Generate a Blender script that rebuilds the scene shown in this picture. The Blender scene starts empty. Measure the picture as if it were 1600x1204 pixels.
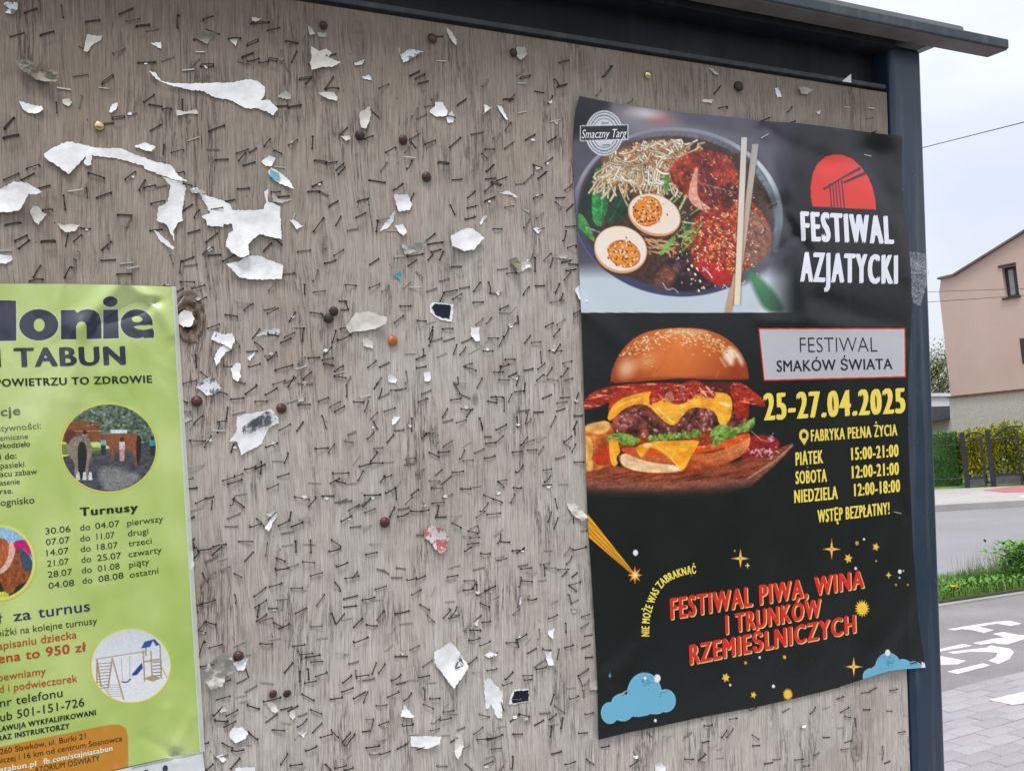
import bpy, bmesh, math, random
import numpy as np
from mathutils import Matrix, Vector
from mathutils.geometry import delaunay_2d_cdt

random.seed(7)
scene = bpy.context.scene
COL = scene.collection
# ------------------------------------------------------------------ camera
FOC = 1446.3                      # focal length in photo pixels (photo 1600 x 1204)
EYE = 1.50                        # eye height
UP = np.array([-0.07454156, 0.99388748, -0.08143239])
B_R = np.array([0.89875975, 0.02602919, -0.43766812])
B_V = np.array([-0.03209633, 0.99946384, -0.00646988])
B_N = np.array([0.43726506, 0.01986241, 0.89911332])
B_T = np.array([0.07898406, -0.32576207, -0.85424192])
_x = B_R - (B_R @ UP) * UP
_x /= np.linalg.norm(_x)
W = np.array([_x, np.cross(UP, _x), UP])          # camera axes -> world axes
CAM = np.array([0.0, 0.0, EYE])
cam_data = bpy.data.cameras.new('camera')
cam = bpy.data.objects.new('camera', cam_data)
COL.objects.link(cam)
M = Matrix.Identity(4)
for i in range(3):
    for j in range(3):
        M[i][j] = W[i][j]
    M[i][3] = CAM[i]
cam.matrix_world = M
cam_data.sensor_width = 36.0
cam_data.lens = FOC / 1600 * 36.0
cam_data.clip_start = 0.02
cam_data.clip_end = 3000
scene.camera = cam
# ------------------------------------------------------------------ light
SUN_EL, SUN_AZ = math.radians(63), math.radians(200)   # azimuth clockwise from +Y
world = bpy.data.worlds.new('World')
scene.world = world
world.use_nodes = True
wn = world.node_tree
wn.nodes.clear()
def WN(t, **k):
    n = wn.nodes.new(t)
    for a, b in k.items():
        setattr(n, a, b)
    return n
w_out = WN('ShaderNodeOutputWorld')
sky = WN('ShaderNodeTexSky', sky_type='NISHITA', sun_disc=False)
sky.sun_elevation = SUN_EL
sky.sun_rotation = SUN_AZ
sky.air_density = 1.0
sky.dust_density = 2.0
bg1 = WN('ShaderNodeBackground')
bg1.inputs['Strength'].default_value = 0.12
bg2 = WN('ShaderNodeBackground')
bg2.inputs['Strength'].default_value = 0.80
# an overcast sky is brighter overhead than at the horizon
sz = WN('ShaderNodeSeparateXYZ')
zr = WN('ShaderNodeMapRange')
zr.inputs['From Min'].default_value = 0.0
zr.inputs['From Max'].default_value = 1.0
zr.inputs['To Min'].default_value = 0.60
zr.inputs['To Max'].default_value = 1.06
tc = WN('ShaderNodeTexCoord')
mp = WN('ShaderNodeMapping')
mp.inputs['Scale'].default_value = (1.0, 1.0, 3.0)
cl = WN('ShaderNodeTexNoise')
cl.inputs['Scale'].default_value = 2.6
cl.inputs['Detail'].default_value = 6
cl.inputs['Roughness'].default_value = 0.5
rp = WN('ShaderNodeValToRGB')
rp.color_ramp.elements[0].position = 0.30
rp.color_ramp.elements[0].color = (0.78, 0.78, 0.78, 1)
rp.color_ramp.elements[1].position = 0.62
rp.color_ramp.elements[1].color = (1, 1, 1, 1)
rc = WN('ShaderNodeValToRGB')
rc.color_ramp.elements[0].position = 0.38
rc.color_ramp.elements[0].color = (0.76, 0.80, 0.90, 1)
rc.color_ramp.elements[1].position = 0.60
rc.color_ramp.elements[1].color = (0.92, 0.95, 1.02, 1)
cl2 = WN('ShaderNodeTexNoise')
cl2.inputs['Scale'].default_value = 1.7
cl2.inputs['Detail'].default_value = 5
mx = WN('ShaderNodeMixShader')
L = wn.links.new
L(tc.outputs['Generated'], mp.inputs['Vector'])
L(mp.outputs['Vector'], cl.inputs['Vector'])
L(mp.outputs['Vector'], cl2.inputs['Vector'])
L(cl.outputs['Fac'], rp.inputs['Fac'])
L(cl2.outputs['Fac'], rc.inputs['Fac'])
L(rc.outputs['Color'], bg2.inputs['Color'])
L(sky.outputs['Color'], bg1.inputs['Color'])
L(tc.outputs['Generated'], sz.inputs[0])
L(sz.outputs[2], zr.inputs['Value'])
L(zr.outputs[0], bg2.inputs['Strength'])
L(rp.outputs['Color'], mx.inputs['Fac'])
L(bg1.outputs[0], mx.inputs[1])
L(bg2.outputs[0], mx.inputs[2])
L(mx.outputs[0], w_out.inputs['Surface'])
sl = bpy.data.lights.new('sun', 'SUN')
sl.energy = 1.5
sl.angle = math.radians(14)
sl.color = (1.0, 0.965, 0.92)
sun = bpy.data.objects.new('sun', sl)
COL.objects.link(sun)
_sd = Vector((math.sin(SUN_AZ) * math.cos(SUN_EL), math.cos(SUN_AZ) * math.cos(SUN_EL), math.sin(SUN_EL)))
sun.rotation_euler = _sd.to_track_quat('Z', 'Y').to_euler()
scene.view_settings.view_transform = 'Standard'
scene.view_settings.look = 'None'
scene.view_settings.gamma = 1.0
scene.view_settings.exposure = 0.68
scene.view_settings.use_curve_mapping = False
scene.render.engine = 'CYCLES'
scene.cycles.max_bounces = 6
scene.cycles.transparent_max_bounces = 8

# ------------------------------------------------------------------ frames of reference
Rb = np.array([B_R, B_V, B_N]).T                  # board -> camera
def unp(px, py, w=0.0):
    """photo pixel -> board coordinates (u, v, w) on the plane w above the plywood"""
    px = np.asarray(px, float); py = np.asarray(py, float); w = np.zeros_like(px) + w
    d = np.stack([(px - 800) / FOC, -(py - 602) / FOC, -np.ones_like(px)], -1)
    s = (w + B_N @ B_T) / (d @ B_N)
    return (s[..., None] * d - B_T) @ Rb
RbW = W @ Rb
TbW = W @ B_T + CAM
BM = Matrix([[*RbW[0], TbW[0]], [*RbW[1], TbW[1]], [*RbW[2], TbW[2]], [0, 0, 0, 1]])
def ray(px, py):
    return W @ np.array([(px - 800) / FOC, -(py - 602) / FOC, -1.0])
def ground(px, py, z=0.0):
    d = ray(px, py)
    s = (z - EYE) / d[2]
    return CAM + s * d
def on_plane(px, py, p0, nrm):
    d = ray(px, py)
    s = ((p0 - CAM) @ nrm) / (d @ nrm)
    return CAM + s * d

# ------------------------------------------------------------------ materials
def lin(c):
    c = np.asarray(c, float) / 255.0
    return np.where(c <= 0.04045, c / 12.92, ((c + 0.055) / 1.055) ** 2.4)
class NT:
    def __init__(s, name):
        s.m = bpy.data.materials.new(name)
        s.m.use_nodes = True
        s.t = s.m.node_tree
        s.b = s.t.nodes['Principled BSDF']
    def n(s, typ, ins=None, **k):
        q = s.t.nodes.new(typ)
        for a, b in k.items():
            setattr(q, a, b)
        for a, b in (ins or {}).items():
            s.set(q.inputs[a], b)
        return q
    def set(s, sock, b):
        if isinstance(b, bpy.types.NodeSocket):
            s.t.links.new(b, sock)
        elif isinstance(b, (tuple, list)) and sock.type == 'RGBA' and len(b) == 3:
            sock.default_value = (*b, 1)
        else:
            sock.default_value = b
    def P(s, **k):
        for a, b in k.items():
            s.set(s.b.inputs[a.replace('_', ' ')], b)
    def coord(s, scale=(1, 1, 1), kind='Object'):
        t = s.n('ShaderNodeTexCoord')
        return s.n('ShaderNodeMapping', {'Vector': t.outputs[kind], 'Scale': scale}).outputs[0]
    def noise(s, vec, scale, detail=4, rough=0.5, dist=0.0):
        return s.n('ShaderNodeTexNoise', {'Vector': vec, 'Scale': scale, 'Detail': detail, 'Roughness': rough, 'Distortion': dist}).outputs['Fac']
    def ramp(s, fac, stops):
        q = s.n('ShaderNodeValToRGB', {'Fac': fac})
        e = q.color_ramp.elements
        while len(e) < len(stops):
            e.new(0.5)
        for i, (p, c) in enumerate(stops):
            e[i].position = p
            e[i].color = (c, c, c, 1) if isinstance(c, (int, float)) else (*c, 1)
        return q.outputs['Color']
    def mix(s, fac, a, b, mode='MIX'):
        q = s.n('ShaderNodeMix', data_type='RGBA', blend_type=mode)
        s.set(q.inputs[0], fac); s.set(q.inputs[6], a); s.set(q.inputs[7], b)
        return q.outputs[2]
    def math(s, op, a, b=0.0, c=0.0):
        q = s.n('ShaderNodeMath', operation=op)
        s.set(q.inputs[0], a); s.set(q.inputs[1], b); s.set(q.inputs[2], c)
        return q.outputs[0]
    def bump(s, h, strength, dist):
        q = s.n('ShaderNodeBump', {'Height': h, 'Strength': strength, 'Distance': dist})
        s.t.links.new(q.outputs[0], s.b.inputs['Normal'])
def mat_noise(name, c1, c2, scale, rough=0.7, bump=0.0, bdist=0.001, spec=0.5, metal=0.0, detail=5, kind='Object', coat=0.0):
    q = NT(name)
    v = q.coord(kind=kind)
    f = q.noise(v, scale, detail, 0.6)
    c = q.ramp(f, [(0.3, tuple(c1)), (0.7, tuple(c2))])
    q.P(Base_Color=c, Roughness=rough, Specular_IOR_Level=spec, Metallic=metal, Coat_Weight=coat)
    if bump:
        q.bump(f, bump, bdist)
    return q.m
def mat_wood():
    q = NT('weathered plywood')
    t = q.n('ShaderNodeTexCoord').outputs['Object']
    warp = q.noise(q.n('ShaderNodeMapping', {'Vector': t, 'Scale': (9, 5, 1)}).outputs[0], 1.0, 3)
    sep = q.n('ShaderNodeSeparateXYZ', {'Vector': t})
    uu = q.math('MULTIPLY_ADD', warp, 0.012, sep.outputs[0])
    # the grain bends round the knots
    knots = []
    for (kx, ky, r, ks) in KNOTS:
        dx = q.math('SUBTRACT', sep.outputs[0], kx)
        dy = q.math('MULTIPLY', q.math('SUBTRACT', sep.outputs[1], ky), 0.55)
        d2 = q.math('ADD', q.math('MULTIPLY', dx, dx), q.math('MULTIPLY', dy, dy))
        g = q.math('DIVIDE', r * r, q.math('ADD', d2, r * r))
        uu = q.math('SUBTRACT', uu, q.math('MULTIPLY', q.math('MULTIPLY', g, dx), 0.85))
        knots.append(g)
    vec = q.n('ShaderNodeCombineXYZ', {'X': uu, 'Y': sep.outputs[1]}).outputs[0]
    def st(a, b, **k):
        return q.noise(q.n('ShaderNodeMapping', {'Vector': vec, 'Scale': (a, b, 1)}).outputs[0], 1.0, **k)
    fine = st(1000, 30, detail=3, rough=0.8)
    mid = st(380, 11, detail=3, rough=0.6)
    wide = st(40, 5, detail=4, rough=0.6)
    blot = q.noise(q.n('ShaderNodeMapping', {'Vector': t, 'Scale': (7, 6, 1)}).outputs[0], 1.0, 5, 0.6)
    pink = q.noise(q.n('ShaderNodeMapping', {'Vector': t, 'Scale': (11, 4, 1), 'Location': (3, 8, 0)}).outputs[0], 1.0, 4, 0.6)
    base = q.ramp(fine, [(0.30, (0.190, 0.163, 0.136)), (0.39, (0.390, 0.354, 0.314)), (0.54, (0.515, 0.477, 0.434)), (0.72, (0.650, 0.615, 0.568))])
    base = q.mix(0.85, base, q.ramp(mid, [(0.30, 0.84), (0.5, 1.0), (0.72, 1.06)]), 'MULTIPLY')
    base = q.mix(0.8, base, q.ramp(wide, [(0.3, (0.90, 0.885, 0.87)), (0.55, 1.0), (0.75, (1.03, 1.03, 1.04))]), 'MULTIPLY')
    base = q.mix(0.9, base, q.ramp(blot, [(0.34, (0.78, 0.74, 0.71)), (0.50, 1.0), (0.7, (1.06, 1.07, 1.07))]), 'MULTIPLY')
    base = q.mix(0.7, base, q.ramp(pink, [(0.45, 1.0), (0.68, (1.03, 0.955, 0.93))]), 'MULTIPLY')
    # darker and browner towards the rail and the left edge of the sheet
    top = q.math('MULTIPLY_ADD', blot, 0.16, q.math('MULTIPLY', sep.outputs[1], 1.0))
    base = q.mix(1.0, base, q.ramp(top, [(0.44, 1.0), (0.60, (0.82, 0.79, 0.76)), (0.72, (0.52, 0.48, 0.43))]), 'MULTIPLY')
    lft = q.math('ADD', sep.outputs[0], q.math('MULTIPLY_ADD', sep.outputs[1], -0.55, q.math('MULTIPLY', blot, 0.2)))
    base = q.mix(1.0, base, q.ramp(q.math('ADD', lft, 1.0), [(0.25, (0.66, 0.63, 0.59)), (0.52, (0.82, 0.79, 0.76)), (0.78, 1.0)]), 'MULTIPLY')
    # drying cracks
    crk = st(150, 7, detail=5, rough=0.7)
    crm = st(26, 12, detail=3)
    cr = q.math('MULTIPLY', q.ramp(q.math('ABSOLUTE', q.math('SUBTRACT', crk, 0.5)), [(0.0, 1.0), (0.022, 0.0)]), q.ramp(crm, [(0.48, 0.0), (0.62, 1.0)]))
    base = q.mix(q.math('MULTIPLY', cr, 0.75), base, (0.055, 0.042, 0.034))
    # rain marks and pale bleached patches
    wm = q.noise(q.n('ShaderNodeMapping', {'Vector': t, 'Scale': (60, 5, 1), 'Location': (1, 2, 0)}).outputs[0], 1.0, 5, 0.65)
    base = q.mix(.55, base, q.ramp(wm, [(0.30, (.80, .77, .73)), (0.46, 1.0), (0.62, 1.0), (0.74, (1.09, 1.09, 1.08))]), 'MULTIPLY')
    mot = q.noise(q.n('ShaderNodeMapping', {'Vector': t, 'Scale': (95, 70, 1)}).outputs[0], 1.0, 4, 0.7)
    base = q.mix(.6, base, q.ramp(mot, [(0.30, (.80, .78, .76)), (0.50, 1.0), (0.72, (1.08, 1.08, 1.07))]), 'MULTIPLY')
    # small dark specks and rust dots
    vo = q.n('ShaderNodeTexVoronoi', {'Vector': q.n('ShaderNodeMapping', {'Vector': t, 'Scale': (1, 0.6, 1)}).outputs[0], 'Scale': 190.0})
    sp = q.ramp(vo.outputs['Distance'], [(0.07, 1.0), (0.13, 0.0)])
    spm = q.ramp(q.noise(t, 30.0, 2), [(0.58, 0.0), (0.66, 1.0)])
    base = q.mix(q.math('MULTIPLY', q.math('MULTIPLY', sp, spm), 0.8), base, (0.05, 0.03, 0.022))
    for (kx, ky, r, ks), g in zip(KNOTS, knots):
        nn = q.noise(t, 210.0, 4)
        gg = q.math('MULTIPLY_ADD', nn, 0.14, q.math('SUBTRACT', g, 0.05))
        kc = q.ramp(nn, [(0.38, (0.018, 0.010, 0.007)), (0.52, (0.10, 0.055, 0.032)), (0.66, (0.26, 0.17, 0.11))])
        base = q.mix(q.math('MULTIPLY', q.ramp(gg, [(0.66, 0.0), (0.72, .9), (0.80, .55), (0.9, 1.0)]), ks), base, kc)
    q.P(Base_Color=base, Roughness=0.82, Specular_IOR_Level=0.3)
    h = q.math('SUBTRACT', q.math('MULTIPLY_ADD', fine, 0.6, q.math('MULTIPLY', mid, 0.8)), q.math('MULTIPLY', cr, 1.2))
    q.bump(h, 0.6, 0.0007)
    return q.m
def _k(x, y, r, s):
    a = unp(x, y); return (float(a[0]), float(a[1]), r, s)
KNOTS = [_k(296, 497, 0.0165, 1.0), _k(432, 880, 0.012, .12), _k(312, 905, 0.009, .2), _k(1338, 1165, 0.014, .3), _k(742, 624, 0.0042, .6), _k(505, 395, 0.016, .0), _k(560, 60, 0.012, .25)]
MAT = {}
MAT['wood'] = mat_wood()
def mat_paint(name, c, rough=0.38, spots=0.35, coat=0.0):
    q = NT(name)
    v = q.coord()
    f = q.noise(v, 14, 5, 0.6)
    s1 = q.noise(v, 420, 3, 0.6)
    s2 = q.noise(q.coord((900, 60, 900)), 1.0, 3)
    base = q.ramp(f, [(0.3, tuple(np.array(c) * 0.82)), (0.7, tuple(np.array(c) * 1.15))])
    chips = q.math('MULTIPLY', q.ramp(s1, [(0.66, 0.0), (0.74, 1.0)]), q.ramp(q.noise(v, 22, 2), [(0.5, 0.0), (0.62, 1.0)]))
    scr = q.math('MULTIPLY', q.ramp(s2, [(0.70, 0.0), (0.74, 1.0)]), q.ramp(q.noise(v, 18, 2), [(0.52, 0.0), (0.64, 1.0)]))
    base = q.mix(q.math('MULTIPLY', q.math('MAXIMUM', chips, scr), spots), base, (0.30, 0.36, 0.40))
    dust = q.ramp(q.noise(q.coord((70, 4, 70)), 1.0, 4, .6), [(0.50, 0.0), (0.75, .30)])
    base = q.mix(q.math('MULTIPLY', dust, min(1.0, spots*1.6)), base, (0.20, 0.21, 0.21))
    q.P(Base_Color=base, Roughness=q.ramp(f, [(0.3, rough * 0.85), (0.7, rough * 1.3)]), Coat_Weight=coat)
    q.bump(q.noise(v, 160, 3), 0.12, 0.0006)
    return q.m
MAT['post'] = mat_paint('dark blue grey paint', (0.016, 0.034, 0.062), 0.30, 0.6)
MAT['soffit'] = mat_noise('brown grey underside with bounce light painted in', (0.11, 0.095, 0.092), (0.17, 0.15, 0.145), 30, 0.8)  # paler than the beam: light bounced off the ground is put into this colour
MAT['beam'] = mat_paint('dark green grey paint', (0.026, 0.046, 0.052), 0.45, 0.6)
MAT['rail'] = mat_paint('dark navy rail paint', (0.014, 0.020, 0.026), 0.45, 0.4)
MAT['panel'] = mat_paint('near black paint', (0.0045, 0.0055, 0.009), 0.55, 0.10)
MAT['roof'] = mat_paint('grey roof sheet', (0.16, 0.18, 0.19), 0.5, 0.3)
MAT['rust'] = mat_noise('rusty staple wire', (0.007, 0.0048, 0.004), (0.042, 0.023, 0.016), 700, 0.75, 0.3, 0.0002)
MAT['stain'] = mat_noise('rust stain round staple leg', (0.012, 0.008, 0.006), (0.05, 0.032, 0.022), 1500, 0.9)
MAT['steel'] = mat_noise('dull zinc staple wire', (0.42, 0.41, 0.39), (0.62, 0.60, 0.57), 700, 0.42, 0.1, 0.0001, metal=0.55)
MAT['midwire'] = mat_noise('tarnished staple wire', (0.11, 0.095, 0.08), (0.24, 0.21, 0.18), 700, 0.5, 0.1, 0.0001, metal=0.35)
MAT['pin'] = mat_noise('rusted pin head', (0.035, 0.012, 0.009), (0.10, 0.030, 0.020), 380, 0.42, 0.25, 0.0003)
MAT['pindark'] = mat_noise('dark rusted pin head', (0.018, 0.010, 0.008), (0.05, 0.028, 0.020), 380, 0.6, 0.3, 0.0003)
MAT['brass'] = mat_noise('scratched brass', (0.50, 0.33, 0.12), (0.80, 0.66, 0.36), 260, 0.25, 0.2, 0.0002, metal=0.9)
MAT['orange'] = mat_noise('orange rusted pin head', (0.30, 0.05, 0.010), (0.62, 0.19, 0.03), 420, 0.4, 0.2, 0.0002)

def vnoise(x, y, seed=0):
    xi = np.floor(x).astype(np.int64); yi = np.floor(y).astype(np.int64)
    fx = x - xi; fy = y - yi
    fx = fx*fx*(3-2*fx); fy = fy*fy*(3-2*fy)
    def h(a, b):
        n = (a*374761393 + b*668265263 + seed*974711) & 0x7fffffff
        n = ((n ^ (n >> 13)) * 1274126177) & 0x7fffffff
        return ((n ^ (n >> 16)) & 0xffff) / 65535.0
    return (h(xi, yi)*(1-fx)+h(xi+1, yi)*fx)*(1-fy) + (h(xi, yi+1)*(1-fx)+h(xi+1, yi+1)*fx)*fy
def fbm(x, y, oct=4, seed=0):
    s = 0; a = .5; t = 0
    for i in range(oct):
        s = s + a*vnoise(x*2**i+i*17.3, y*2**i+i*9.1, seed+i); t += a; a *= .55
    return s / t
# ------------------------------------------------------------------ object helpers
def meta(o, label=None, cat=None, group=None, kind=None):
    if label: o['label'] = label
    if cat: o['category'] = cat
    if group: o['group'] = group
    if kind: o['kind'] = kind
    return o
def mesh_from(name, verts, faces, mat=None, smooth=False):
    me = bpy.data.meshes.new(name)
    me.from_pydata([tuple(map(float, v)) for v in verts], [], [tuple(map(int, f)) for f in faces])
    me.update()
    for m in (mat if isinstance(mat, (list, tuple)) else [mat]):
        if m: me.materials.append(m)
    if smooth:
        me.polygons.foreach_set('use_smooth', [True] * len(me.polygons))
    return me
def link(name, me, parent=None, mw=None):
    o = bpy.data.objects.new(name, me)
    COL.objects.link(o)
    if parent: o.parent = parent
    if mw is not None:
        if parent: o.matrix_basis = mw
        else: o.matrix_world = mw
    return o
def empty(name, mw=None, parent=None):
    return link(name, None, parent, mw)
class MB:
    def __init__(s): s.v = []; s.f = []
    def box(s, x0, x1, y0, y1, z0, z1):
        b = len(s.v)
        s.v += [(x0, y0, z0), (x1, y0, z0), (x1, y1, z0), (x0, y1, z0), (x0, y0, z1), (x1, y0, z1), (x1, y1, z1), (x0, y1, z1)]
        s.f += [(b, b+3, b+2, b+1), (b+4, b+5, b+6, b+7), (b, b+1, b+5, b+4), (b+1, b+2, b+6, b+5), (b+2, b+3, b+7, b+6), (b+3, b, b+4, b+7)]
        return s
    def tube(s, pts, r, n=6, cap=True):
        pts = [Vector(p) for p in pts]
        rings = []
        for i, p in enumerate(pts):
            d = (pts[min(i+1, len(pts)-1)] - pts[max(i-1, 0)]).normalized()
            a = d.orthogonal().normalized() if i == 0 else (a - d * a.dot(d)).normalized()
            c = d.cross(a)
            rr = r[i] if isinstance(r, (list, tuple)) else r
            b = len(s.v)
            s.v += [tuple(p + (a * math.cos(k*2*math.pi/n) + c * math.sin(k*2*math.pi/n)) * rr) for k in range(n)]
            rings.append(b)
        for A, B_ in zip(rings, rings[1:]):
            s.f += [(A+k, A+(k+1) % n, B_+(k+1) % n, B_+k) for k in range(n)]
        if cap:
            s.f.append(tuple(rings[0]+k for k in range(n))[::-1]); s.f.append(tuple(rings[-1]+k for k in range(n)))
        return s
    def add(s, vs, fs, M4=None):
        b = len(s.v)
        s.v += [tuple(M4 @ Vector(v)) for v in vs] if M4 else list(vs)
        s.f += [tuple(i+b for i in f) for f in fs]
    def make(s, name, mat, parent=None, mw=None, smooth=False, bevel=0):
        o = link(name, mesh_from(name, s.v, s.f, mat, smooth), parent, mw)
        if bevel:
            m = o.modifiers.new('bevel', 'BEVEL'); m.width = bevel; m.segments = 6 if bevel > .005 else 2; m.limit_method = 'ANGLE'; m.harden_normals = True
            for p_ in o.data.polygons: p_.use_smooth = True
        return o

# ================================================================== NOTICEBOARD
def bm(u=0, v=0, w=0, a=0):
    return BM @ Matrix.Translation((u, v, w)) @ Matrix.Rotation(a, 4, 'Z')
board = empty('noticeboard', bm())
meta(board, 'weathered plywood noticeboard with dark blue steel posts and a small overhanging roof', 'noticeboard')
# plywood sheet: one board, gently uneven, edge visible at the right
sh = MB(); sh.box(-0.86, 0.4005, -0.42, 0.6425, -0.012, 0.0)
sh.make('plywood_panel', MAT['wood'], board, Matrix.Identity(4))
for u0, u1 in ((0.4035, 0.4535), (-0.913, -0.863)):
    MB().box(u0, u1, -1.24, 0.6968, -0.043, 0.0045).make('post', MAT['post'], board, Matrix.Identity(4), bevel=0.0065)
p = MB()                               # recessed back plate with a nicked corner
p.v = [(-0.86, 0.6435, -0.020), (0.3905, 0.6435, -0.020), (0.3965, 0.6500, -0.020), (0.4045, 0.6500, -0.020), (0.4045, 0.706, -0.020), (-0.86, 0.706, -0.020)]
p.v += [(a, b, c - 0.003) for a, b, c in p.v]
p.f = [tuple(range(6)), tuple(range(11, 5, -1))] + [(i, i + 6, (i + 1) % 6 + 6, (i + 1) % 6) for i in range(6)]
p.make('back_plate', MAT['panel'], board, Matrix.Identity(4))
MB().box(-0.86, 0.396, 0.6448, 0.6500, -0.0165, 0.0035).box(-0.86, 0.396, 0.6500, 0.6540, -0.0165, -0.0130).make('top_rail', MAT['rail'], board, Matrix.Identity(4), bevel=0.0008)
MB().box(-0.95, 0.554, 0.6978, 0.7092, 0.0125, 0.0405).make('roof_beam', MAT['beam'], board, Matrix.Identity(4), bevel=0.0018)
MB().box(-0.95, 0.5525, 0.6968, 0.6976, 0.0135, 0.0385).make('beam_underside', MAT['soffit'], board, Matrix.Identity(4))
MB().box(-0.93, 0.47, 0.7045, 0.7090, -0.088, 0.0120).make('roof_lining', MAT['panel'], board, Matrix.Identity(4))
MB().box(-0.86, 0.4035, 0.690, 0.7040, -0.0195, 0.0118).make('cover_strip', MAT['panel'], board, Matrix.Identity(4))
r = MB()
oc = [(-0.93, -0.09), (-0.93, 0.036), (0.478, 0.036)] + [(0.478 + 0.016 * math.sin(a), 0.020 + 0.016 * math.cos(a)) for a in (0.3, 0.6, 0.9, 1.2, 1.57)] + [(0.494, -0.09)]
n = len(oc)
r.v = [(a, 0.7095, c) for a, c in oc] + [(a, 0.7150, c) for a, c in oc]
r.f = [tuple(range(n)), tuple(range(2 * n - 1, n - 1, -1))] + [(i, (i + 1) % n, (i + 1) % n + n, i + n) for i in range(n)]
r.make('roof_sheet', MAT['roof'], board, Matrix.Identity(4))

# ================================================================== STAPLES
def staple_mesh(name, kind, mats, L=0.0106):
    m = MB()
    t, d = (0.00074, 0.0005) if mats[-1] is not None and len(mats) > 1 else (0.0008, 0.0005)
    def bar(a, b, tt=t, dd=d):
        a, b = Vector(a), Vector(b)
        x = (b - a).normalized()
        y = Vector((0, 1, 0)) if abs(x.y) < 0.9 else Vector((0, 0, 1))
        z = x.cross(y).normalized(); y = z.cross(x).normalized()
        q = [a + y*sy*tt/2 + z*sz*dd/2 for sy, sz in ((-1,-1),(1,-1),(1,1),(-1,1))] + [b + y*sy*tt/2 + z*sz*dd/2 for sy, sz in ((-1,-1),(1,-1),(1,1),(-1,1))]
        m.add([tuple(v) for v in q], [(0,3,2,1),(4,5,6,7),(0,1,5,4),(1,2,6,5),(2,3,7,6),(3,0,4,7)])
    h = L / 2
    if kind == 'flush':
        bar((-h, 0, .0004), (h, 0, .0004)); bar((-h, 0, -.001), (-h, 0, .0006)); bar((h, 0, -.001), (h, 0, .0006))
    elif kind == 'raised':
        bar((-h, 0, .0010), (h, 0, .0013)); bar((-h, 0, -.001), (-h, 0, .0013)); bar((h, 0, -.001), (h, 0, .0016))
    elif kind == 'proud':
        bar((-h, -.0002, .0018), (h, .0003, .0022)); bar((-h*.97, .0003, -.001), (-h, -.0002, .0021)); bar((h*.97, 0, -.001), (h, .0003, .0025))
    elif kind == 'box':
        bar((-h, 0, .0030), (h, 0, .0034)); bar((-h, 0, -.001), (-h, 0, .0034)); bar((h, 0, -.001), (h, 0, .0038)); bar((-h, 0, .0004), (h, 0, .0004), .0005, .0003)  # last thin bar on the wood draws the crown's shadow and dent
    elif kind == 'tilted':
        bar((-h, 0, .0005), (h, 0, .0020)); bar((-h, 0, -.001), (-h, 0, .0008)); bar((h*.97, 0, -.001), (h, 0, .0023))
    elif kind == 'bent':
        bar((-h, 0, .0006), (0.0006, .0004, .0016)); bar((0.0002, .0004, .0016), (h, -.0001, .0009)); bar((-h, 0, -.001), (-h, 0, .001)); bar((h, 0, -.001), (h, -.0001, .0015))
    elif kind == 'pulled':
        bar((-h, 0, .0006), (h*.9, .0005, .0030)); bar((-h, 0, -.001), (-h, 0, .0009)); bar((h*.9, .0005, .0030), (h*1.0, -.0014, .0010), t*.9)
    if len(mats) > 1:      # rust swells the corners
        for sx in (-1, 1): m.box(sx*h*.985-.00050, sx*h*.985+.00050, -.00052, .00052, -.0004, .0010)
    nb = len(m.f)
    if len(mats) > 1 and mats[1] is not None:
        rnd = random.Random(len(m.v) + nb)
        for sx in (-1, 1):
            b = len(m.v); k = 7
            for i in range(k):
                a = i * 2 * math.pi / k; rr = .00072 * rnd.uniform(.75, 1.3)
                m.v.append((sx*h*.985 + rr*math.cos(a), rr*1.25*math.sin(a) - .0001, .00007))
            m.f.append(tuple(range(b, b + k)))
    me = mesh_from(name, m.v, m.f, [x for x in mats if x])
    for i in range(nb, len(m.f)): me.polygons[i].material_index = 1
    return me
SK = ('box', 'flush', 'raised', 'proud', 'tilted', 'bent', 'pulled')
SM = {}
for k in SK:
    SM['d', k] = staple_mesh('rusty_staple_' + k, k, (MAT['rust'], MAT['stain']))
    SM['l', k] = staple_mesh('zinc_staple_' + k, k, (MAT['steel'],))
    SM['m', k] = staple_mesh('tarnished_staple_' + k, k, (MAT['midwire'], MAT['stain']))
ST = {}
ST[0,0,5] = '''190,95,285,60 r;480,40,495,135;670,165,780,150 r;935,105,1035,60 r;985,160,1090,140;1065,200,1170,190 r;1145,240,1240,222;1395,120,1385,215;80,285,185,255;315,270,420,240 r;885,415,975,368;1080,488,1215,485;1265,475,1360,440;1485,528,1555,460;575,590,685,575;800,650,885,590 r;445,685,550,700 l;640,745,620,840;1125,790,1205,735 r;1165,815,1265,830;1270,855,1340,850;1425,775,1430,870;35,1000,110,915 r;25,1075,145,1050 r;820,965,885,960;880,925,975,910 r;1175,1020,1262,970;1465,1100,1555,1070 l;1425,550,1515,540 l;1530,405,1600,405 l;1340,1190,1435,1170;1280,1130,1275,1200;440,800,445,880;1000,900,1065,880 l'''
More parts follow.
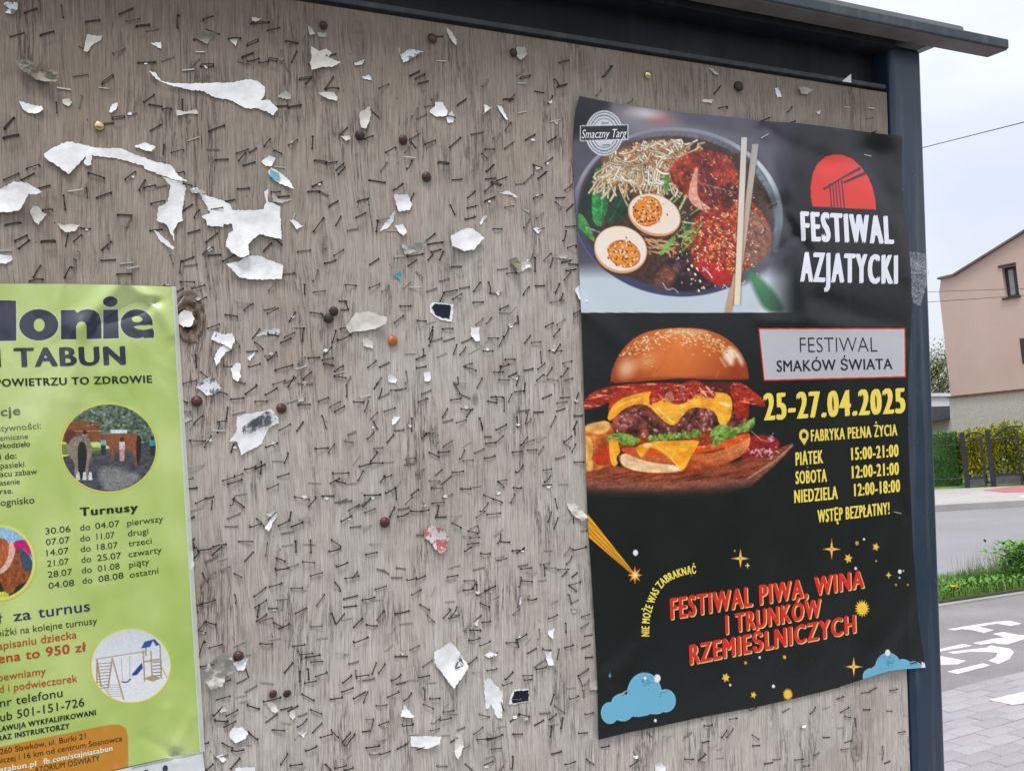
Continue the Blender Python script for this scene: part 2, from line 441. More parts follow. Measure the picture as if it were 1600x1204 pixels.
ST[300,0,5] = '''90,160,165,125;590,238,685,215;435,350,520,315 r;285,302,380,298;735,320,830,335 r;395,445,480,410 r;435,480,525,455;525,490,600,480;610,460,660,470 r;700,395,695,490;820,400,780,485;70,515,170,510 r;360,475,445,495 l;845,615,935,605 r;890,655,935,600;1045,690,1105,600;1040,695,1145,690;1265,485,1345,455;1465,685,1540,655 r;1050,435,1125,422;915,500,975,435;670,830,750,825;760,835,855,820 r;135,1020,255,975 r;1395,855,1460,915;1160,1050,1215,995;1350,1085,1415,1062;755,1135,825,1090;945,1065,940,1160;565,1140,610,1085;455,180,615,170 r;15,310,110,270;115,230,215,265;120,1165,210,1165 l;1515,1190,1590,1150;350,1190,440,1160 r;450,1190,505,1155;640,1175,700,1200'''
ST[600,0,5] = '''415,285,450,285;410,475,485,478 l;210,590,280,555 r;250,615,325,580 r;275,650,350,630 r;770,675,815,625;1375,490,1448,470 r;1040,590,1095,545 l;1070,610,1145,595 r;1045,650,1115,650 l;1330,620,1370,665;1360,678,1430,660 r;1180,712,1250,725;1175,735,1245,740 l;1285,810,1320,750;375,780,420,725;580,820,645,775 r;220,910,265,845;260,925,335,888;320,830,395,815;940,772,1010,772 r;980,790,1020,740;880,815,940,800 l;775,890,835,845 l;1040,885,1115,870 l;1300,950,1375,935 l;950,1020,990,960;690,1045,775,1030 r;205,1085,275,1045 r;215,1110,245,1150;325,1125,405,1095 r;515,1150,600,1075;540,1110,600,1080;1115,1090,1185,1050 r;1290,1105,1350,1070 r;950,1155,1015,1110 r;165,1190,195,1150;790,1170,865,1165;480,905,555,920;0,670,40,660'''
ST[0,220,5] = '''205,215,310,190 r;30,300,145,250 r;165,305,265,255;300,370,390,345 r;690,250,815,290 r;980,300,1060,240 r;1090,385,1135,305;1125,365,1215,345 r;1225,360,1300,345;1385,255,1425,248;1440,340,1490,348;535,395,645,385 l;495,425,510,535;755,440,870,400 r;40,655,160,635 r;340,540,400,540;115,780,210,735 r;145,840,230,775;320,785,430,780 r;635,680,700,685;530,735,512,820;795,850,870,785;850,735,845,840;790,932,900,928;920,575,1030,580 r;1025,590,990,675;1170,700,1265,690;1180,490,1290,480;260,1060,315,970 r;230,1095,335,1080 r;505,1065,560,985;935,960,1040,950 l;990,1000,1085,980 l;915,1040,1025,1035 r;1415,935,1405,1030;1445,975,1540,962;1425,940,1515,905;1410,1100,1520,1100 r;1500,1150,1600,1125 r;1290,1125,1345,1140;1370,1185,1435,1150;0,858,90,855 l;1470,720,1560,695;1330,890,1350,960'''
ST[300,220,5] = '''185,145,285,140 r;355,95,435,65 r;365,155,420,95;440,105,505,60;400,192,492,165;640,78,700,105 r;960,150,1055,165 r;1050,175,1135,160 r;1130,225,1190,175 r;1145,260,1195,205;1475,235,1525,170;1385,305,1510,325;945,355,1020,320 r;910,395,1000,390 r;1000,400,1065,430 r;1075,510,1145,470 r;1300,470,1380,450 r;1285,595,1360,560 r;355,375,450,368;265,470,335,458;150,535,240,520;445,630,530,590 l;620,400,690,395;675,435,760,430;1125,660,1165,590;945,715,1035,595;1215,698,1298,685;1445,620,1440,710;1450,620,1540,605 l;785,620,805,570 l;830,860,930,850 r;855,885,915,850;1050,750,1045,845;1110,895,1185,850;1040,955,1125,930 r;565,860,625,800 r;85,885,165,830;130,895,230,888 r;240,940,340,888;110,790,200,720;1390,965,1460,920;945,1090,985,1010;715,1040,805,1030 r;880,1120,880,1195;950,1180,1045,1170 r;1200,1125,1285,1130;1220,1160,1280,1135 l;1390,1145,1470,1115 r;600,1170,655,1110;0,1140,100,1120 r;1510,700,1600,700 l;640,200,725,210 l;1510,90,1585,50'''
ST[600,220,5] = '''430,165,510,175 r;150,120,190,50;155,130,240,135 l;180,220,220,155;80,380,150,330 r;535,305,610,298;805,235,860,185 r;770,100,865,75 r;770,105,800,130;1260,175,1320,130;1165,185,1235,210;1170,265,1175,190;1210,290,1270,240 r;1030,338,1100,330;1100,325,1155,268;795,298,870,290;890,305,960,280 r;845,320,920,345 r;790,395,850,340;660,440,715,390 r;655,520,725,505 r;795,470,870,440 r;790,450,870,425 l;520,500,555,575;640,608,715,590 r;945,518,1012,508;1170,448,1240,420;1350,440,1415,438 r;1340,475,1380,535;1415,385,1470,340;1195,605,1250,560;1435,540,1480,495 r;855,688,925,688 r;1425,665,1495,662 r;1400,780,1425,705;1435,835,1500,825;350,805,465,790 r;375,865,448,845 r;330,780,400,725;435,930,465,865;345,930,385,885;190,900,310,880 r;190,975,255,930;80,905,155,900 l;535,982,608,980 r;890,1005,965,995;960,1035,1035,1030;1135,945,1165,885;1180,910,1182,1020;1250,935,1305,880;1300,985,1322,915;1345,910,1420,905 l;1395,950,1465,935 r;1445,960,1515,965;1430,1010,1500,1000 r;1410,1085,1460,1025;435,1095,510,1075 l;155,1145,205,1090 l;200,1145,285,1145 l;335,1175,410,1150;705,1175,755,1105 r;820,1100,832,1190 r;840,1190,915,1188;1185,1132,1255,1130;1340,1185,1370,1115;1090,1200,1135,1140;590,1150,670,1138 l;470,1185,575,1165 r;215,450,230,420;1215,695,1240,685'''
ST[270,440,5] = '''150,45,250,25 r;15,80,85,45 r;170,165,265,120 r;30,240,95,210;30,200,90,120 l;410,255,505,270 r;275,362,365,330 r;500,150,605,162 l;560,220,630,170 r;745,70,800,20;715,220,800,200 l;740,245,825,205 r;1035,25,1032,110;1105,80,1195,72 r;1345,25,1430,25;1080,240,1175,255 r;1165,255,1180,290;1310,150,1350,150;1350,150,1370,215;1320,218,1370,218;525,505,470,425 r;340,410,350,380;625,440,680,370;640,470,705,525;580,545,665,540;740,405,825,420;875,435,955,395 r;845,475,925,440 r;940,352,1025,352 l;1025,360,1015,460;720,578,815,575;740,610,810,550;595,660,685,640 r;800,690,940,650 r;965,685,1050,655 l;1060,595,1150,590 r;1245,475,1270,380;1180,570,1245,510 r;1170,610,1255,600 r;1180,640,1260,655 r;1265,700,1335,655 r;1255,720,1340,700 l;1265,738,1355,750 r;1290,455,1390,415;1525,668,1590,615 r;180,570,185,670 r;80,795,185,770 r;220,705,270,750;355,855,425,880 r;410,655,450,660;570,875,655,805 r;725,880,815,830 r;785,800,880,770 r;870,790,965,750;900,820,945,740;1020,760,1085,705 r;980,795,1090,797 l;1355,810,1390,740;1360,895,1360,805 r;455,915,555,905 r;645,935,740,933 r;890,940,980,915 l;980,960,1075,957 r;1140,935,1220,905 r;1230,980,1310,935 r;1230,1005,1315,950 r;1265,1015,1345,970 r;1415,935,1495,940;1500,1010,1530,930;1460,905,1545,885 l;70,920,95,935;75,1020,130,1015;420,1070,430,980;460,1030,565,1005 l;165,1110,235,1045 r;130,1150,175,1080 l;355,1095,410,1090 r;350,1180,365,1095;310,1165,405,1165 l;835,1155,920,1110 r;970,1165,1020,1095;1165,1045,1200,1145 r;1550,1070,1600,1020;1570,1090,1600,1150;1580,825,1600,795;1370,1195,1430,1170'''
ST[590,440,5] = '''178,188,262,188 r;490,150,525,80 r;590,135,660,95 r;750,162,830,158 r;135,320,205,265 r;405,445,435,350 r;405,500,435,380 r;400,470,425,420;415,468,505,440 l;510,368,590,365 r;385,325,460,300 l;770,335,825,285;850,325,890,280;960,218,1025,185 r;950,235,1030,240 l;1035,235,1085,185 l;1020,348,1085,322;1095,285,1098,310;1315,352,1375,322 r;1405,335,1465,290 l;1380,425,1425,370 r;1425,140,1450,90;1350,160,1460,142;1535,250,1585,225 r;985,430,1025,370;955,500,995,430 r;865,440,940,442;805,498,865,445 l;660,475,740,440;1150,480,1195,420;1205,475,1278,470 r;830,540,905,540 r;595,565,620,490;645,570,690,510;305,605,375,575 r;350,590,358,525;215,560,300,558 l;465,585,540,550 l;715,560,800,510 l;15,665,90,630;305,670,380,660;1000,608,1075,610 r;1340,540,1440,538;1385,555,1430,490;1275,545,1280,635;1255,680,1310,635 r;1150,692,1215,678;1450,638,1515,622;1325,735,1365,670;1435,740,1490,675 r;1245,770,1300,725;1465,770,1525,752;950,700,965,665;960,660,1030,645 r;910,705,985,702 r;1025,738,1085,712;950,762,1030,768 r;1088,808,1110,735 r;675,660,740,635;690,665,770,695 r;600,795,645,875 r;620,805,628,745;590,775,685,785 l;780,825,820,750 r;10,910,90,870;15,905,35,835;105,845,190,840 r;140,845,225,830 l;345,875,418,848;320,940,395,910 r;220,790,225,700;0,790,25,755;575,922,655,908 r;890,898,980,900 r;985,905,990,1010;860,930,925,942;925,905,930,935;1025,935,1050,875;1075,860,1145,852 r;1150,855,1155,790;1545,945,1570,870;1430,905,1500,900;1405,948,1485,935 r;1400,1010,1465,990;55,1012,140,985 r;510,1060,550,990 r;655,992,745,995;695,1055,730,1000;515,1095,588,1075;620,1098,695,1078 r;270,1065,268,1165;795,1065,820,1145;1230,1020,1295,1015;1090,1055,1095,1135;1155,1105,1162,1020;1160,1110,1200,1070;1355,1130,1395,1050;1535,1045,1600,1045;1530,1150,1560,1090;930,1155,1010,1115 r;1540,1130,1545,1190;370,1168,440,1168 l;380,1195,400,1180;1100,1010,1185,1000 l'''
ST[270,660,4.848] = '''130,135,245,140 r;130,155,240,150 r;240,185,290,100 r;810,60,890,12;345,80,350,10;705,185,795,155 r;1080,195,1180,190 r;1180,230,1228,160 r;1310,105,1388,70;1525,10,1562,65;845,305,875,230 r;750,285,835,285 l;450,200,455,185;545,355,630,330;555,360,625,365;625,350,700,315 r;665,385,670,295 r;470,400,530,385;380,440,470,412 r;420,465,525,432 r;795,410,880,385;718,498,802,465 r;120,335,240,310 l;95,430,145,418;110,500,185,493;175,610,260,570 r;265,570,290,565;295,640,298,605;130,665,230,640 l;445,610,460,580;460,578,540,640 r;465,545,560,528 l;415,725,510,685 l;400,785,490,785 l;925,560,1035,580 r;1030,635,1080,560;1130,555,1220,553;1215,382,1335,382 r;1195,460,1265,420 r;1240,440,1310,458 r;1310,460,1395,450 l;1405,440,1445,365 r;1025,450,1120,455 l;1500,290,1545,220;1500,305,1595,305 r;1415,330,1500,310;1525,195,1590,188 l;1365,315,1410,250 l;1230,605,1320,580 l;1260,605,1355,590 l;1335,665,1415,620 r;1400,640,1460,595;1440,635,1500,575;1455,548,1575,545 r;1455,680,1535,650 r;1275,745,1355,705;1580,440,1600,410;585,788,670,765;635,725,690,785;800,780,890,738 r;885,730,895,680;955,728,1035,705 l;900,788,985,755 r;825,838,915,822 l;825,930,910,915 l;930,895,935,980 r;1045,890,1048,985 r;990,915,1080,918 l;1205,885,1275,940 r;1185,972,1270,955 r;1425,790,1505,770 l;1465,998,1550,982 r;1490,915,1580,908 l;500,900,605,900 r;500,915,600,908 l;705,1005,720,910 r;545,1048,610,978;305,940,405,920 r;300,1000,370,935;190,968,290,955 r;160,1025,195,985 r;245,1055,340,1015;335,1045,415,1020 l;330,1052,425,1052 l;340,1030,415,995;785,1025,855,1050 r;780,1105,880,1098 r;985,1052,1075,1062 r;1240,1085,1325,1060 r;870,1095,950,1072 l;1045,1160,1135,1135 r;115,910,155,885;130,930,170,945;475,1145,510,1164;280,1164,310,1140;1555,1110,1600,1120;1370,1164,1390,1140;110,740,155,715'''
ST[600,660,4.848] = '''25,150,75,90;215,0,210,65;290,120,325,75 r;310,65,380,70 l;455,180,520,138 r;600,180,655,140 l;345,225,420,260 r;415,225,495,218 r;575,275,612,208;600,288,675,280;165,275,240,265;155,318,230,310;0,295,75,290 l;740,15,745,45;855,50,925,18;775,158,850,150 r;850,150,905,98 r;775,105,800,105;765,270,845,250 r;1040,170,1090,110 r;1045,165,1140,130 r;1060,160,1105,155;1150,115,1230,100 l;1365,140,1425,100;1365,150,1415,190 r;1425,220,1450,160;1440,100,1442,35;975,225,1048,218 r;1090,208,1162,205 r;1172,238,1212,178;1000,375,1055,322;1210,358,1272,350 r;1220,450,1265,400;1205,475,1270,472;1445,298,1515,295 r;520,375,605,365 r;440,465,510,405;345,440,425,442 l;360,498,445,495;385,515,440,490;585,500,658,498 r;665,485,740,470 l;15,530,90,490 r;90,485,125,430 l;90,495,95,580;0,405,60,398;865,445,935,432 r;870,445,912,490 r;850,540,885,480 l;980,492,1045,492;958,608,990,538;1325,465,1392,460 l;445,570,520,542;368,610,460,602 r;400,700,415,625;390,715,470,712;400,735,465,705 l;760,548,830,580 r;830,578,900,605 r;730,670,790,610;700,715,765,670 l;785,695,885,685 r;515,705,590,690 l;105,712,185,685;110,655,190,645 l;205,668,285,672 r;285,670,340,655;295,655,300,620;45,715,82,640 r;520,760,585,798 r;650,800,718,768 l;640,820,712,835 r;712,780,715,835;655,872,725,868 r;595,855,655,845 l;638,920,720,910 r;612,975,665,945 r;735,990,808,990 r;865,915,888,845 r;885,900,955,905;835,855,900,800 l;975,970,1065,960 r;1000,965,1060,930 r;1010,985,1065,945;860,1042,930,1028 r;840,1020,910,1000 l;680,1115,755,1095;490,1098,575,1072 l;1020,1085,1088,1072;1040,1105,1120,1098 r;1090,1130,1155,1130 l;1185,1072,1255,1060;1215,1075,1220,1160 r;1225,1098,1300,1100;1320,1112,1400,1110 r;1385,1070,1425,1012;1368,1000,1410,945 l;1210,962,1278,962 l;1428,960,1540,938 r;1245,750,1270,675 r;1290,800,1320,720;1370,735,1435,710 l;1435,700,1438,760;1500,820,1535,815;1355,1160,1385,1130;1430,1164,1460,1140;250,850,300,848;0,1120,30,1140'''
ST[280,880,3.715] = '''560,28,635,22 r;765,70,832,50 r;325,58,380,102 r;150,105,200,58;135,55,165,105;435,190,505,138 r;525,135,597,115 r;650,145,718,142 r;722,160,750,115 l;560,205,630,198 l;440,255,508,210 r;455,310,465,240 r;450,335,510,295 r;468,338,542,315;130,235,210,212 r;85,245,135,230;70,295,100,285;155,338,215,355 r;108,385,150,338;110,390,145,400;548,342,600,370 r;580,378,642,350 r;800,245,845,180 r;675,288,740,258;765,365,828,358 l;905,108,938,160 r;955,205,1035,185;957,252,1028,245;1065,212,1138,195 r;1110,212,1172,208 l;1140,150,1205,130 r;1155,38,1212,55;965,85,1045,72 r;985,100,1030,60;885,290,910,350 r;912,350,960,290;945,325,1005,312 l;1015,370,1065,318 r;1088,355,1152,362 r;1150,328,1190,272;1015,455,1098,428 r;470,465,542,466 r;525,440,590,430 l;800,435,860,425 l;660,480,730,470 r;690,505,710,555;705,530,775,520 r;735,545,818,530 r;765,572,835,568 r;112,545,145,452;175,490,250,470 r;315,480,380,450 l;345,535,415,520 l;120,600,200,588 r;240,695,300,675 r;612,632,660,575;700,685,702,625;745,610,752,672;792,655,858,628;730,695,798,682 r;475,685,548,693 l;385,745,450,708 l;1025,620,1030,665;1030,655,1100,648 r;950,692,1000,648 r;1070,680,1135,665 l;1120,640,1145,575;1158,635,1195,580;915,515,985,520 l;985,582,1040,568 l;220,790,295,768;325,775,385,762 l;350,800,410,780 l;398,822,465,845 r;490,800,590,775 r;715,758,783,795 r;945,745,1012,720 r;880,788,948,772 r;1012,782,1080,745;1072,805,1095,742;1145,825,1208,820 r;765,848,828,872 r;198,880,255,825 r;200,885,225,850;275,885,340,850 r;208,910,282,918 r;260,948,328,915;505,920,568,875;590,848,655,832;632,858,690,825;595,918,650,928 l;688,948,742,902;775,980,828,925;542,966,612,970 r;690,995,745,965 l;400,975,455,1020 r;250,1040,312,1070;305,1085,375,1080;355,1045,418,1047 l;210,1128,280,1112;300,1190,352,1130;735,1085,800,1060 r;820,1008,890,990 r;885,965,925,1010 r;950,1035,995,978;960,1055,1020,990;1065,975,1110,970;1110,970,1128,905;1088,903,1128,900;1145,1020,1205,1012 l;1088,1070,1165,1058 r;1105,1108,1165,1102;1165,1105,1226,1090 r;950,1125,1005,1098 l;590,1165,630,1102;645,1172,715,1160 r;905,1185,972,1170 r;850,1165,880,1200 r;155,1200,195,1162;130,1045,158,1040;690,1200,730,1175 l;960,1200,1010,1180;915,12,970,0;140,1010,135,965;390,620,400,650'''
ST[600,880,3.715] = '''525,38,578,22;375,20,435,8 l;780,15,832,8;800,30,858,25 r;370,78,432,68 r;358,95,420,92 l;135,92,190,82 r;190,90,242,70 r;45,80,105,80 l;465,100,525,98;465,155,522,145 r;515,140,540,105 r;540,185,540,120;585,158,648,130;555,185,610,150 r;785,135,798,80 r;800,98,862,105 r;832,45,885,48 l;930,70,935,5 r;940,20,995,22;1012,35,1072,35 r;1022,90,1062,48;1075,90,1118,58;1072,125,1140,105;1080,130,1118,160;892,98,945,90 l;163,180,218,150 r;275,185,300,130 l;355,220,410,215 l;212,238,265,270 r;345,315,382,262;390,305,425,250;412,285,460,250 l;380,318,438,300 r;65,292,145,275;90,345,165,340 l;40,400,70,355 l;562,228,615,252 r;630,205,670,180 l;780,252,785,195;790,180,848,178 l;838,210,888,205 r;960,215,1012,212 l;1072,180,1090,235 r;1085,232,1128,210;1085,260,1140,262 l;958,318,1010,298 r;1148,310,1195,295 r;1145,375,1188,345;1055,345,1058,400;1165,420,1210,412;895,438,902,380;500,385,560,385;570,340,622,335 r;525,335,565,300;460,385,490,340 l;495,445,560,432 r;560,475,618,452 r;570,495,615,460;712,460,770,458 r;772,440,830,408 r;775,450,782,480 r;820,465,855,425 l;835,520,885,492;1050,488,1100,470 r;1005,555,1015,495;1150,490,1198,470;1170,545,1210,542;920,498,970,502;875,600,940,555;885,612,945,600 r;810,650,862,650 r;815,675,860,672;600,620,658,610 r;510,625,560,622 l;705,670,750,628;690,705,745,690 r;495,582,540,545 r;225,598,280,560;150,500,205,475;65,540,135,538;70,530,108,508 l;45,680,100,645 r;205,660,265,650 r;215,650,255,635;130,675,195,672 l;245,688,305,685 l;75,700,125,688;22,775,85,740 r;48,750,80,735;118,795,160,750;268,782,325,782 r;232,815,288,842 r;345,862,408,852 r;345,840,375,805 l;325,905,392,895 r;278,925,330,890;378,868,430,868 l;108,935,172,932 r;78,1075,135,1045;330,995,382,990 l;555,872,612,888;540,1020,597,1015;525,990,575,950 r;605,1022,690,995 r;605,1015,650,1010;610,982,655,980 l;655,948,705,938 l;750,990,805,990 r;755,1002,800,985;735,915,790,875;785,872,845,890 r;798,908,850,910 l;908,870,965,865;875,938,928,908;960,905,1000,870;1080,782,1130,768 r;1130,650,1190,610 r;1130,650,1155,710 r;1155,740,1160,768;1165,700,1190,672 l;1065,720,1110,715 l;1170,872,1218,865 r;1030,955,1042,895 r;970,1005,975,945 r;992,825,1050,865;1005,835,1070,880;1132,985,1182,982 r;625,1078,682,1072 r;585,1170,635,1148 r;590,1125,640,1105 l;745,1190,750,1120 r;975,1105,1030,1090;1055,1165,1112,1150 r;1180,1135,1220,1165 r;670,1200,690,1180;390,1035,425,1010;430,965,468,950;0,1100,42,1095 r;228,720,235,790;470,1065,490,1058'''
ST[880,1020,2.667] = '''95,250,130,248;68,333,102,330;10,465,52,455 r;160,392,192,385;350,330,372,348;420,343,452,338 l;505,350,535,330;588,302,622,298;693,275,722,268;568,262,578,272;778,235,805,225 r;915,245,942,230;1030,252,1052,225;978,303,1005,295 l;1120,145,1150,140;1142,190,1168,180;1245,165,1275,162;1278,158,1305,143;1362,155,1392,148;1252,235,1278,235;1085,350,1110,350;1145,310,1172,303 l;1175,262,1200,268 r;1215,270,1220,305;1175,372,1205,362;1160,402,1190,398 r;660,350,683,320;682,350,712,315 r;580,372,608,365;608,385,640,378 l;640,400,665,392 l;790,340,818,358 r;790,385,820,383;565,445,592,418;508,440,543,441;640,435,670,432 l;840,460,872,455;875,443,905,440 l;968,445,1002,440 r;1003,470,1030,465 r;1045,425,1068,415 r;1398,330,1425,325;1330,455,1332,375;1340,458,1362,450;280,470,310,440;295,410,312,440;1350,240,1372,240 l'''
ST[1100,0,3.2] = '''58,465,85,432 r;75,540,115,538;418,560,440,535;280,605,332,585 r;435,612,458,605;820,670,862,658 r;812,592,845,588;700,535,732,537 l;822,540,848,545 l'''
ST[880,140,3.344] = '''175,30,200,0;340,70,365,50;815,95,857,92 r;10,520,45,495;15,710,62,708 r;0,785,18,745;22,825,70,820;5,985,30,950 r;28,908,78,905;60,1172,90,1155'''
ST[460,0,3.2] = '''1545,385,1590,325 r;1510,480,1535,430'''

EXTRA_HIDDEN = []
staples = []
for key, txt in ST.items():
    ox, oy, sc = key
    for e in txt.split(';'):
        e = e.strip()
        if not e: continue
        q = e.split()
        x1, y1, x2, y2 = [float(z) for z in q[0].split(',')]
        fl = q[1] if len(q) > 1 else 'd'
        x1, y1, x2, y2 = ox + x1/sc, oy + y1/sc, ox + x2/sc, oy + y2/sc
        mx_, my_ = (x1+x2)/2, (y1+y2)/2
        a1 = math.atan2(y2-y1, x2-x1)
        if any(abs(mx_-s[4]) < 4.5 and abs(my_-s[5]) < 4.5 and abs(math.sin(a1 - s[6])) < 0.45 for s in staples): continue
        staples.append((x1, y1, x2, y2, mx_, my_, a1, fl))
# faint ones between the traced ones, only where the photo is as dense
rs = random.Random(11)
def on_wood(x, y):
    if x < 322 and y > 432 and x < 275 + (y - 447) * 0.062 + 6: return False
    if 890 < x and y > 140 + (x - 905) * 0.125 - 8 and y < 1165 - (x - 935) * 0.228 + 8: return False
    if y < 14 + max(0, (x - 470)) * 0.158 + 6: return False
    if x > 1380: return False
    return True
cnt = 0
for _ in range(1500):
    x, y = rs.uniform(0, 1380), rs.uniform(0, 1200)
    if not on_wood(x, y) or (y < 420 and rs.random() < 0.75): continue
    if any(abs(x-s[4]) < 13 and abs(y-s[5]) < 11 for s in staples): continue
    a = rs.gauss(-0.35, 0.5) if rs.random() < .75 else rs.uniform(-1.5, 1.5)
    l = rs.uniform(6.5, 8.5)
    staples.append((x-l*math.cos(a), y-l*math.sin(a), x+l*math.cos(a), y+l*math.sin(a), x, y, a, rs.choice('dddlmmr')))
    cnt += 1
    if cnt > 60: break
inst = []
for (x1, y1, x2, y2, mx_, my_, a1, fl) in staples:
    if fl == 'l': k = rs.choice(('flush', 'flush', 'tilted')); w = .0006; c = 'l' if rs.random() < .8 else 'm'
    elif fl == 'm': k = rs.choice(('flush', 'tilted')); w = .0006; c = 'm'
    elif fl == 'r': k = rs.choice(('raised', 'proud', 'raised', 'tilted', 'bent')) if my_ > 430 or rs.random() < .2 else 'box'; w = .0013 if k != 'box' else .0024; c = 'd'
    else: k = rs.choice(('flush', 'flush', 'flush', 'tilted', 'bent', 'pulled')); w = .0007; c = 'd' if rs.random() < .80 else 'm'
    A, B_ = unp(x1, y1, w), unp(x2, y2, w)
    if rs.random() < .5: A, B_ = B_, A
    l = float(np.hypot(*(B_-A)[:2]))
    ang = math.atan2(B_[1]-A[1], B_[0]-A[0])
    ce = (A+B_)/2
    inst.append((math.hypot(x2-x1, y2-y1) * (1.25 if fl == 'r' else 1), c, k, float(ce[0]), float(ce[1]), ang, min(max(l/.0106, .62), 1.35), rs.uniform(-.22, .22), rs.uniform(.85, 1.2), mx_, my_))
inst.sort(key=lambda s: -s[0])
LMARK = [('wide end of the long top strip', 400, 150), ('narrow tip of the long top strip', 240, 118), ('folded end of the arched strip', 110, 245), ('middle of the arched strip', 210, 248), ('ragged hanging piece', 268, 315),
 ('largest torn piece', 390, 340), ('curled flap under the largest torn piece', 400, 420), ('folded piece at the left edge', 25, 310), ('pale fan shaped scrap', 60, 335), ('brass pin', 155, 196), ('mouldy crumpled wad', 60, 115),
 ('forked pale scrap', 145, 68), ('hooked corner scrap', 18, 14), ('olive scrap', 322, 60), ('jagged off white scrap', 505, 92), ('shaded winged scrap', 495, 50), ('pointed pale scrap', 570, 185), ('triangular folded scrap', 638, 85),
 ('clear plastic bit by the rail', 815, 82), ('rounded bright scrap', 685, 172), ('feather shaped sliver', 785, 175), ('blue printed scrap', 438, 282), ('kite shaped flake', 463, 351), ('square upper scrap', 628, 318), ('blade shaped scrap', 605, 350),
 ('half round fan scrap', 725, 375), ('thin crescent sliver', 793, 303), ('mouldy shred by the poster', 805, 412), ('turquoise triangle', 621, 431), ('knot hole', 297, 495), ('leaf shaped scraps', 348, 540), ('folded flecked scrap', 417, 520),
 ('overlapping pins', 518, 492), ('crumpled broad scrap', 570, 503), ('orange pin', 614, 532), ('upper black scrap', 690, 487), ('upright white rectangle', 743, 522), ('printed letter scrap', 368, 580), ('grey folded scrap', 325, 604),
 ('large smudged scrap', 400, 672), ('pin beside the smudged scrap', 440, 638), ('comma shaped flake', 617, 656), ('pale brown knot', 742, 624), ('crumpled white curl', 424, 812), ('pin left of the heart shaped scrap', 602, 816),
 ('heart shaped pink scrap', 682, 842), ('layered pale shred', 898, 796), ('crumpled grey clump', 340, 1045), ('hexagonal white scrap', 372, 1148), ('rusty pin pair', 438, 1084), ('white diamond scrap', 703, 1037), ('two pronged scrap', 770, 1090),
 ('lower black scrap', 812, 1088), ('small white triangle low down', 636, 1112), ('wide bottom rectangle', 664, 1158), ('crooked upright scrap', 717, 1162), ('drop shaped flake', 861, 988), ('narrow tab by the poster', 857, 1028), ('dark pin above the clump', 373, 1025),
 ('blue cloud', 1000, 1090), ('lowest cut cloud', 1400, 1040), ('sunburst at the poster foot', 1231, 1084), ('burger picture', 900, 640), ('bowl picture', 893, 330), ('comet tail', 905, 860), ('clustered low staples', 480, 950), ('green poster date rows', 318, 860), ('pin under the rail', 676, 60)]
ORD = ['closest', 'second closest', 'third closest', 'fourth closest', 'fifth closest', 'sixth closest', 'seventh closest', 'eighth closest', 'ninth closest', 'tenth closest'] + ['%dth closest' % k for k in range(11, 60)]
TONE = {'d': 'rusty', 'l': 'silvery', 'm': 'tarnished'}
SGROUP = {'d': 'rusty staples scattered over the plywood', 'l': 'silvery staples scattered over the plywood', 'm': 'tarnished staples scattered over the plywood'}
sect = {}
for i, s_ in enumerate(inst):
    x, y = s_[9], s_[10]
    k = min(range(len(LMARK)), key=lambda z: (LMARK[z][1]-x)**2+(LMARK[z][2]-y)**2)
    dx, dy = x-LMARK[k][1], y-LMARK[k][2]
    w_ = ('right of' if dx > 0 else 'left of') if abs(dx) > abs(dy) else ('below' if dy > 0 else 'above')
    sect.setdefault((k, w_, s_[1]), []).append((math.hypot(dx, dy), i))
SLAB = {}
for (k, w_, c_), lst in sect.items():
    for r_, (_, i) in enumerate(sorted(lst)):
        an = math.degrees(inst[i][5]) % 180
        ti = 'level' if an < 12 or an > 168 else 'upright' if 70 < an < 110 else 'slanting'
        SLAB[i] = '%s %s staple, %s one %s the %s' % (ti, TONE[c_], ORD[r_], w_, LMARK[k][0])
rest = {'d': MB(), 'l': MB(), 'm': MB()}
restmi = {'d': [], 'l': [], 'm': []}
for i, (_, c, k, u, v, ang, s, tilt, hh, _x1, _y1) in enumerate(inst):
    M4 = Matrix.Translation((u, v, 0)) @ Matrix.Rotation(ang, 4, 'Z') @ Matrix.Rotation(tilt if k != 'flush' else 0, 4, 'X') @ Matrix.Diagonal((s, .72+.5*((i*7919) % 97)/97, hh, 1))
    if i < 300:
        o = link('staple', SM[c, k], None, BM @ M4)
        meta(o, SLAB[i], 'staple', SGROUP[c])
    else:
        me = SM[c, k]
        rest[c].add([tuple(q.co) for q in me.vertices], [tuple(q.vertices) for q in me.polygons], M4)
        restmi[c] += [q.material_index for q in me.polygons]
allr = MB(); mi = []
for c, off in (('d', 0), ('l', 2), ('m', 3)):
    allr.add(rest[c].v, rest[c].f); mi += [{0: off, 1: 1}[z] for z in restmi[c]]
me = mesh_from('staples', allr.v, allr.f, [MAT['rust'], MAT['stain'], MAT['steel'], MAT['midwire']])
me.polygons.foreach_set('material_index', mi)
meta(link('staples', me, None, bm()), 'several hundred small rusty and silvery staples all over the plywood', 'staples', kind='stuff')

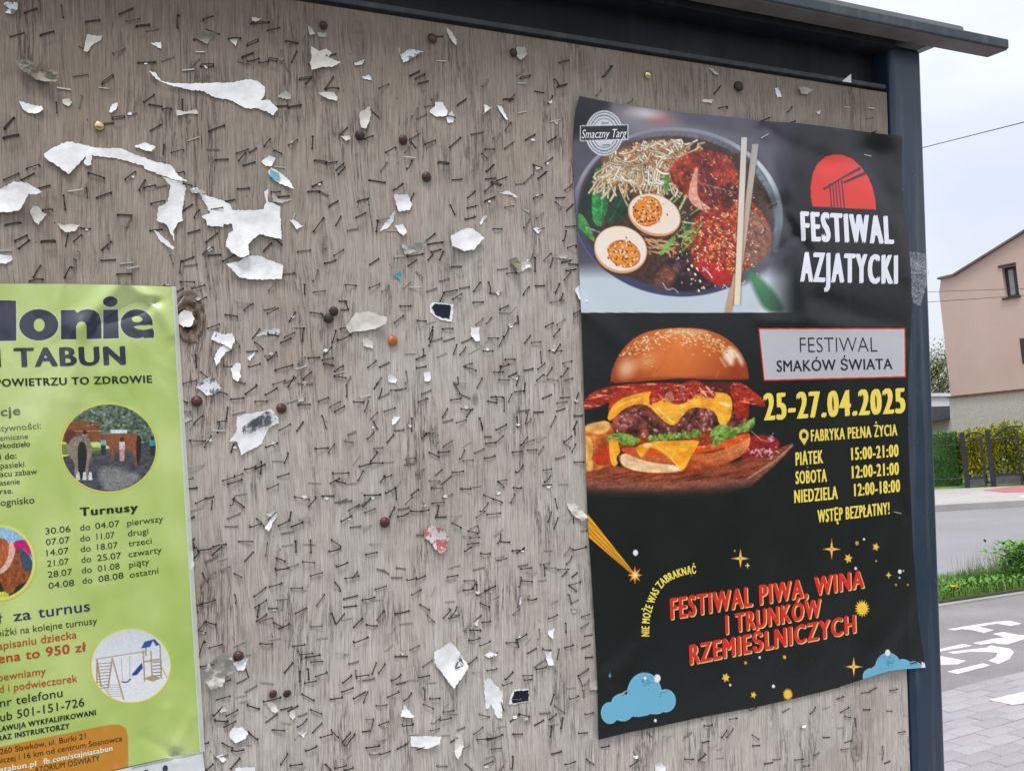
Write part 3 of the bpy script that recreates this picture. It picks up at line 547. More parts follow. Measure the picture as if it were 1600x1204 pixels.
# ================================================================== DRAWING PINS
def pin_mesh(name, mat, flat=1.0):
    m = MB(); n = 14
    prof = [(0.0009, -0.003), (0.0009, 0.0006), (0.0046, 0.0006), (0.0050, 0.0011), (0.0044, 0.0023*flat), (0.0028, 0.0032*flat), (0.0010, 0.0036*flat)]
    for r_, z in prof:
        m.v += [(r_*math.cos(k*2*math.pi/n), r_*math.sin(k*2*math.pi/n), z) for k in range(n)]
    for i in range(len(prof)-1):
        m.f += [(i*n+k, i*n+(k+1) % n, (i+1)*n+(k+1) % n, (i+1)*n+k) for k in range(n)]
    m.f.append(tuple((len(prof)-1)*n+k for k in range(n)))
    return mesh_from(name, m.v, m.f, mat, True)
PM = {k: pin_mesh('pin_' + k, MAT[k]) for k in ('pin', 'pindark', 'brass', 'orange')}
PINS = [
 (563,211,8,'pindark','rusty brown pin below the pointed scrap, touching its lower end'),
 (630,218,8,'pin','red brown pin above and left of the pin with a thin white curl'),
 (667,276,8,'pin','dark red pin with a sliver of white paper caught above it'),
 (522,486,8,'pindark','upper right pin of the two overlapping brown pins'),
 (514,497,8,'pindark','lower left pin of the two overlapping brown pins'),
 (308,627,10,'pin','red brown pin nearest the edge of the green poster, below the grey folded scrap'),
 (440,638,9,'pin','red brown pin beside the large white scrap with a dark smudge'),
 (602,816,8.5,'pin','red brown pin on its own between the crumpled curl and the pink scrap'),
 (373,1025,9,'pin','dark pin on the upper right of the crumpled paper clump'),
 (506,39,7,'pindark','shaded brown pin above the winged scrap near the roof'),
 (676,60,8,'pin','dull red brown pin just left of the folded scrap under the roof'),
 (803,82,6.5,'pindark','small dark pin with clear plastic behind it under the roof'),
 (1155,135,7,'pindark','dark pin in the shaded strip above the black poster'),
 (155,196,9.5,'brass','shiny brass pin, the only gold one of full size'),
 (614,532,8.5,'orange','orange rusted pin in the middle of the board'),
 (427,1084,7,'pin','left pin of the rusty pair above a small torn scrap'),
 (449,1083,7,'pindark','right and darker pin of the rusty pair above a small torn scrap'),
 (298,853,8,'pin','red pin half hidden by the edge of the green poster'),
 (1013,117,5.5,'brass','tiny brass pin high in the shaded strip above the black poster'),
]
for x, y, rpx, k, lab in PINS:
    P = unp(x, y, .002)
    sc = abs(unp(x+rpx, y)[0] - unp(x, y)[0]) / .0050 * .93
    sc = min(max(sc, .55), 1.15)
    o = link('drawing_pin', PM[k], None, bm(P[0], P[1], 0.0004, random.uniform(0, 6)) @ Matrix.Rotation(random.uniform(-.3, .3), 4, 'X') @ Matrix.Scale(sc, 4))
    meta(o, lab, 'drawing pin', 'drawing pins left in the board')

# ================================================================== PAPER SCRAPS
def mat_paper(name, c1, c2, ink=None, gloss=0.6):
    q = NT(name)
    v = q.coord()
    f = q.noise(v, 60, 6, 0.65)
    c = q.ramp(f, [(0.28, tuple(c1)), (0.60, tuple(c2))])
    fleck = q.ramp(q.noise(v, 700, 3, 0.7), [(0.60, 0.0), (0.72, 0.35)])
    c = q.mix(fleck, c, tuple(np.array(c1) * 0.45))
    if ink is not None:
        ik = q.ramp(q.noise(v, ink[0], 4, 0.7), [(ink[1], 0.0), (ink[1] + 0.06, 0.9)])
        c = q.mix(ik, c, ink[2])
    q.P(Base_Color=c, Roughness=gloss, Specular_IOR_Level=0.35)
    q.bump(q.noise(v, 120, 5, 0.6), 0.16, 0.0012)
    return q.m
PAP = {
 'w': mat_paper('white paper', (0.66, 0.66, 0.67), (0.90, 0.90, 0.91)),
 'c': mat_paper('yellowed paper', (0.44, 0.41, 0.36), (0.70, 0.67, 0.61)),
 'g': mat_paper('dirty grey paper', (0.26, 0.25, 0.22), (0.52, 0.50, 0.46)),
 'b': mat_paper('mouldy brown paper', (0.05, 0.045, 0.03), (0.30, 0.28, 0.21)),
 'k': mat_paper('smudged paper', (0.50, 0.51, 0.52), (0.76, 0.78, 0.80), (150, 0.52, (0.05, 0.08, 0.10))),
 'p': mat_paper('paper printed pink', (0.48, 0.44, 0.43), (0.72, 0.69, 0.68), (95, 0.50, (0.42, 0.08, 0.09))),
 't': mat_paper('turquoise printed paper', (0.02, 0.20, 0.28), (0.06, 0.36, 0.46)),
 'u': mat_paper('blue printed paper', (0.12, 0.36, 0.52), (0.25, 0.52, 0.68)),
 'x': mat_paper('black printed paper', (0.006, 0.006, 0.016), (0.012, 0.012, 0.03), None, 0.45),
}
def scrap_mesh(pts, seed, mat, curl=1.0, w0=0.0004, step=5.0):
    rnd = random.Random(seed)
    # ragged outline: long edges get small tears
    out = []
    n = len(pts)
    for i in range(n):
        a, b = pts[i], pts[(i+1) % n]
        out.append(a)
        l = math.hypot(b[0]-a[0], b[1]-a[1])
        k = int(l // 3.2)
        for j in range(1, k+1):
            t = j / (k+1)
            nx, ny = -(b[1]-a[1])/l, (b[0]-a[0])/l
            o = rnd.uniform(-.9, .9)
            out.append((a[0]+(b[0]-a[0])*t+nx*o, a[1]+(b[1]-a[1])*t+ny*o))
    P = unp([q[0] for q in out], [q[1] for q in out], w0)[:, :2]
    # interior points
    mn, mx_ = P.min(0), P.max(0)
    stp = max(0.0014, (mx_-mn).max()/30)
    ins = []
    def inside(x, y):
        c = False
        for i in range(len(P)):
            x1, y1 = P[i]; x2, y2 = P[i-1]
            if (y1 > y) != (y2 > y) and x < (x2-x1)*(y-y1)/(y2-y1)+x1: c = not c
        return c
    gy = mn[1]
    while gy < mx_[1]:
        gx = mn[0]
        while gx < mx_[0]:
            x, y = gx + rnd.uniform(-.3, .3)*stp, gy + rnd.uniform(-.3, .3)*stp
            if inside(x, y) and np.hypot(P[:, 0]-x, P[:, 1]-y).min() > stp*.5: ins.append((x, y))
            gx += stp
        gy += stp
    co = [Vector(map(float, q)) for q in P] + [Vector(q) for q in ins]
    nb = len(P)
    vs, _, fs, _, _, _ = delaunay_2d_cdt(co, [(i, (i+1) % nb) for i in range(nb)], [list(range(nb))], 1, 1e-7)
    V = np.array([[q.x, q.y] for q in vs])
    size = float((mx_-mn).max())
    c = V.mean(0)
    ang = rnd.uniform(0, 6.28)
    d = np.array([math.cos(ang), math.sin(ang)])
    s = (V-c) @ d / (size/2)
    s2 = (V-c) @ np.array([-d[1], d[0]]) / (size/2)
    edge = np.array([np.hypot(P[:, 0]-x, P[:, 1]-y).min() for x, y in V])
    lift = np.clip(s, 0, 2)**2 * .45 + np.clip(-s, 0, 2)**2 * .25 * rnd.random() + np.clip(np.abs(s2)-.4, 0, 1)*.3
    wav = np.sin(V[:, 0]*900/ (1+size*60) + rnd.uniform(0, 6)) * np.sin(V[:, 1]*760/(1+size*60) + rnd.uniform(0, 6))
    fold = np.abs(((V-c) @ np.array([math.cos(ang+1.1), math.sin(ang+1.1)]))/size*3 % 1 - .5)
    amp = min(size*.11, .0028) * curl
    fl = np.zeros(len(V))
    for _ in range(3 if size > .02 else 2):
        a_ = rnd.uniform(0, 6.28); o_ = rnd.uniform(-.45, .45); dd_ = ((V-c) @ np.array([math.cos(a_), math.sin(a_)]))/(size/2)-o_
        fl += np.clip(dd_, 0, 2)*rnd.uniform(.25, .9)
    cr_ = fbm(V[:, 0]*160+seed, V[:, 1]*160, 3, seed % 97)
    dn_ = np.clip(.35-(V[:, 1]-c[1])/size, 0, 1)
    H = w0 + amp*1.15*(.45*lift + 1.0*fl + (.13 if curl < 2 else .9)*cr_ + .55*dn_)
    H -= H.min()-w0*.8
    # foreshorten so the outline still lies where the lifted sheet is seen
    f = [q for q in fs]
    return mesh_from('scrap', [(V[i, 0], V[i, 1], H[i]) for i in range(len(V))], f, mat, False)
def scrap(pts, mk, label, cat='paper scrap', group='torn paper scraps left under staples', curl=1.0, seed=None, w0=.0004, name='paper_scrap', parent=None):
    pts = [(float(a), float(b)) for a, b in pts]
    sd = seed if seed is not None else int(pts[0][0]*31+pts[0][1]*7)
    me = scrap_mesh(pts, sd, PAP[mk] if isinstance(mk, str) else mk, curl, w0)
    cen = np.mean([q.co[:] for q in me.vertices], 0)
    if parent is None:
        me.transform(Matrix.Translation((-cen[0], -cen[1], 0)))
        o = link(name, me, None, bm(cen[0], cen[1], 0))
        meta(o, label, cat, group)
    else:
        me.transform(Matrix.Translation((-parent['cx'], -parent['cy'], 0)))
        o = link(name, me, parent, Matrix.Identity(4))
        if label: o['label'] = label
    if parent is None: o['cx'] = float(cen[0]); o['cy'] = float(cen[1])
    sm = o.modifiers.new('thickness', 'SOLIDIFY'); sm.thickness = 0.00016; sm.offset = 1
    return o
def PT(t): return [tuple(float(z) for z in q.split(',')) for q in t.split()]
SCR = [
 ('w','233,112 243,115 251,128 270,131 300,131 365,129 385,124 402,127 414,137 413,150 407,157 421,157 434,171 427,181 414,174 404,170 385,170 363,158 330,151 318,143 296,141 265,134 245,125 237,118','long white torn strip widening to the right, highest of the big white pieces',1.2),
 ('w','68,243 85,230 105,221 125,225 150,231 190,232 215,243 240,252 268,259 278,275 295,285 270,281 250,273 226,264 225,260 205,254 180,247 150,244 143,243 143,258 137,260 131,255 134,244 108,273 95,264 70,247','arched white strip of torn paper with a folded triangle at its left end',1.5),
 ('w','252,277 268,282 285,283 291,295 288,310 284,330 285,346 278,348 270,362 273,380 260,352 244,345 247,325 262,315 266,290','ragged white piece hanging from the right end of the arched strip',1.5),
 ('w','240,360 247,362 258,374 272,388 270,391 250,376','slender white sliver below the ragged hanging piece',1.0),
 ('w','300,295 308,293 316,303 330,308 345,312 360,320 363,328 385,329 410,328 415,318 412,300 418,296 418,316 437,323 439,375 423,371 405,366 393,376 387,382 387,400 374,404 360,396 352,384 356,366 364,360 362,350 349,351 348,355 323,353 322,345 315,338 328,333 320,318 313,305','largest white torn piece, ragged with a square right side',1.3),
 ('w','352,413 370,410 388,400 402,399 425,408 441,415 440,436 415,437 395,437 373,434 365,425','curled white flap directly under the largest torn piece',1.9),
 ('w','-20,300 0,296 22,285 42,289 66,304 58,308 45,306 38,320 30,331 0,333 -20,332','big folded white piece cut by the left edge of the photo, above the green poster',1.9),
 ('c','47,330 52,321 60,323 66,332 73,334 65,345 60,353 53,345','small pale fan shaped scrap beside the big folded piece at the far left',1.0),
 ('c','90,350 100,352 113,350 125,352 118,361 103,364 95,358','small curved pale scrap above the green poster',1.0),
 ('w','-8,397 18,399 20,405 10,412 -8,412','white corner sticking in at the far left just above the green poster',1.0),
 ('w','30,158 50,164 65,166 68,172 58,178 45,177 35,170','small white rolled fold left of the brass pin',1.6),
 ('c','97,156 108,154 113,161 107,166 99,163','tiny cream flake beside the rolled fold near the brass pin',1.0),
 ('b','26,98 40,96 48,98 60,104 76,110 90,118 92,126 86,132 70,131 56,126 45,120 28,108','crumpled mouldy grey brown wad near the top left corner',2.6),
 ('c','136,55 160,57 158,63 147,68 136,82 130,80','forked pale scrap near the top left with a slit in it',1.0),
 ('k','4,4 27,4 28,15 20,24 8,20 15,14 7,8','hooked scrap in the very top left corner of the photo',1.2),
 ('w','235,68 251,66 252,77','tiny white triangle held by a staple left of the olive scrap',1.0),
 ('b','306,58 320,48 340,53 333,58 323,70 308,62','olive grey scrap pinned by two staples near the top',1.4),
 ('c','358,61 372,61 368,73','tiny pale triangle hanging below a staple right of the olive scrap',1.0),
 ('c','394,27 410,29 400,34 393,34','tiny pale sliver under a staple, topmost of the small ones',1.0),
 ('g','480,39 488,45 492,53 484,57','left wing of the small winged scrap under the shaded pin',1.5),
 ('g','495,51 510,53 510,58 497,57','right wing of the small winged scrap under the shaded pin',1.5),
 ('c','484,74 498,81 510,76 518,84 513,90 532,99 520,105 500,107 485,113 482,104 485,90','large off white jagged scrap with two staples across it near the roof',.8),
 ('g','433,152 446,142 454,149 453,156','small greyish triangle right of the long white strip',1.1),
 ('c','496,146 508,144 520,143 527,153 525,159 512,156','pale leaf shaped scrap between the jagged scrap and the pointed one',1.0),
 ('c','553,98 570,93 565,102 555,103','small tan scrap folded over a staple right of the jagged scrap',1.6),
 ('w','565,121 576,117 582,126 570,124','tiny white flake below the folded tan scrap',1.0),
 ('c','562,176 577,167 580,175 577,190 570,202 563,200 561,185','upright pale pointed scrap above the brown pin',1.1),
 ('c','531,213 545,212 548,218 540,221','tiny cream curl left of the brown pin',1.2),
 ('k','620,73 629,97 630,99 661,82 640,76 625,88','pointed triangular scrap with a bent white left fold under the roof',1.2),
 ('c','697,43 706,50 712,64 710,75 701,60','narrow folded scrap just under the dark roof rail',1.6),
 ('w','671,175 680,165 680,159 692,160 699,175 696,182 682,183','bright white rounded scrap, left of two touching ones',.9),
 ('w','697,184 705,173 711,185 707,192 699,192','smaller cream scrap, right of two touching ones',1.0),
 ('w','756,163 767,168 757,177','tiny white arrow shaped flake left of the white feather shaped one',1.0),
 ('w','775,165 784,166 793,187 790,188','white feather shaped sliver left of the black poster',1.2),
 ('w','408,253 420,243 430,247 424,260 415,260','small white scrap just above the one printed blue',1.2),
 ('w','418,270 423,262 438,270 452,282 459,296 445,291 430,284','white scrap with a light blue printed corner',1.1),
 ('g','424,300 437,312 458,312 440,318 426,316','limp greyish strip below the blue printed scrap',1.0),
 ('w','452,344 460,344 473,353 464,359','small white kite shaped flake right of the largest torn piece',1.2),
 ('w','614,305 637,304 644,319 640,328 622,331','square white scrap with rounded lower corners in the upper middle',1.1),
 ('w','593,361 600,350 616,330 615,345 605,357','narrow white blade shaped scrap below the square scrap',.9),
 ('w','617,352 630,350 635,362 630,369 622,362','small white oval scrap touching the blade shaped one',1.0),
 ('w','701,370 720,360 727,357 737,357 745,363 755,373 740,390 722,393 703,386','white half round fan shaped scrap with dark folds',1.0),
 ('w','749,348 755,338 761,338 757,343 751,352','tiny white hook above the half round scrap',1.2),
 ('w','780,302 793,298 803,304 808,309 795,304','thin white crescent sliver left of the black poster',1.2),
 ('g','815,326 828,328 826,333','tiny pale fleck right of the thin white crescent',1.2),
 ('w','833,357 840,355 845,360 840,365','tiny white twist left of the salad bowl picture',1.5),
 ('g','625,380 640,385 650,378 662,378 660,388 645,395 632,398','crumpled dirty paper tangled with rusty staples left of the fan scrap',2.6),
 ('t','614,430 626,424 626,438','tiny turquoise triangle, the only one of its colour',1.0),
 ('b','794,405 806,402 812,412 808,426 800,418','dark mouldy shred tangled with staples near the black poster',2.6),
 ('c','808,410 828,407 830,418 806,427','cream scrap beside the dark mouldy shred near the black poster',1.3),
 ('g','870,402 882,394 887,400 883,405','tiny folded scrap close to the left edge of the black poster',1.4),
 ('w','279,492 287,484 300,487 304,499 298,510 286,511 278,504','pale wad filling the round knot hole beside the green poster',1.6),
 ('w','329,530 335,518 352,523 362,520 366,532 360,545 350,538 338,534','upper part of the two leaf shaped white scraps right of the green poster',1.4),
 ('w','360,536 362,546 352,550 338,572 334,560 343,542','lower downward pointing leaf shaped white scrap right of the green poster',1.2),
 ('k','397,527 415,514 430,512 437,515 436,524 410,523','folded white scrap with a black fleck, left of the overlapping pins',1.6),
 ('c','540,510 555,489 575,486 602,497 600,507 585,514 560,518 545,520','broad crumpled off white scrap right of the overlapping pins',1.6),
 ('c','566,530 572,527 582,533 583,544 567,541','small cream square with a staple across, below the broad crumpled scrap',1.1),
 ('w','360,573 372,566 376,568 375,590 370,596 364,592','small white shield shaped scrap printed with a tiny black letter',1.0),
 ('k','306,605 322,590 333,590 345,606 340,612 324,618','grey folded scrap above the pin nearest the green poster',1.8),
 ('w','735,512 749,510 749,532 741,533 735,525','upright white rectangle of paper under the black printed square',.9),
 ('w','606,583 612,585 621,593 618,599 606,596','small white triangular flake below the orange pin',1.3),
 ('w','662,582 672,580 673,590 669,596 663,595','small white rounded tab right of the flake below the orange pin',1.1),
 ('w','611,655 617,650 625,651 618,660 612,664','small white comma shaped flake in the middle of the board',1.3),
 ('w','415,803 430,797 433,805 427,815 418,829 413,824 425,808','crumpled white curl in the lower left part of the wood',2.2),
 ('p','661,826 672,820 690,825 700,842 695,858 689,865 677,855 670,843 662,840','heart shaped scrap printed pink and red',1.3),
 ('c','885,786 897,785 908,795 915,806 908,813 895,805 888,795','layered pale shred at the left edge of the black poster',2.0),
 ('w','850,758 862,758 858,763','tiny white fleck up and left of the layered shred',1.0),
 ('g','330,1030 345,1013 355,1015 362,1030 366,1046 352,1055 345,1070 328,1074 318,1060 318,1045','crumpled grey clump of old paper beside the green poster',3.4),
 ('w','362,1035 375,1030 388,1028 382,1045 372,1047','clean white tag under the dark pin of the grey clump',1.4),
 ('w','358,1145 363,1137 379,1135 387,1143 383,1152 368,1159 358,1150','bright white hexagonal scrap low down right of the green poster',1.0),
 ('c','415,1097 425,1095 435,1108 430,1112 424,1110','cream torn scrap below the rusty pin pair',1.2),
 ('c','452,1112 460,1108 461,1117 457,1124 452,1118','tiny cream chip right of the scrap below the rusty pin pair',1.2),
 ('w','466,1145 480,1141 475,1152','small bright white triangle, lowest of the chips below the rusty pins',1.0),
 ('w','677,1017 690,1010 704,1002 718,1018 730,1040 722,1052 705,1072 688,1048 677,1034','large white diamond shaped scrap with a sketchy black outline mark',1.3),
 ('w','755,1062 763,1058 784,1079 784,1090 783,1121 776,1120 768,1100 762,1107 758,1105 757,1085','long torn white scrap with two prongs beside the black square scrap',1.2),
 ('w','625,1118 632,1101 646,1118 635,1119','small white triangle with a staple on its left side, low on the board',1.1),
 ('w','641,1150 688,1148 684,1160 665,1168 642,1165','wide white rectangle of paper torn along the bottom',1.1),
 ('c','712,1145 720,1142 724,1165 713,1182 709,1178','upright crooked pale scrap right of the wide white rectangle',1.6),
 ('w','756,1023 765,1018 776,1020 770,1027 760,1025','small creamy flake above the two pronged scrap',1.4),
 ('w','856,985 867,981 862,997 857,992','tiny white drop shaped flake near the poster with the clouds',1.2),
 ('w','850,1018 861,1017 864,1038 856,1038','narrow off white tab near the left edge of the black poster',.9),
 ('c','741,968 749,966 745,977 741,975','tiny cream chip caught between two staples above the creamy flake',1.2),
 ('w','810,933 816,931 813,945 811,944','tiny white splinter beside an upright staple near the poster',1.0),
 ('w','337,1181 348,1177 354,1186 348,1190','tiny white chip on a staple near the bottom left of the wood',1.3),
 ('w','368,1199 398,1197 398,1212 368,1212','white paper edge at the very bottom of the photo',1.0),
 ('w','897,452 912,440 916,472 903,468','white corner sticking out from behind the left edge of the black poster',1.0),
 ('g','921,1064 938,1062 938,1077 920,1076','bit of cloudy tape sticking out beside the blue cloud',1.0),
 ('w','1210,138 1216,137 1221,152 1214,153','upright white slip in the shaded strip above the black poster',.9),
 ('c','1094,158 1102,155 1114,157 1110,162','cream almond shaped flake just above the black poster',1.1),
 ('c','1273,175 1281,172 1280,179','tiny pale chip on the wood above the red half disc',1.1),
 ('g','1245,138 1254,136 1264,144 1257,149 1248,146','twisted clear plastic bit under the rail above the red half disc',2.2),
 ('g','1107,106 1113,107 1122,117 1116,117','pale curl hanging from the rail above the salad bowl picture',1.5),
 ('w','291,866 301,860 303,884 297,889 292,882','white shred partly hidden by the green poster, under the half hidden pin',1.6),
 ('w','210,229 224,223 230,224 243,231 236,238 222,234','small white peaked curl above the arched strip',1.8),
 ('c','275,172 290,175 307,171 309,178 292,178 276,183','thin pinkish slip under a staple below the long strip',1.0),
 ('g','322,303 300,302 296,296 303,293 314,297','grey curl at the left tip of the largest torn piece',1.4),
 ('w','1023,1194 1032,1188 1040,1198 1037,1210 1024,1210','white scrap below the black poster at the bottom of the photo',1.5),
 ('g','807,74 820,73 823,86 812,96 806,88','crinkled piece of clear plastic beside the small dark pin',1.6),
 ('w','175,163 184,161 182,170 174,177 170,176','tiny white folded chip up and right of the brass pin',1.3),
 ('g','464,620 474,619 474,626 466,628','tiny pale fleck on a staple above the pin beside the smudged scrap',1.1),
 ('w','386,560 400,548 396,556 390,564','tiny pale chip below a staple left of the printed letter scrap',1.0),
 ('g','285,645 298,648 300,655 290,660 284,652','tangled grey shred at the edge of the green poster under the pin',2.4),
 ('g','340,1098 352,1096 354,1108 346,1112 340,1108','small brownish curl above the bright hexagonal scrap',2.0),
 ('w','820,420 823,405 829,407 827,418','pale sliver standing beside the cream scrap near the black poster',1.4),
]
for q in SCR:
    scrap(PT(q[1]), q[0], q[2], curl=q[3])
# scraps that carry print
s57 = scrap(PT('370,650 423,639 433,650 436,660 420,668 408,694 376,711 370,690 357,689 369,675'), 'w', 'large white scrap with a dark blue grey smudge and a printed letter', curl=.6)
s58 = scrap(PT('671,478 677,472 709,475 706,502 690,500 680,495 672,488'), 'w', 'small scrap printed black inside a white border, upper of the two black ones', curl=.15)
scrap(PT('674,480 680,474 704,477 703,499 690,496 680,491'), 'x', None, curl=.1, parent=s58, w0=.00085, name='black_print')
s76 = scrap(PT('794,1099 799,1082 803,1077 826,1075 827,1095 802,1100'), 'w', 'small scrap printed black with a torn white left edge, lower of the two black ones', curl=.15)
scrap(PT('800,1090 803,1080 826,1077 826,1094 801,1098'), 'x', None, curl=.1, parent=s76, w0=.00085, name='black_print')
# the blue corner and the smudge
for o in list(COL.objects):
    if o.get('label') == 'white scrap with a light blue printed corner':
        scrap(PT('419,271 423,264 436,271 439,278 430,282'), 'u', None, curl=.3, parent=o, w0=.0022, name='blue_print')
qi = NT('smudged printing ink'); vi = qi.coord(); qi.P(Base_Color=(.05, .075, .085), Roughness=.6, Alpha=qi.ramp(qi.noise(vi, 190, 5, .7), [(.40, 0.0), (.58, .9)])); ink = qi.m
scrap(PT('378,668 392,658 404,650 416,642 428,646 432,655 420,664 406,668 394,676 380,678'), ink, None, curl=.3, parent=s57, w0=.0024, name='ink_smudge')
for o in list(COL.objects):
    if str(o.get('label', '')).startswith('large white diamond'):
        for t_ in ('711,1042 719,1024 721,1025 713,1043', '719,1025 726,1037 724,1038 718,1028', '711,1043 724,1038 724,1040 712,1045', '714,1036 719,1030 720,1031 715,1038'):
            scrap(PT(t_), ink, None, curl=.2, parent=o, w0=.0040, name='printed_mark')
# the white triangle on the rail
tri = mesh_from('tri', [(-.006, 0, 0), (.0075, 0, 0), (.0075, .0095, 0)], [(0, 1, 2)], PAP['w'])
P = unp(1323, 136, .0045)
o = link('paper_scrap', tri, None, bm(P[0], .6455, .0040)); o.modifiers.new('t', 'SOLIDIFY').thickness = .0003
meta(o, 'white paper triangle stuck on the steel rail under the roof', 'paper scrap', 'torn paper scraps left under staples')
# clear tape on the post
q = NT('crinkled clear tape')
v = q.coord()
f = q.noise(v, 260, 5, 0.7, 1.5)
q.P(Base_Color=(0.60, 0.66, 0.70), Roughness=0.18, Alpha=q.ramp(f, [(0.42, 0.03), (0.70, 0.38)]), Specular_IOR_Level=0.6)
q.bump(f, 0.8, 0.002)
tp = scrap(PT('1421,393 1434,393 1449,397 1452,425 1448,440 1434,478 1423,474 1421,440'), q.m, 'crinkled clear tape stuck over the post beside the black poster', cat='tape', group=None, curl=.8, w0=.0062, name='clear_tape')
tp2 = scrap(PT('1424,403 1452,421 1453,427 1424,418'), q.m, None, curl=.3, parent=tp, w0=.0080, name='tape_strand')
tp3 = scrap(PT('1424,424 1453,425 1452,429 1424,427'), q.m, None, curl=.3, parent=tp, w0=.0080, name='tape_strand')

# tiny flecks of paper still caught by single staples
fl_r = random.Random(5); flk = {}; spots_ = []
for s_ in inst:
    if fl_r.random() < .085: spots_.append((s_[9]+fl_r.uniform(-4, 4), s_[10]+fl_r.uniform(-3, 5)))
for x, y in spots_:
    if any(abs(x-np.mean([p_[0] for p_ in PT(q_[1])])) < 16 and abs(y-np.mean([p_[1] for p_ in PT(q_[1])])) < 14 for q_ in SCR): continue
    k = min(range(len(LMARK)), key=lambda z: (LMARK[z][1]-x)**2+(LMARK[z][2]-y)**2)
    dx, dy = x-LMARK[k][1], y-LMARK[k][2]
    flk.setdefault((k, ('right of' if dx > 0 else 'left of') if abs(dx) > abs(dy) else ('below' if dy > 0 else 'above')), []).append((math.hypot(dx, dy), x, y))
for (k, w_), lst in flk.items():
    for r_, (_, x, y) in enumerate(sorted(lst)):
        n_ = fl_r.randrange(4, 7); a0 = fl_r.uniform(0, 6); rr = fl_r.uniform(2.6, 5.2)
        pts_ = [(x+rr*fl_r.uniform(.5, 1.2)*math.cos(a0+j*6.283/n_), y+rr*fl_r.uniform(.4, .9)*math.sin(a0+j*6.283/n_)) for j in range(n_)]
        scrap(pts_, fl_r.choice('wwcg'), 'tiny paper fleck, %s one %s the %s' % (ORD[r_], w_, LMARK[k][0]), curl=fl_r.uniform(.8, 2), group='tiny flecks of paper under staples', name='paper_fleck', cat='paper scrap')


# ================================================================== PRINT PAINTER (everything in flat poster space)
class Paint:
    """colours on the poster's vertices; shapes are given in a picture frame (ox, oy, scale)"""
    def __init__(s, X, Y, base):
        s.X, s.Y = X, Y
        s.C = np.zeros((len(X), 3)) + np.array(base, float)
        s.frame(0, 0, 1)
    def frame(s, ox, oy, sc):
        s.x = (s.X-ox)*sc; s.y = (s.Y-oy)*sc; s.sc = sc
    def blend(s, m, c, idx=None):
        m = np.clip(m, 0, 1)[:, None]
        if idx is None: s.C = s.C*(1-m) + np.asarray(c, float)*m
        else: s.C[idx] = s.C[idx]*(1-m) + np.asarray(c, float)*m
    def box(s, x0, y0, x1, y1): return np.nonzero((s.x > x0) & (s.x < x1) & (s.y > y0) & (s.y < y1))[0]
    def ell(s, cx, cy, rx, ry, c, rot=0, soft=None, a=1.0, clip=None):
        soft = soft if soft is not None else .6*s.sc
        R = max(rx, ry) + soft*2
        i = s.box(cx-R, cy-R, cx+R, cy+R)
        if not len(i): return
        x, y = s.x[i]-cx, s.y[i]-cy
        co, sn = math.cos(rot), math.sin(rot)
        u, v = x*co+y*sn, -x*sn+y*co
        d = (np.sqrt((u/rx)**2+(v/ry)**2)-1)*min(rx, ry)
        m = np.clip(.5-d/soft, 0, 1)*a
        if clip is not None: m = m*clip(s.x[i], s.y[i])
        s.blend(m, c if not callable(c) else c(s.x[i], s.y[i]), i)
    def poly(s, pts, c, soft=None, a=1.0, smooth=0):
        if isinstance(pts, str): pts = PT(pts)
        P = np.array(pts, float)
        for _ in range(smooth):
            Q = np.roll(P, -1, 0)
            P = np.stack([P*.75+Q*.25, P*.25+Q*.75], 1).reshape(-1, 2)
        soft = soft if soft is not None else .6*s.sc
        i = s.box(P[:, 0].min()-soft, P[:, 1].min()-soft, P[:, 0].max()+soft, P[:, 1].max()+soft)
        if not len(i): return
        x, y = s.x[i], s.y[i]
        ins = np.zeros(len(i), bool); dd = np.full(len(i), 1e9)
        for k in range(len(P)):
            ax, ay = P[k]; bx, by = P[(k+1) % len(P)]
            c1 = (ay > y) != (by > y)
            with np.errstate(divide='ignore', invalid='ignore'):
                xx = (bx-ax)*(y-ay)/((by-ay) if by != ay else 1e-9)+ax
            ins ^= c1 & (x < xx)
            ex, ey = bx-ax, by-ay
            t = np.clip(((x-ax)*ex+(y-ay)*ey)/(ex*ex+ey*ey+1e-12), 0, 1)
            dd = np.minimum(dd, (x-ax-t*ex)**2+(y-ay-t*ey)**2)
        d = np.sqrt(dd); d = np.where(ins, -d, d)
        s.blend(np.clip(.5-d/soft, 0, 1)*a, c if not callable(c) else c(x, y), i)
    def line(s, pts, w, c, soft=None, a=1.0, smooth=0):
        if isinstance(pts, str): pts = PT(pts)
        P = np.array(pts, float)
        for _ in range(smooth):
            Q = [P[0]]
            for u, v in zip(P, P[1:]): Q += [u*.75+v*.25, u*.25+v*.75]
            Q.append(P[-1]); P = np.array(Q)
        soft = soft if soft is not None else .6*s.sc
        i = s.box(P[:, 0].min()-w-soft, P[:, 1].min()-w-soft, P[:, 0].max()+w+soft, P[:, 1].max()+w+soft)
        if not len(i): return
        x, y = s.x[i], s.y[i]; dd = np.full(len(i), 1e9)
        for (ax, ay), (bx, by) in zip(P, P[1:]):
            ex, ey = bx-ax, by-ay
            t = np.clip(((x-ax)*ex+(y-ay)*ey)/(ex*ex+ey*ey+1e-12), 0, 1)
            dd = np.minimum(dd, (x-ax-t*ex)**2+(y-ay-t*ey)**2)
        s.blend(np.clip(.5-(np.sqrt(dd)-w/2)/soft, 0, 1)*a, c if not callable(c) else c(x, y), i)
    def star(s, cx, cy, R, n, inner, c, rot=0):
        pts = []
        for k in range(2*n):
            r_ = R if k % 2 == 0 else R*inner
            a = rot + k*math.pi/n - math.pi/2
            pts.append((cx+r_*math.cos(a)*.86, cy+r_*math.sin(a)))
        s.poly(pts, c)
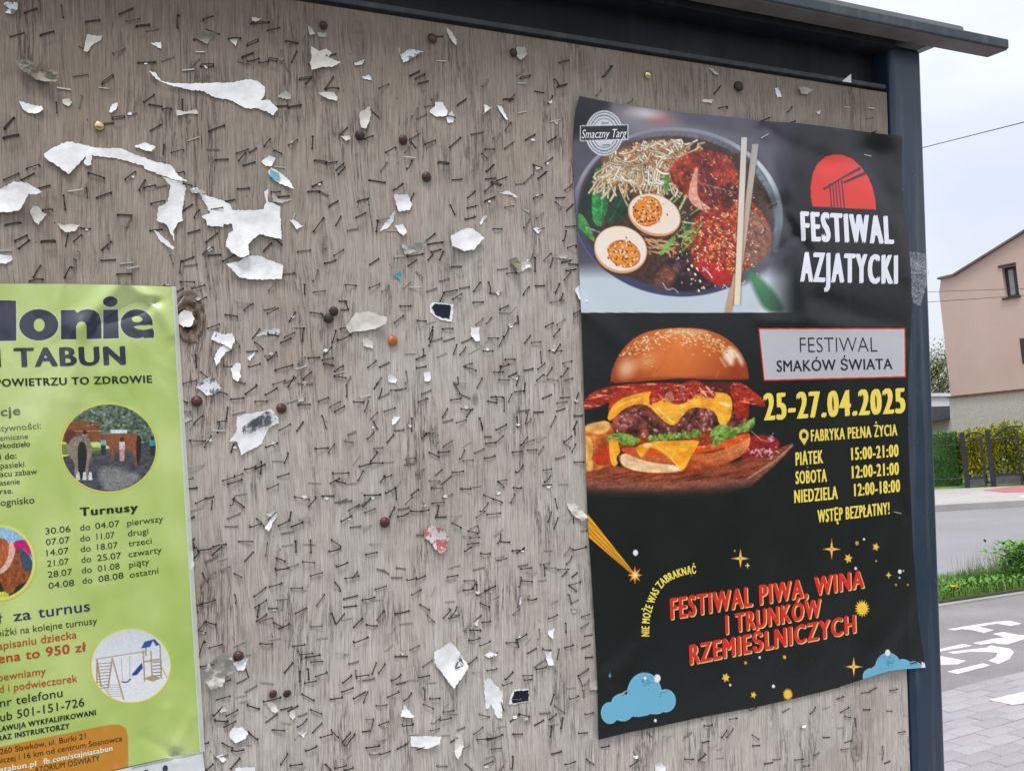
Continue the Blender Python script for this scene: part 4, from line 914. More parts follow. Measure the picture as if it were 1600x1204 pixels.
def mixc(a, b, t):
    t = np.clip(t, 0, 1)[..., None]
    return np.asarray(a, float)*(1-t)+np.asarray(b, float)*t

# ================================================================== LETTERING
_tc = {}
def text_tris(txt, bold, xs=1.0, font_shear=0.0):
    """flat filled letters, baseline 0, capitals 1 high"""
    key = (txt, bold, xs, font_shear)
    if key in _tc: return _tc[key]
    cu = bpy.data.curves.new('t', 'FONT')
    heavy = max(0.0, bold); 
    cu.body = txt; cu.size = 1.0; cu.space_character = 1.0+max(0.0, bold)*2.0/xs/.62; cu.resolution_u = 3; cu.shear = font_shear
    ob = bpy.data.objects.new('t', cu); COL.objects.link(ob)
    dg = bpy.context.evaluated_depsgraph_get(); dg.update()
    c2 = ob.evaluated_get(dg).to_curve(dg).copy()
    c2.transform(Matrix.Diagonal((xs, 1, 1, 1)))
    c2.fill_mode = 'BOTH'; c2.dimensions = '2D'
    c2.offset = min(0.0, bold)
    o2 = bpy.data.objects.new('t2', c2); COL.objects.link(o2)
    dg = bpy.context.evaluated_depsgraph_get(); dg.update()
    me = o2.evaluated_get(dg).to_mesh()
    V = np.array([v.co[:2] for v in me.vertices]); 
    bmh = bmesh.new(); bmh.from_mesh(me)
    bmesh.ops.remove_doubles(bmh, verts=bmh.verts, dist=1e-4)
    V = np.array([v.co[:2] for v in bmh.verts])
    F = [[v.index for v in f.verts] for f in bmh.faces]
    bmh.free(); o2.evaluated_get(dg).to_mesh_clear()
    bpy.data.objects.remove(o2); bpy.data.objects.remove(ob)
    T = np.zeros(len(V))
    if heavy:
        n0 = len(V); F0 = F; V0 = V; sh_ = [(-heavy, -.3*heavy), (heavy, .3*heavy), (-heavy*.35, .3*heavy), (heavy*.35, -.3*heavy)]
        V = np.concatenate([V0+np.array(s_) for s_ in sh_]); F = [[i+k*n0 for i in f] for k in range(4) for f in F0]
        T = np.repeat(np.arange(4), n0)
    _tc[key] = (V, F, T)
    return V, F, T
_cap = {}
def cap_h(bold):
    if bold not in _cap:
        V = text_tris('H', bold)[0]; _cap[bold] = (V[:, 1].min(), V[:, 1].max())
    return _cap[bold]
def letter_mesh(name, txt, mapf, mat, surf, parent, bold=0.0, xs=1.0, grid=6.0, lift=.00022, capped=True, shear=0.0, label=None):
    """mapf: (x 0..1 along the line, y 0 baseline .. 1 cap height) -> poster-flat pixel"""
    V, F, T = text_tris(txt, bold, xs, shear)
    b0, b1 = cap_h(bold)
    x0, x1 = V[:, 0].min(), V[:, 0].max()
    S = np.stack([(V[:, 0]-x0)/(x1-x0), (V[:, 1]-b0)/(b1-b0)], 1)
    Pp = mapf(S[:, 0], S[:, 1])
    bmh = bmesh.new()
    vs = [bmh.verts.new((p[0], p[1], float(t_))) for p, t_ in zip(Pp, T)]
    for f in F:
        try: bmh.faces.new([vs[i] for i in f])
        except ValueError: pass
    if grid:
        mn, mx_ = Pp.min(0), Pp.max(0)
        for ax in (0, 1):
            k = math.floor(mn[ax]/grid)+1
            while k*grid < mx_[ax]:
                co = [0, 0, 0]; co[ax] = k*grid; no = [0, 0, 0]; no[ax] = 1
                bmesh.ops.bisect_plane(bmh, geom=bmh.verts[:]+bmh.edges[:]+bmh.faces[:], plane_co=co, plane_no=no, dist=1e-5)
                k += 1
    bmesh.ops.triangulate(bmh, faces=bmh.faces)
    P2 = np.array([v.co[:2] for v in bmh.verts]); L2 = np.array([v.co[2] for v in bmh.verts])
    F2 = [[v.index for v in f.verts] for f in bmh.faces]
    bmh.free()
    X3, N3 = surf(P2[:, 0], P2[:, 1], (lift+L2*.00002)[:, None])
    # keep the faces turned to the viewer
    me = mesh_from(name, X3, F2, mat, True)
    nz = sum(p.normal.z for p in me.polygons)
    if nz < 0: me.flip_normals()
    me.normals_split_custom_set_from_vertices([tuple(map(float, n)) for n in N3])
    o = link(name, me, parent, Matrix.Identity(4))
    if label: o['label'] = label
    return o
def row(x0, y0, x1, y1, hl, hr=None, lean=-.033, sag=0.0):
    hr = hr or hl
    def f(sx, sy):
        h = hl+(hr-hl)*sx
        return np.stack([x0+(x1-x0)*sx+lean*h*sy, y0+(y1-y0)*sx+sag*4*sx*(1-sx)-h*sy], 1)
    return f
def arc(pts, h):
    P = np.array(PT(pts))
    for _ in range(3):
        Q = [P[0]]
        for u, v in zip(P, P[1:]): Q += [u*.75+v*.25, u*.25+v*.75]
        Q.append(P[-1]); P = np.array(Q)
    seg = np.r_[0, np.cumsum(np.hypot(*np.diff(P, axis=0).T))]
    def f(sx, sy):
        d = np.clip(sx, 0, 1)*seg[-1]
        x = np.interp(d, seg, P[:, 0]); y = np.interp(d, seg, P[:, 1])
        e = 1.5
        tx = np.interp(d+e, seg, P[:, 0])-np.interp(d-e, seg, P[:, 0]); ty = np.interp(d+e, seg, P[:, 1])-np.interp(d-e, seg, P[:, 1])
        l = np.hypot(tx, ty)
        return np.stack([x+ty/l*h*sy, y-tx/l*h*sy], 1)
    return f
def surface(hfun, cx, cy):
    def s(px, py, lift=0.0):
        e = .5
        p = unp(px, py, hfun(px, py)); pu = unp(px+e, py, hfun(px+e, py)); pv = unp(px, py+e, hfun(px, py+e))
        n = np.cross(pv-p, pu-p); n /= np.linalg.norm(n, axis=-1, keepdims=True)
        n = np.where(n[..., 2:3] < 0, -n, n)
        q = p+n*lift
        q[..., 0] -= cx; q[..., 1] -= cy
        return q, n
    return s
def sleeve_ripple(q, v):
    w = q.noise(q.n('ShaderNodeMapping', {'Vector': v, 'Scale': (1.6, .7, 1)}).outputs[0], 9.0, 2, .5, 2.2)
    b_ = q.n('ShaderNodeBump', {'Height': w, 'Strength': .8, 'Distance': .008})
    q.t.links.new(b_.outputs[0], q.b.inputs['Coat Normal'])
def print_mat(name, rgb, rough=0.36, coat=0.0, spec=0.5):
    q = NT(name)
    q.P(Base_Color=tuple(lin(rgb)), Roughness=rough, Coat_Weight=coat, Coat_Roughness=.08, Specular_IOR_Level=spec)
    v = q.coord()
    if coat: sleeve_ripple(q, v)
    q.bump(q.noise(v, 45, 4, 0.55), 0.10, 0.002)
    return q.m
def sheet_mat(name, rough=0.36, coat=0.0, spec=0.5, bump=.10):
    q = NT(name)
    a = q.n('ShaderNodeAttribute', attribute_name='print')
    v = q.coord()
    q.P(Base_Color=a.outputs['Color'], Roughness=q.ramp(q.noise(v, 12, 4), [(0.3, rough*.85), (0.7, rough*1.2)]), Coat_Weight=coat, Coat_Roughness=.08, Specular_IOR_Level=spec)
    if coat: sleeve_ripple(q, v)
    q.bump(q.noise(v, 45, 4, 0.55), bump, 0.002)
    return q.m
def sheet(name, PX, PY, surf, C, mat, parent, aspect_cut=None):
    ny, nx = PX.shape
    V, _ = surf(PX.ravel(), PY.ravel())
    me = bpy.data.meshes.new(name)
    nv = nx*ny
    me.vertices.add(nv); me.vertices.foreach_set('co', V.astype(np.float32).ravel())
    i = np.arange(nv).reshape(ny, nx)
    q = np.stack([i[:-1, :-1], i[1:, :-1], i[1:, 1:], i[:-1, 1:]], -1).reshape(-1, 4)
    me.loops.add(q.size); me.loops.foreach_set('vertex_index', q.ravel().astype(np.int32))
    me.polygons.add(len(q)); me.polygons.foreach_set('loop_start', np.arange(0, q.size, 4, dtype=np.int32))
    me.polygons.foreach_set('loop_total', np.full(len(q), 4, np.int32))
    me.polygons.foreach_set('use_smooth', np.ones(len(q), bool))
    me.update(calc_edges=True)
    at = me.color_attributes.new('print', 'FLOAT_COLOR', 'POINT')
    cc = np.ones((nv, 4), np.float32); cc[:, :3] = lin(C)
    at.data.foreach_set('color', cc.ravel())
    me.materials.append(mat)
    return link(name, me, parent, Matrix.Identity(4))
def coons(top, right, bottom, left, ns, nt):
    def cur(pts, s):
        P = np.array(pts, float); n = len(P)
        seg = np.r_[0, np.cumsum(np.hypot(*np.diff(P, axis=0).T))]; t = seg/seg[-1]
        # smooth interpolation
        def f(k):
            y = P[:, k]
            d = np.gradient(y, t)
            j = np.clip(np.searchsorted(t, s)-1, 0, n-2)
            h = t[j+1]-t[j]; u = (s-t[j])/h
            return (2*u**3-3*u**2+1)*y[j]+(u**3-2*u**2+u)*h*d[j]+(-2*u**3+3*u**2)*y[j+1]+(u**3-u**2)*h*d[j+1]
        return np.stack([f(0), f(1)], 1)
    s = ns; t = nt
    T, B_, L_, R_ = cur(top, s), cur(bottom, s), cur(left, t), cur(right, t)
    S, Tt = np.meshgrid(s, t)
    out = []
    for k in (0, 1):
        c = (1-Tt)*T[:, k][None]+Tt*B_[:, k][None]+(1-S)*L_[:, k][:, None]+S*R_[:, k][:, None] \
            - ((1-S)*(1-Tt)*T[0, k]+S*(1-Tt)*T[-1, k]+(1-S)*Tt*B_[0, k]+S*Tt*B_[-1, k])
        out.append(c)
    return out

# ================================================================== BLACK FESTIVAL POSTER
def seg_d(px, py, a, b):
    ex, ey = b[0]-a[0], b[1]-a[1]
    t = np.clip(((px-a[0])*ex+(py-a[1])*ey)/(ex*ex+ey*ey), 0, 1)
    return np.hypot(px-a[0]-t*ex, py-a[1]-t*ey), t
def h_black(px, py):
    px = np.asarray(px, float); py = np.asarray(py, float)
    g = lambda x, y, rx, ry: np.exp(-((px-x)/rx)**2-((py-y)/ry)**2)
    h = .0022 + .0010*(fbm(px/150, py/170, 3, 5)-.5)
    # upper half is slack: hangs away from the wood, right side bows over the post
    right = np.clip((px-1330)/90, 0, 1)
    h = h + .0046*right
    top = np.clip((560-py)/330, 0, 1)
    h = h + .0085*g(1290, 450, 110, 230)
    h = h + .0035*top*g(1030, 250, 90, 110)
    h = h + .0030*g(905, 150, 55, 70) + .0030*g(1405, 205, 40, 55)
    h = h + .0022*g(935, 1150, 60, 70) + .0020*g(905, 620, 22, 160)
    h = h + .0012*g(1180, 700, 120, 220)*np.sin((px+py*.15)/46)
    # creases between the pinning staples
    for a, b, w, amp in (((1195, 212), (1238, 372), 11, -.0024), ((1212, 322), (1262, 392), 9, -.0034), ((1238, 372), (1212, 400), 9, -.0022),
                         ((1195, 212), (1150, 300), 14, -.0016), ((1195, 212), (1290, 250), 15, -.0020), ((1358, 245), (1290, 260), 13, -.0016),
                         ((1358, 245), (1395, 330), 14, -.0026), ((1240, 400), (1262, 490), 14, .0016), ((1235, 395), (1205, 480), 13, -.0016),
                         ((1403, 803), (1392, 700), 13, -.0012), ((1395, 330), (1418, 430), 16, .0016), ((1280, 470), (1420, 520), 20, -.0012),
                         ((1403, 803), (1350, 930), 16, -.0010), ((1300, 200), (1250, 260), 16, .0018), ((960, 1058), (1010, 1000), 16, -.0010),
                         ((1375, 1010), (1432, 905), 20, .0014), ((910, 480), (1000, 560), 18, .0008), ((1190, 500), (1420, 515), 12, .0007)):
        d, t = seg_d(px, py, a, b)
        h = h + amp*np.exp(-(d/w)**2)*(1-.55*t)
    for x, y, r_ in ((1195, 212, 20), (1212, 322, 18), (1358, 245, 34), (957, 1057, 14)):
        k = g(x, y, r_, r_); h = h*(1-k)+.0012*k
    k = g(1403, 803, 13, 13); h = h*(1-k)+.0058*k
    over = np.clip((px-1392)/14, 0, 1)
    return np.maximum(h, .0006+.0052*over)
TOPB = [(905, 150), (960, 161), (1030, 172), (1100, 179), (1150, 184), (1190, 189), (1240, 192), (1300, 199), (1360, 207), (1410, 213)]
RIGB = [(1410, 213), (1409, 270), (1413, 330), (1420, 385), (1424, 440), (1424, 500), (1419, 600), (1420, 700), (1424, 800), (1430, 900), (1437, 980), (1446, 1042)]
BOTB = [(935, 1155), (985, 1143), (1020, 1136), (1100, 1119), (1200, 1100), (1260, 1086), (1300, 1076), (1350, 1060), (1385, 1049), (1446, 1042)]
LEFB = [(905, 150), (898, 180), (896, 230), (900, 330), (905, 420), (908, 490), (912, 600), (915, 700), (918, 800), (924, 900), (929, 980), (933, 1060), (935, 1155)]
sN = np.linspace(0, 1, 570)
tN = np.r_[np.linspace(0, .345, 280), np.linspace(.345, .63, 232)[1:], np.linspace(.63, 1, 300)[1:]]
PX, PY = coons(TOPB, RIGB, BOTB, LEFB, sN, tN)
cB = unp(1170, 640)
poster = empty('festival_poster', bm(cB[0], cB[1], 0))
meta(poster, 'large black glossy poster advertising an Asian food festival with noodle bowl and burger', 'poster')
surfB = surface(h_black, cB[0], cB[1])
pn = Paint(PX.ravel(), PY.ravel(), (13, 19, 21))
pn.blend(np.clip((520-pn.Y)/260, 0, 1)*.75, (27, 25, 33))  # purple-grey sky sheen put into the print colour, stronger towards the top
# --- noodle photograph -------------------------------------------------
def noodles(p):
    p.frame(880, 140, 3.344)
    R = random.Random(3)
    X, Y = p.x, p.y
    edge = np.clip((1166-Y)/2.5, 0, 1)*np.clip((1215-X+(1166-Y)*.02)/150, 0, 1)
    base0 = p.C.copy()
    n1 = fbm(X/160, Y/160, 3, 2)
    bg = mixc((66, 62, 76), (96, 92, 108), n1)
    bg = mixc(bg, (196, 208, 218), np.clip((Y-900)/90, 0, 1))
    bg = mixc(bg, (16, 14, 17), np.clip((260-X)/25, 0, 1)*np.clip((300-Y-X*.3)/60, 0, 1))
    p.C = bg
    p.ell(420, 150, 170, 70, (150, 142, 146), .2, 60, .8)
    p.ell(500, 165, 60, 38, (176, 96, 92), .1, 50, .9)
    p.ell(430, 125, 70, 26, (205, 200, 204), .1, 40, .8)
    # bowl
    p.ell(600, 640, 548, 440, (186, 190, 202), .10, 8)
    p.ell(600, 640, 548, 440, lambda x, y: mixc(mixc((150, 152, 166), (196, 202, 208), (x-300)/600), (60, 64, 100), (y-620)/260-(x-700)/900), .10, 6)
    p.ell(596, 628, 520, 412, (70, 66, 74), .10, 10)
    p.ell(590, 236, 360, 62, (122, 122, 134), .12, 40, .7)
    p.ell(590, 640, 508, 396, lambda x, y: mixc((48, 34, 30), (84, 50, 34), fbm(x/40, y/40, 3, 9)), .10, 12)
    # broth at the right and its reflections
    p.poly('880,900 1120,700 1130,860 1000,1000 860,1040', lambda x, y: mixc((58, 60, 64), (110, 112, 118), fbm(x/60, y/60, 3, 4)), 30, .85, 2)
    p.line('1010,420 1100,560 1128,700 1110,840', 30, (128, 142, 150), 14, .8, 2)
    # greens behind
    p.poly('70,620 160,400 175,470 150,700 90,740', (22, 44, 34), 14, 1, 2)
    p.poly('160,415 205,402 245,430 250,520 228,640 200,725 160,700 148,640 152,520', lambda x, y: mixc((44, 140, 62), (20, 92, 44), (x-150)/110+fbm(x/30, y/60, 2, 3)*.5-.3), 4, 1, 2)
    p.line('205,410 204,560 196,715', 3.5, (96, 176, 104), 3, .7, 1)
    p.poly('292,515 330,508 352,560 345,640 300,690 240,705 222,690 240,620 262,560', lambda x, y: mixc((26, 74, 44), (14, 44, 30), fbm(x/26, y/40, 3, 6)), 4, 1, 2)
    p.line('335,520 290,610 235,700', 3, (70, 130, 84), 3, .6, 1)
    p.poly('76,640 110,660 165,770 160,800 100,740 78,720', lambda x, y: mixc((36, 118, 46), (90, 160, 70), fbm(x/20, y/20, 2, 6)), 4, 1, 1)
    p.line('120,720 190,745', 9, (190, 205, 220), 6, .7)
    # noodles
    p.poly('180,350 300,300 480,250 640,270 680,340 560,420 540,560 420,560 250,520', (120, 84, 56), 20, 1, 2)
    for i in range(330):
        x0, y0 = R.uniform(180, 650), R.uniform(262, 480)
        if y0 < 330 and x0 < 360 and R.random() < .6: continue
        a = R.gauss(1.1, .9); l = R.uniform(60, 190); cv = R.uniform(-1.3, 1.3)
        pts = [(x0, y0)]
        for k in range(5):
            a += cv*.35; x0 += math.cos(a)*l/5; y0 += math.sin(a)*l/5; 
            if ((x0-596)/500)**2+((y0-628)/385)**2 > 1 or y0 < 262: a += 1.6; x0 += (596-x0)*.1; y0 += (628-y0)*.1
            pts.append((x0, y0))
        if any(((q_[0]-596)/505)**2+((q_[1]-628)/392)**2 > 1 for q_ in pts): continue
        t = R.random()
        cc = np.array((196, 162, 120))*(1-t)+np.array((250, 238, 216))*t
        if R.random() < .15: cc = np.array((190, 120, 70))
        w = R.uniform(6.5, 10.5)
        p.line(pts, w+5, cc*.40, 5, .7, 1); p.line(pts, w, cc, 4, 1, 1); p.line([(q[0]-2, q[1]-2.5) for q in pts], w*.3, np.minimum(cc*1.18, 255), 3, .8, 1)
    for i in range(26):
        x0, y0 = R.uniform(380, 700), R.uniform(700, 850)
        p.line([(x0, y0), (x0+R.uniform(20, 60), y0+R.uniform(-20, 30)), (x0+R.uniform(50, 110), y0+R.uniform(-30, 40))], 10, (214, 164, 108), 4, .9, 1)
    # meat and chilli
    def meat(x, y): return mixc(mixc((74, 12, 8), (206, 70, 30), fbm(x/34, y/34, 4, 12)*1.4-.2), (226, 130, 84), (fbm(x/12, y/12, 3, 13)-.60)*4)
    p.poly('560,400 640,330 760,310 860,345 915,430 925,560 900,680 820,690 720,640 640,560 560,480', meat, 10, 1, 2)
    p.poly('700,395 740,350 800,470 815,600 830,680 790,650', (92, 26, 24), 10, .85, 2)
    p.poly('705,400 685,420 655,520 655,580 700,620 790,655 815,640 740,600 700,560 700,500', lambda x, y: mixc((216, 136, 116), (236, 190, 170), fbm(x/12, y/12, 2, 1)), 5, 1, 2)
    p.poly('725,400 750,470 770,560 800,640 740,598 705,560 700,500', lambda x, y: mixc((150, 52, 44), (96, 24, 22), fbm(x/22, y/22, 3, 8)), 6, 1, 2)
    def chil(x, y):
        a = fbm(x/13, y/13, 3, 21); b = fbm(x/45, y/45, 3, 22)
        return mixc(mixc((110, 16, 8), (224, 96, 36), a*1.6-.3), (228, 150, 92), (a-.62)*5+(b-.5))
    p.poly('700,650 830,590 960,560 1040,640 1100,760 1060,880 960,930 880,1020 780,1030 700,900 640,840 660,720', chil, 18, 1, 2)
    p.poly('960,600 1060,680 1110,790 1040,910 960,930 930,800', lambda x, y: mixc((96, 62, 56), (176, 142, 126), fbm(x/18, y/18, 3, 31)), 26, .8, 2)
    p.poly('560,870 640,840 720,900 800,1000 790,1040 640,1060 480,1040 450,980', lambda x, y: mixc((28, 18, 20), (92, 60, 62), (fbm(x/50, y/26, 3, 41)-.45)*3), 16, 1, 2)
    p.poly('450,980 560,900 600,960 560,1040 480,1040', (146, 84, 56), 24, .55, 2)
    p.poly('650,900 740,880 840,930 900,990 830,1035 760,1000', lambda x, y: mixc((150, 14, 14), (206, 40, 26), fbm(x/16, y/16, 3, 44)), 14, .9, 2)
    p.poly('800,520 880,470 920,520 900,600 830,640', (60, 14, 12), 14, .8, 2)
    for k in range(7): p.line([(700+k*30, 480+k*9), (735+k*28, 500+k*6), (745+k*26, 540)], 5, (232, 178, 150), 4, .55, 1)
    # scallions
    for i in range(46):
        x0, y0 = R.gauss(610, 45), R.gauss(735, 62)
        a = R.gauss(-1.1, .45); l = R.uniform(25, 70)
        c_ = R.choice(((52, 118, 44), (92, 160, 62), (150, 196, 100), (36, 84, 36), (206, 220, 160)))
        p.line([(x0, y0), (x0+math.cos(a)*l, y0+math.sin(a)*l)], R.uniform(4, 9), c_, 3, .95)
    p.poly('510,870 500,850 575,760 592,770 545,840', (118, 170, 76), 4, 1, 1)
    p.poly('528,440 552,450 552,540 530,548', (84, 156, 64), 4, 1, 1)
    p.line('640,560 600,640', 10, (190, 212, 150), 4, .9)
    # sesame and glints on the meat
    for i in range(210):
        x0, y0 = R.gauss(800, 115), R.gauss(790, 125)
        if not (600 < x0 < 1050 and 380 < y0 < 1060): continue
        a = R.uniform(0, 3.1)
        p.ell(x0, y0, R.uniform(4, 6.5), R.uniform(2.2, 3.4), (240, 214, 176) if R.random() < .6 else (252, 244, 230), a, 2, .9)
    for i in range(150):
        x0, y0 = R.uniform(560, 930), R.uniform(340, 900)
        a = R.uniform(0, 3.1); l = R.uniform(6, 22)
        p.line([(x0, y0), (x0+l*math.cos(a), y0+l*math.sin(a))], R.uniform(2, 4), R.choice(((240, 170, 130), (40, 8, 8), (250, 214, 190), (214, 66, 34))), 2.5, .8)
    for x0, y0 in ((655, 940), (690, 965), (715, 1000), (672, 920), (735, 1035), (708, 1050), (700, 935)): p.ell(x0, y0, 8, 5.5, (236, 222, 190), 1.0, 2)
    p.line('520,1010 545,1050 575,1035 600,1060', 6, (190, 196, 214), 4, .8, 1)
    p.line('730,930 760,955 775,980', 8, (220, 224, 236), 5, .8, 1)
    # small scale contrast of the photograph
    i = p.box(60, 230, 1150, 1100)
    n_ = fbm(p.x[i]/9, p.y[i]/9, 3, 77); n2 = fbm(p.x[i]/40, p.y[i]/40, 2, 78)
    ins = np.clip((1-((p.x[i]-596)/520)**2-((p.y[i]-628)/412)**2)*6, 0, 1)
    lu = 1-.75*np.clip(p.C[i].max(1)/235, 0, 1)**2; p.C[i] = np.clip(p.C[i]*(1+ins*lu*((n_-.5)*1.1+(n2-.5)*.6))[:, None], 0, 255)
    # eggs
    def egg(cx, cy, rx, ry, rot, yx, yy, yrx, yry):
        p.ell(cx+4, cy+10, rx+4, ry+5, (70, 32, 20), rot, 14, .8)
        p.ell(cx, cy, rx, ry, (226, 164, 118), rot, 4)
        p.ell(cx+1, cy-5, rx-5, ry-9, lambda x, y: mixc((240, 238, 236), (252, 226, 198), fbm(x/40, y/40, 2, 5)), rot, 5)
        p.ell(yx, yy, yrx, yry, (214, 96, 16), .4, 5)
        p.ell(yx, yy-2, yrx-6, yry-6, lambda x, y: mixc((228, 118, 22), (250, 164, 60), fbm(x/22, y/22, 3, 6)), .4, 8)
        for i in range(60):
            a = R.uniform(0, 6.28); rr = R.random()**.6
            x0, y0 = yx+math.cos(a)*yrx*rr, yy+math.sin(a)*yry*rr
            p.ell(x0, y0, R.uniform(4.5, 7), R.uniform(2.6, 3.8), R.choice(((44, 20, 16), (250, 232, 196), (252, 244, 226), (60, 24, 14))), R.uniform(0, 3), 2)
        for i in range(16):
            a = R.uniform(0, 6.28)
            p.ell(cx+math.cos(a)*rx*.8*R.random(), cy+math.sin(a)*ry*.8*R.random(), 6, 3.4, R.choice(((40, 34, 36), (200, 190, 170), (70, 84, 50))), R.uniform(0, 3), 2)
    egg(476, 655, 142, 106, .38, 440, 636, 76, 80)
    egg(300, 836, 140, 122, .30, 318, 858, 88, 70)
    # chopsticks
    def st(P0, w0, P1, w1, c0, c1):
        (x0, y0), (x1, y1) = P0, P1
        p.poly([(x0-w0/2-5, y0), (x0+w0/2+5, y0), (x1+w1/2+5, y1), (x1-w1/2-5, y1)], (60, 44, 44), 12, .45)
        p.poly([(x0-w0/2, y0), (x0+w0/2, y0), (x1+w1/2, y1), (x1-w1/2, y1)], lambda x, y: mixc(c0, c1, (y-y0)/(y1-y0)), 3)
    st((1004, 285), 34, (915, 1010), 24, (168, 166, 158), (206, 178, 140))
    st((905, 960), 26, (862, 1162), 28, (216, 176, 132), (196, 150, 112))
    st((946, 250), 30, (908, 1125), 30, (206, 204, 200), (238, 218, 186))
    # cloth and the blurred leaf bottom right
    p.poly('930,1170 1000,1090 1130,1000 1230,1010 1230,1170', (196, 204, 208), 40, .8, 2)
    p.poly('960,950 1010,960 1110,1060 1170,1165 1060,1165 1000,1060', lambda x, y: mixc((70, 140, 84), (40, 96, 62), (y-950)/200), 26, .9, 2)
    p.C = base0*(1-edge[:, None]) + p.C*edge[:, None]
noodles(pn)
# round badge
pn.frame(880, 140, 3.344)
def ring(p, cx, cy, rx, ry, w, c):
    for k in range(64):
        a, b = k*math.pi/32, (k+1)*math.pi/32
        p.line([(cx+rx*math.cos(a), cy+ry*math.sin(a)), (cx+rx*math.cos(b), cy+ry*math.sin(b))], w, c, 2)
pn.ell(214, 228, 98, 118, (214, 218, 224), 0, 2.5)
pn.ell(214, 228, 90, 110, (30, 32, 38), 0, 2.5)
pn.ell(214, 228, 87, 106, (206, 210, 216), 0, 2.5)
pn.ell(214, 228, 62, 78, (40, 42, 48), 0, 2.5)
pn.ell(214, 228, 59, 75, (206, 210, 216), 0, 2.5)
for k in range(20):
    a = -2.9+k*.135 if k < 10 else .35+(k-10)*.25
    for a in (math.pi+.35+k*.122, .35+k*.122):
        pn.ell(214+75*math.cos(a), 228+93*math.sin(a), 4, 4, (44, 46, 52), 0, 2)
pn.poly('88,188 340,182 340,262 88,270', (226, 230, 236), 2.5)
pn.poly('92,192 336,186 336,258 92,266', (30, 32, 38), 2.5)
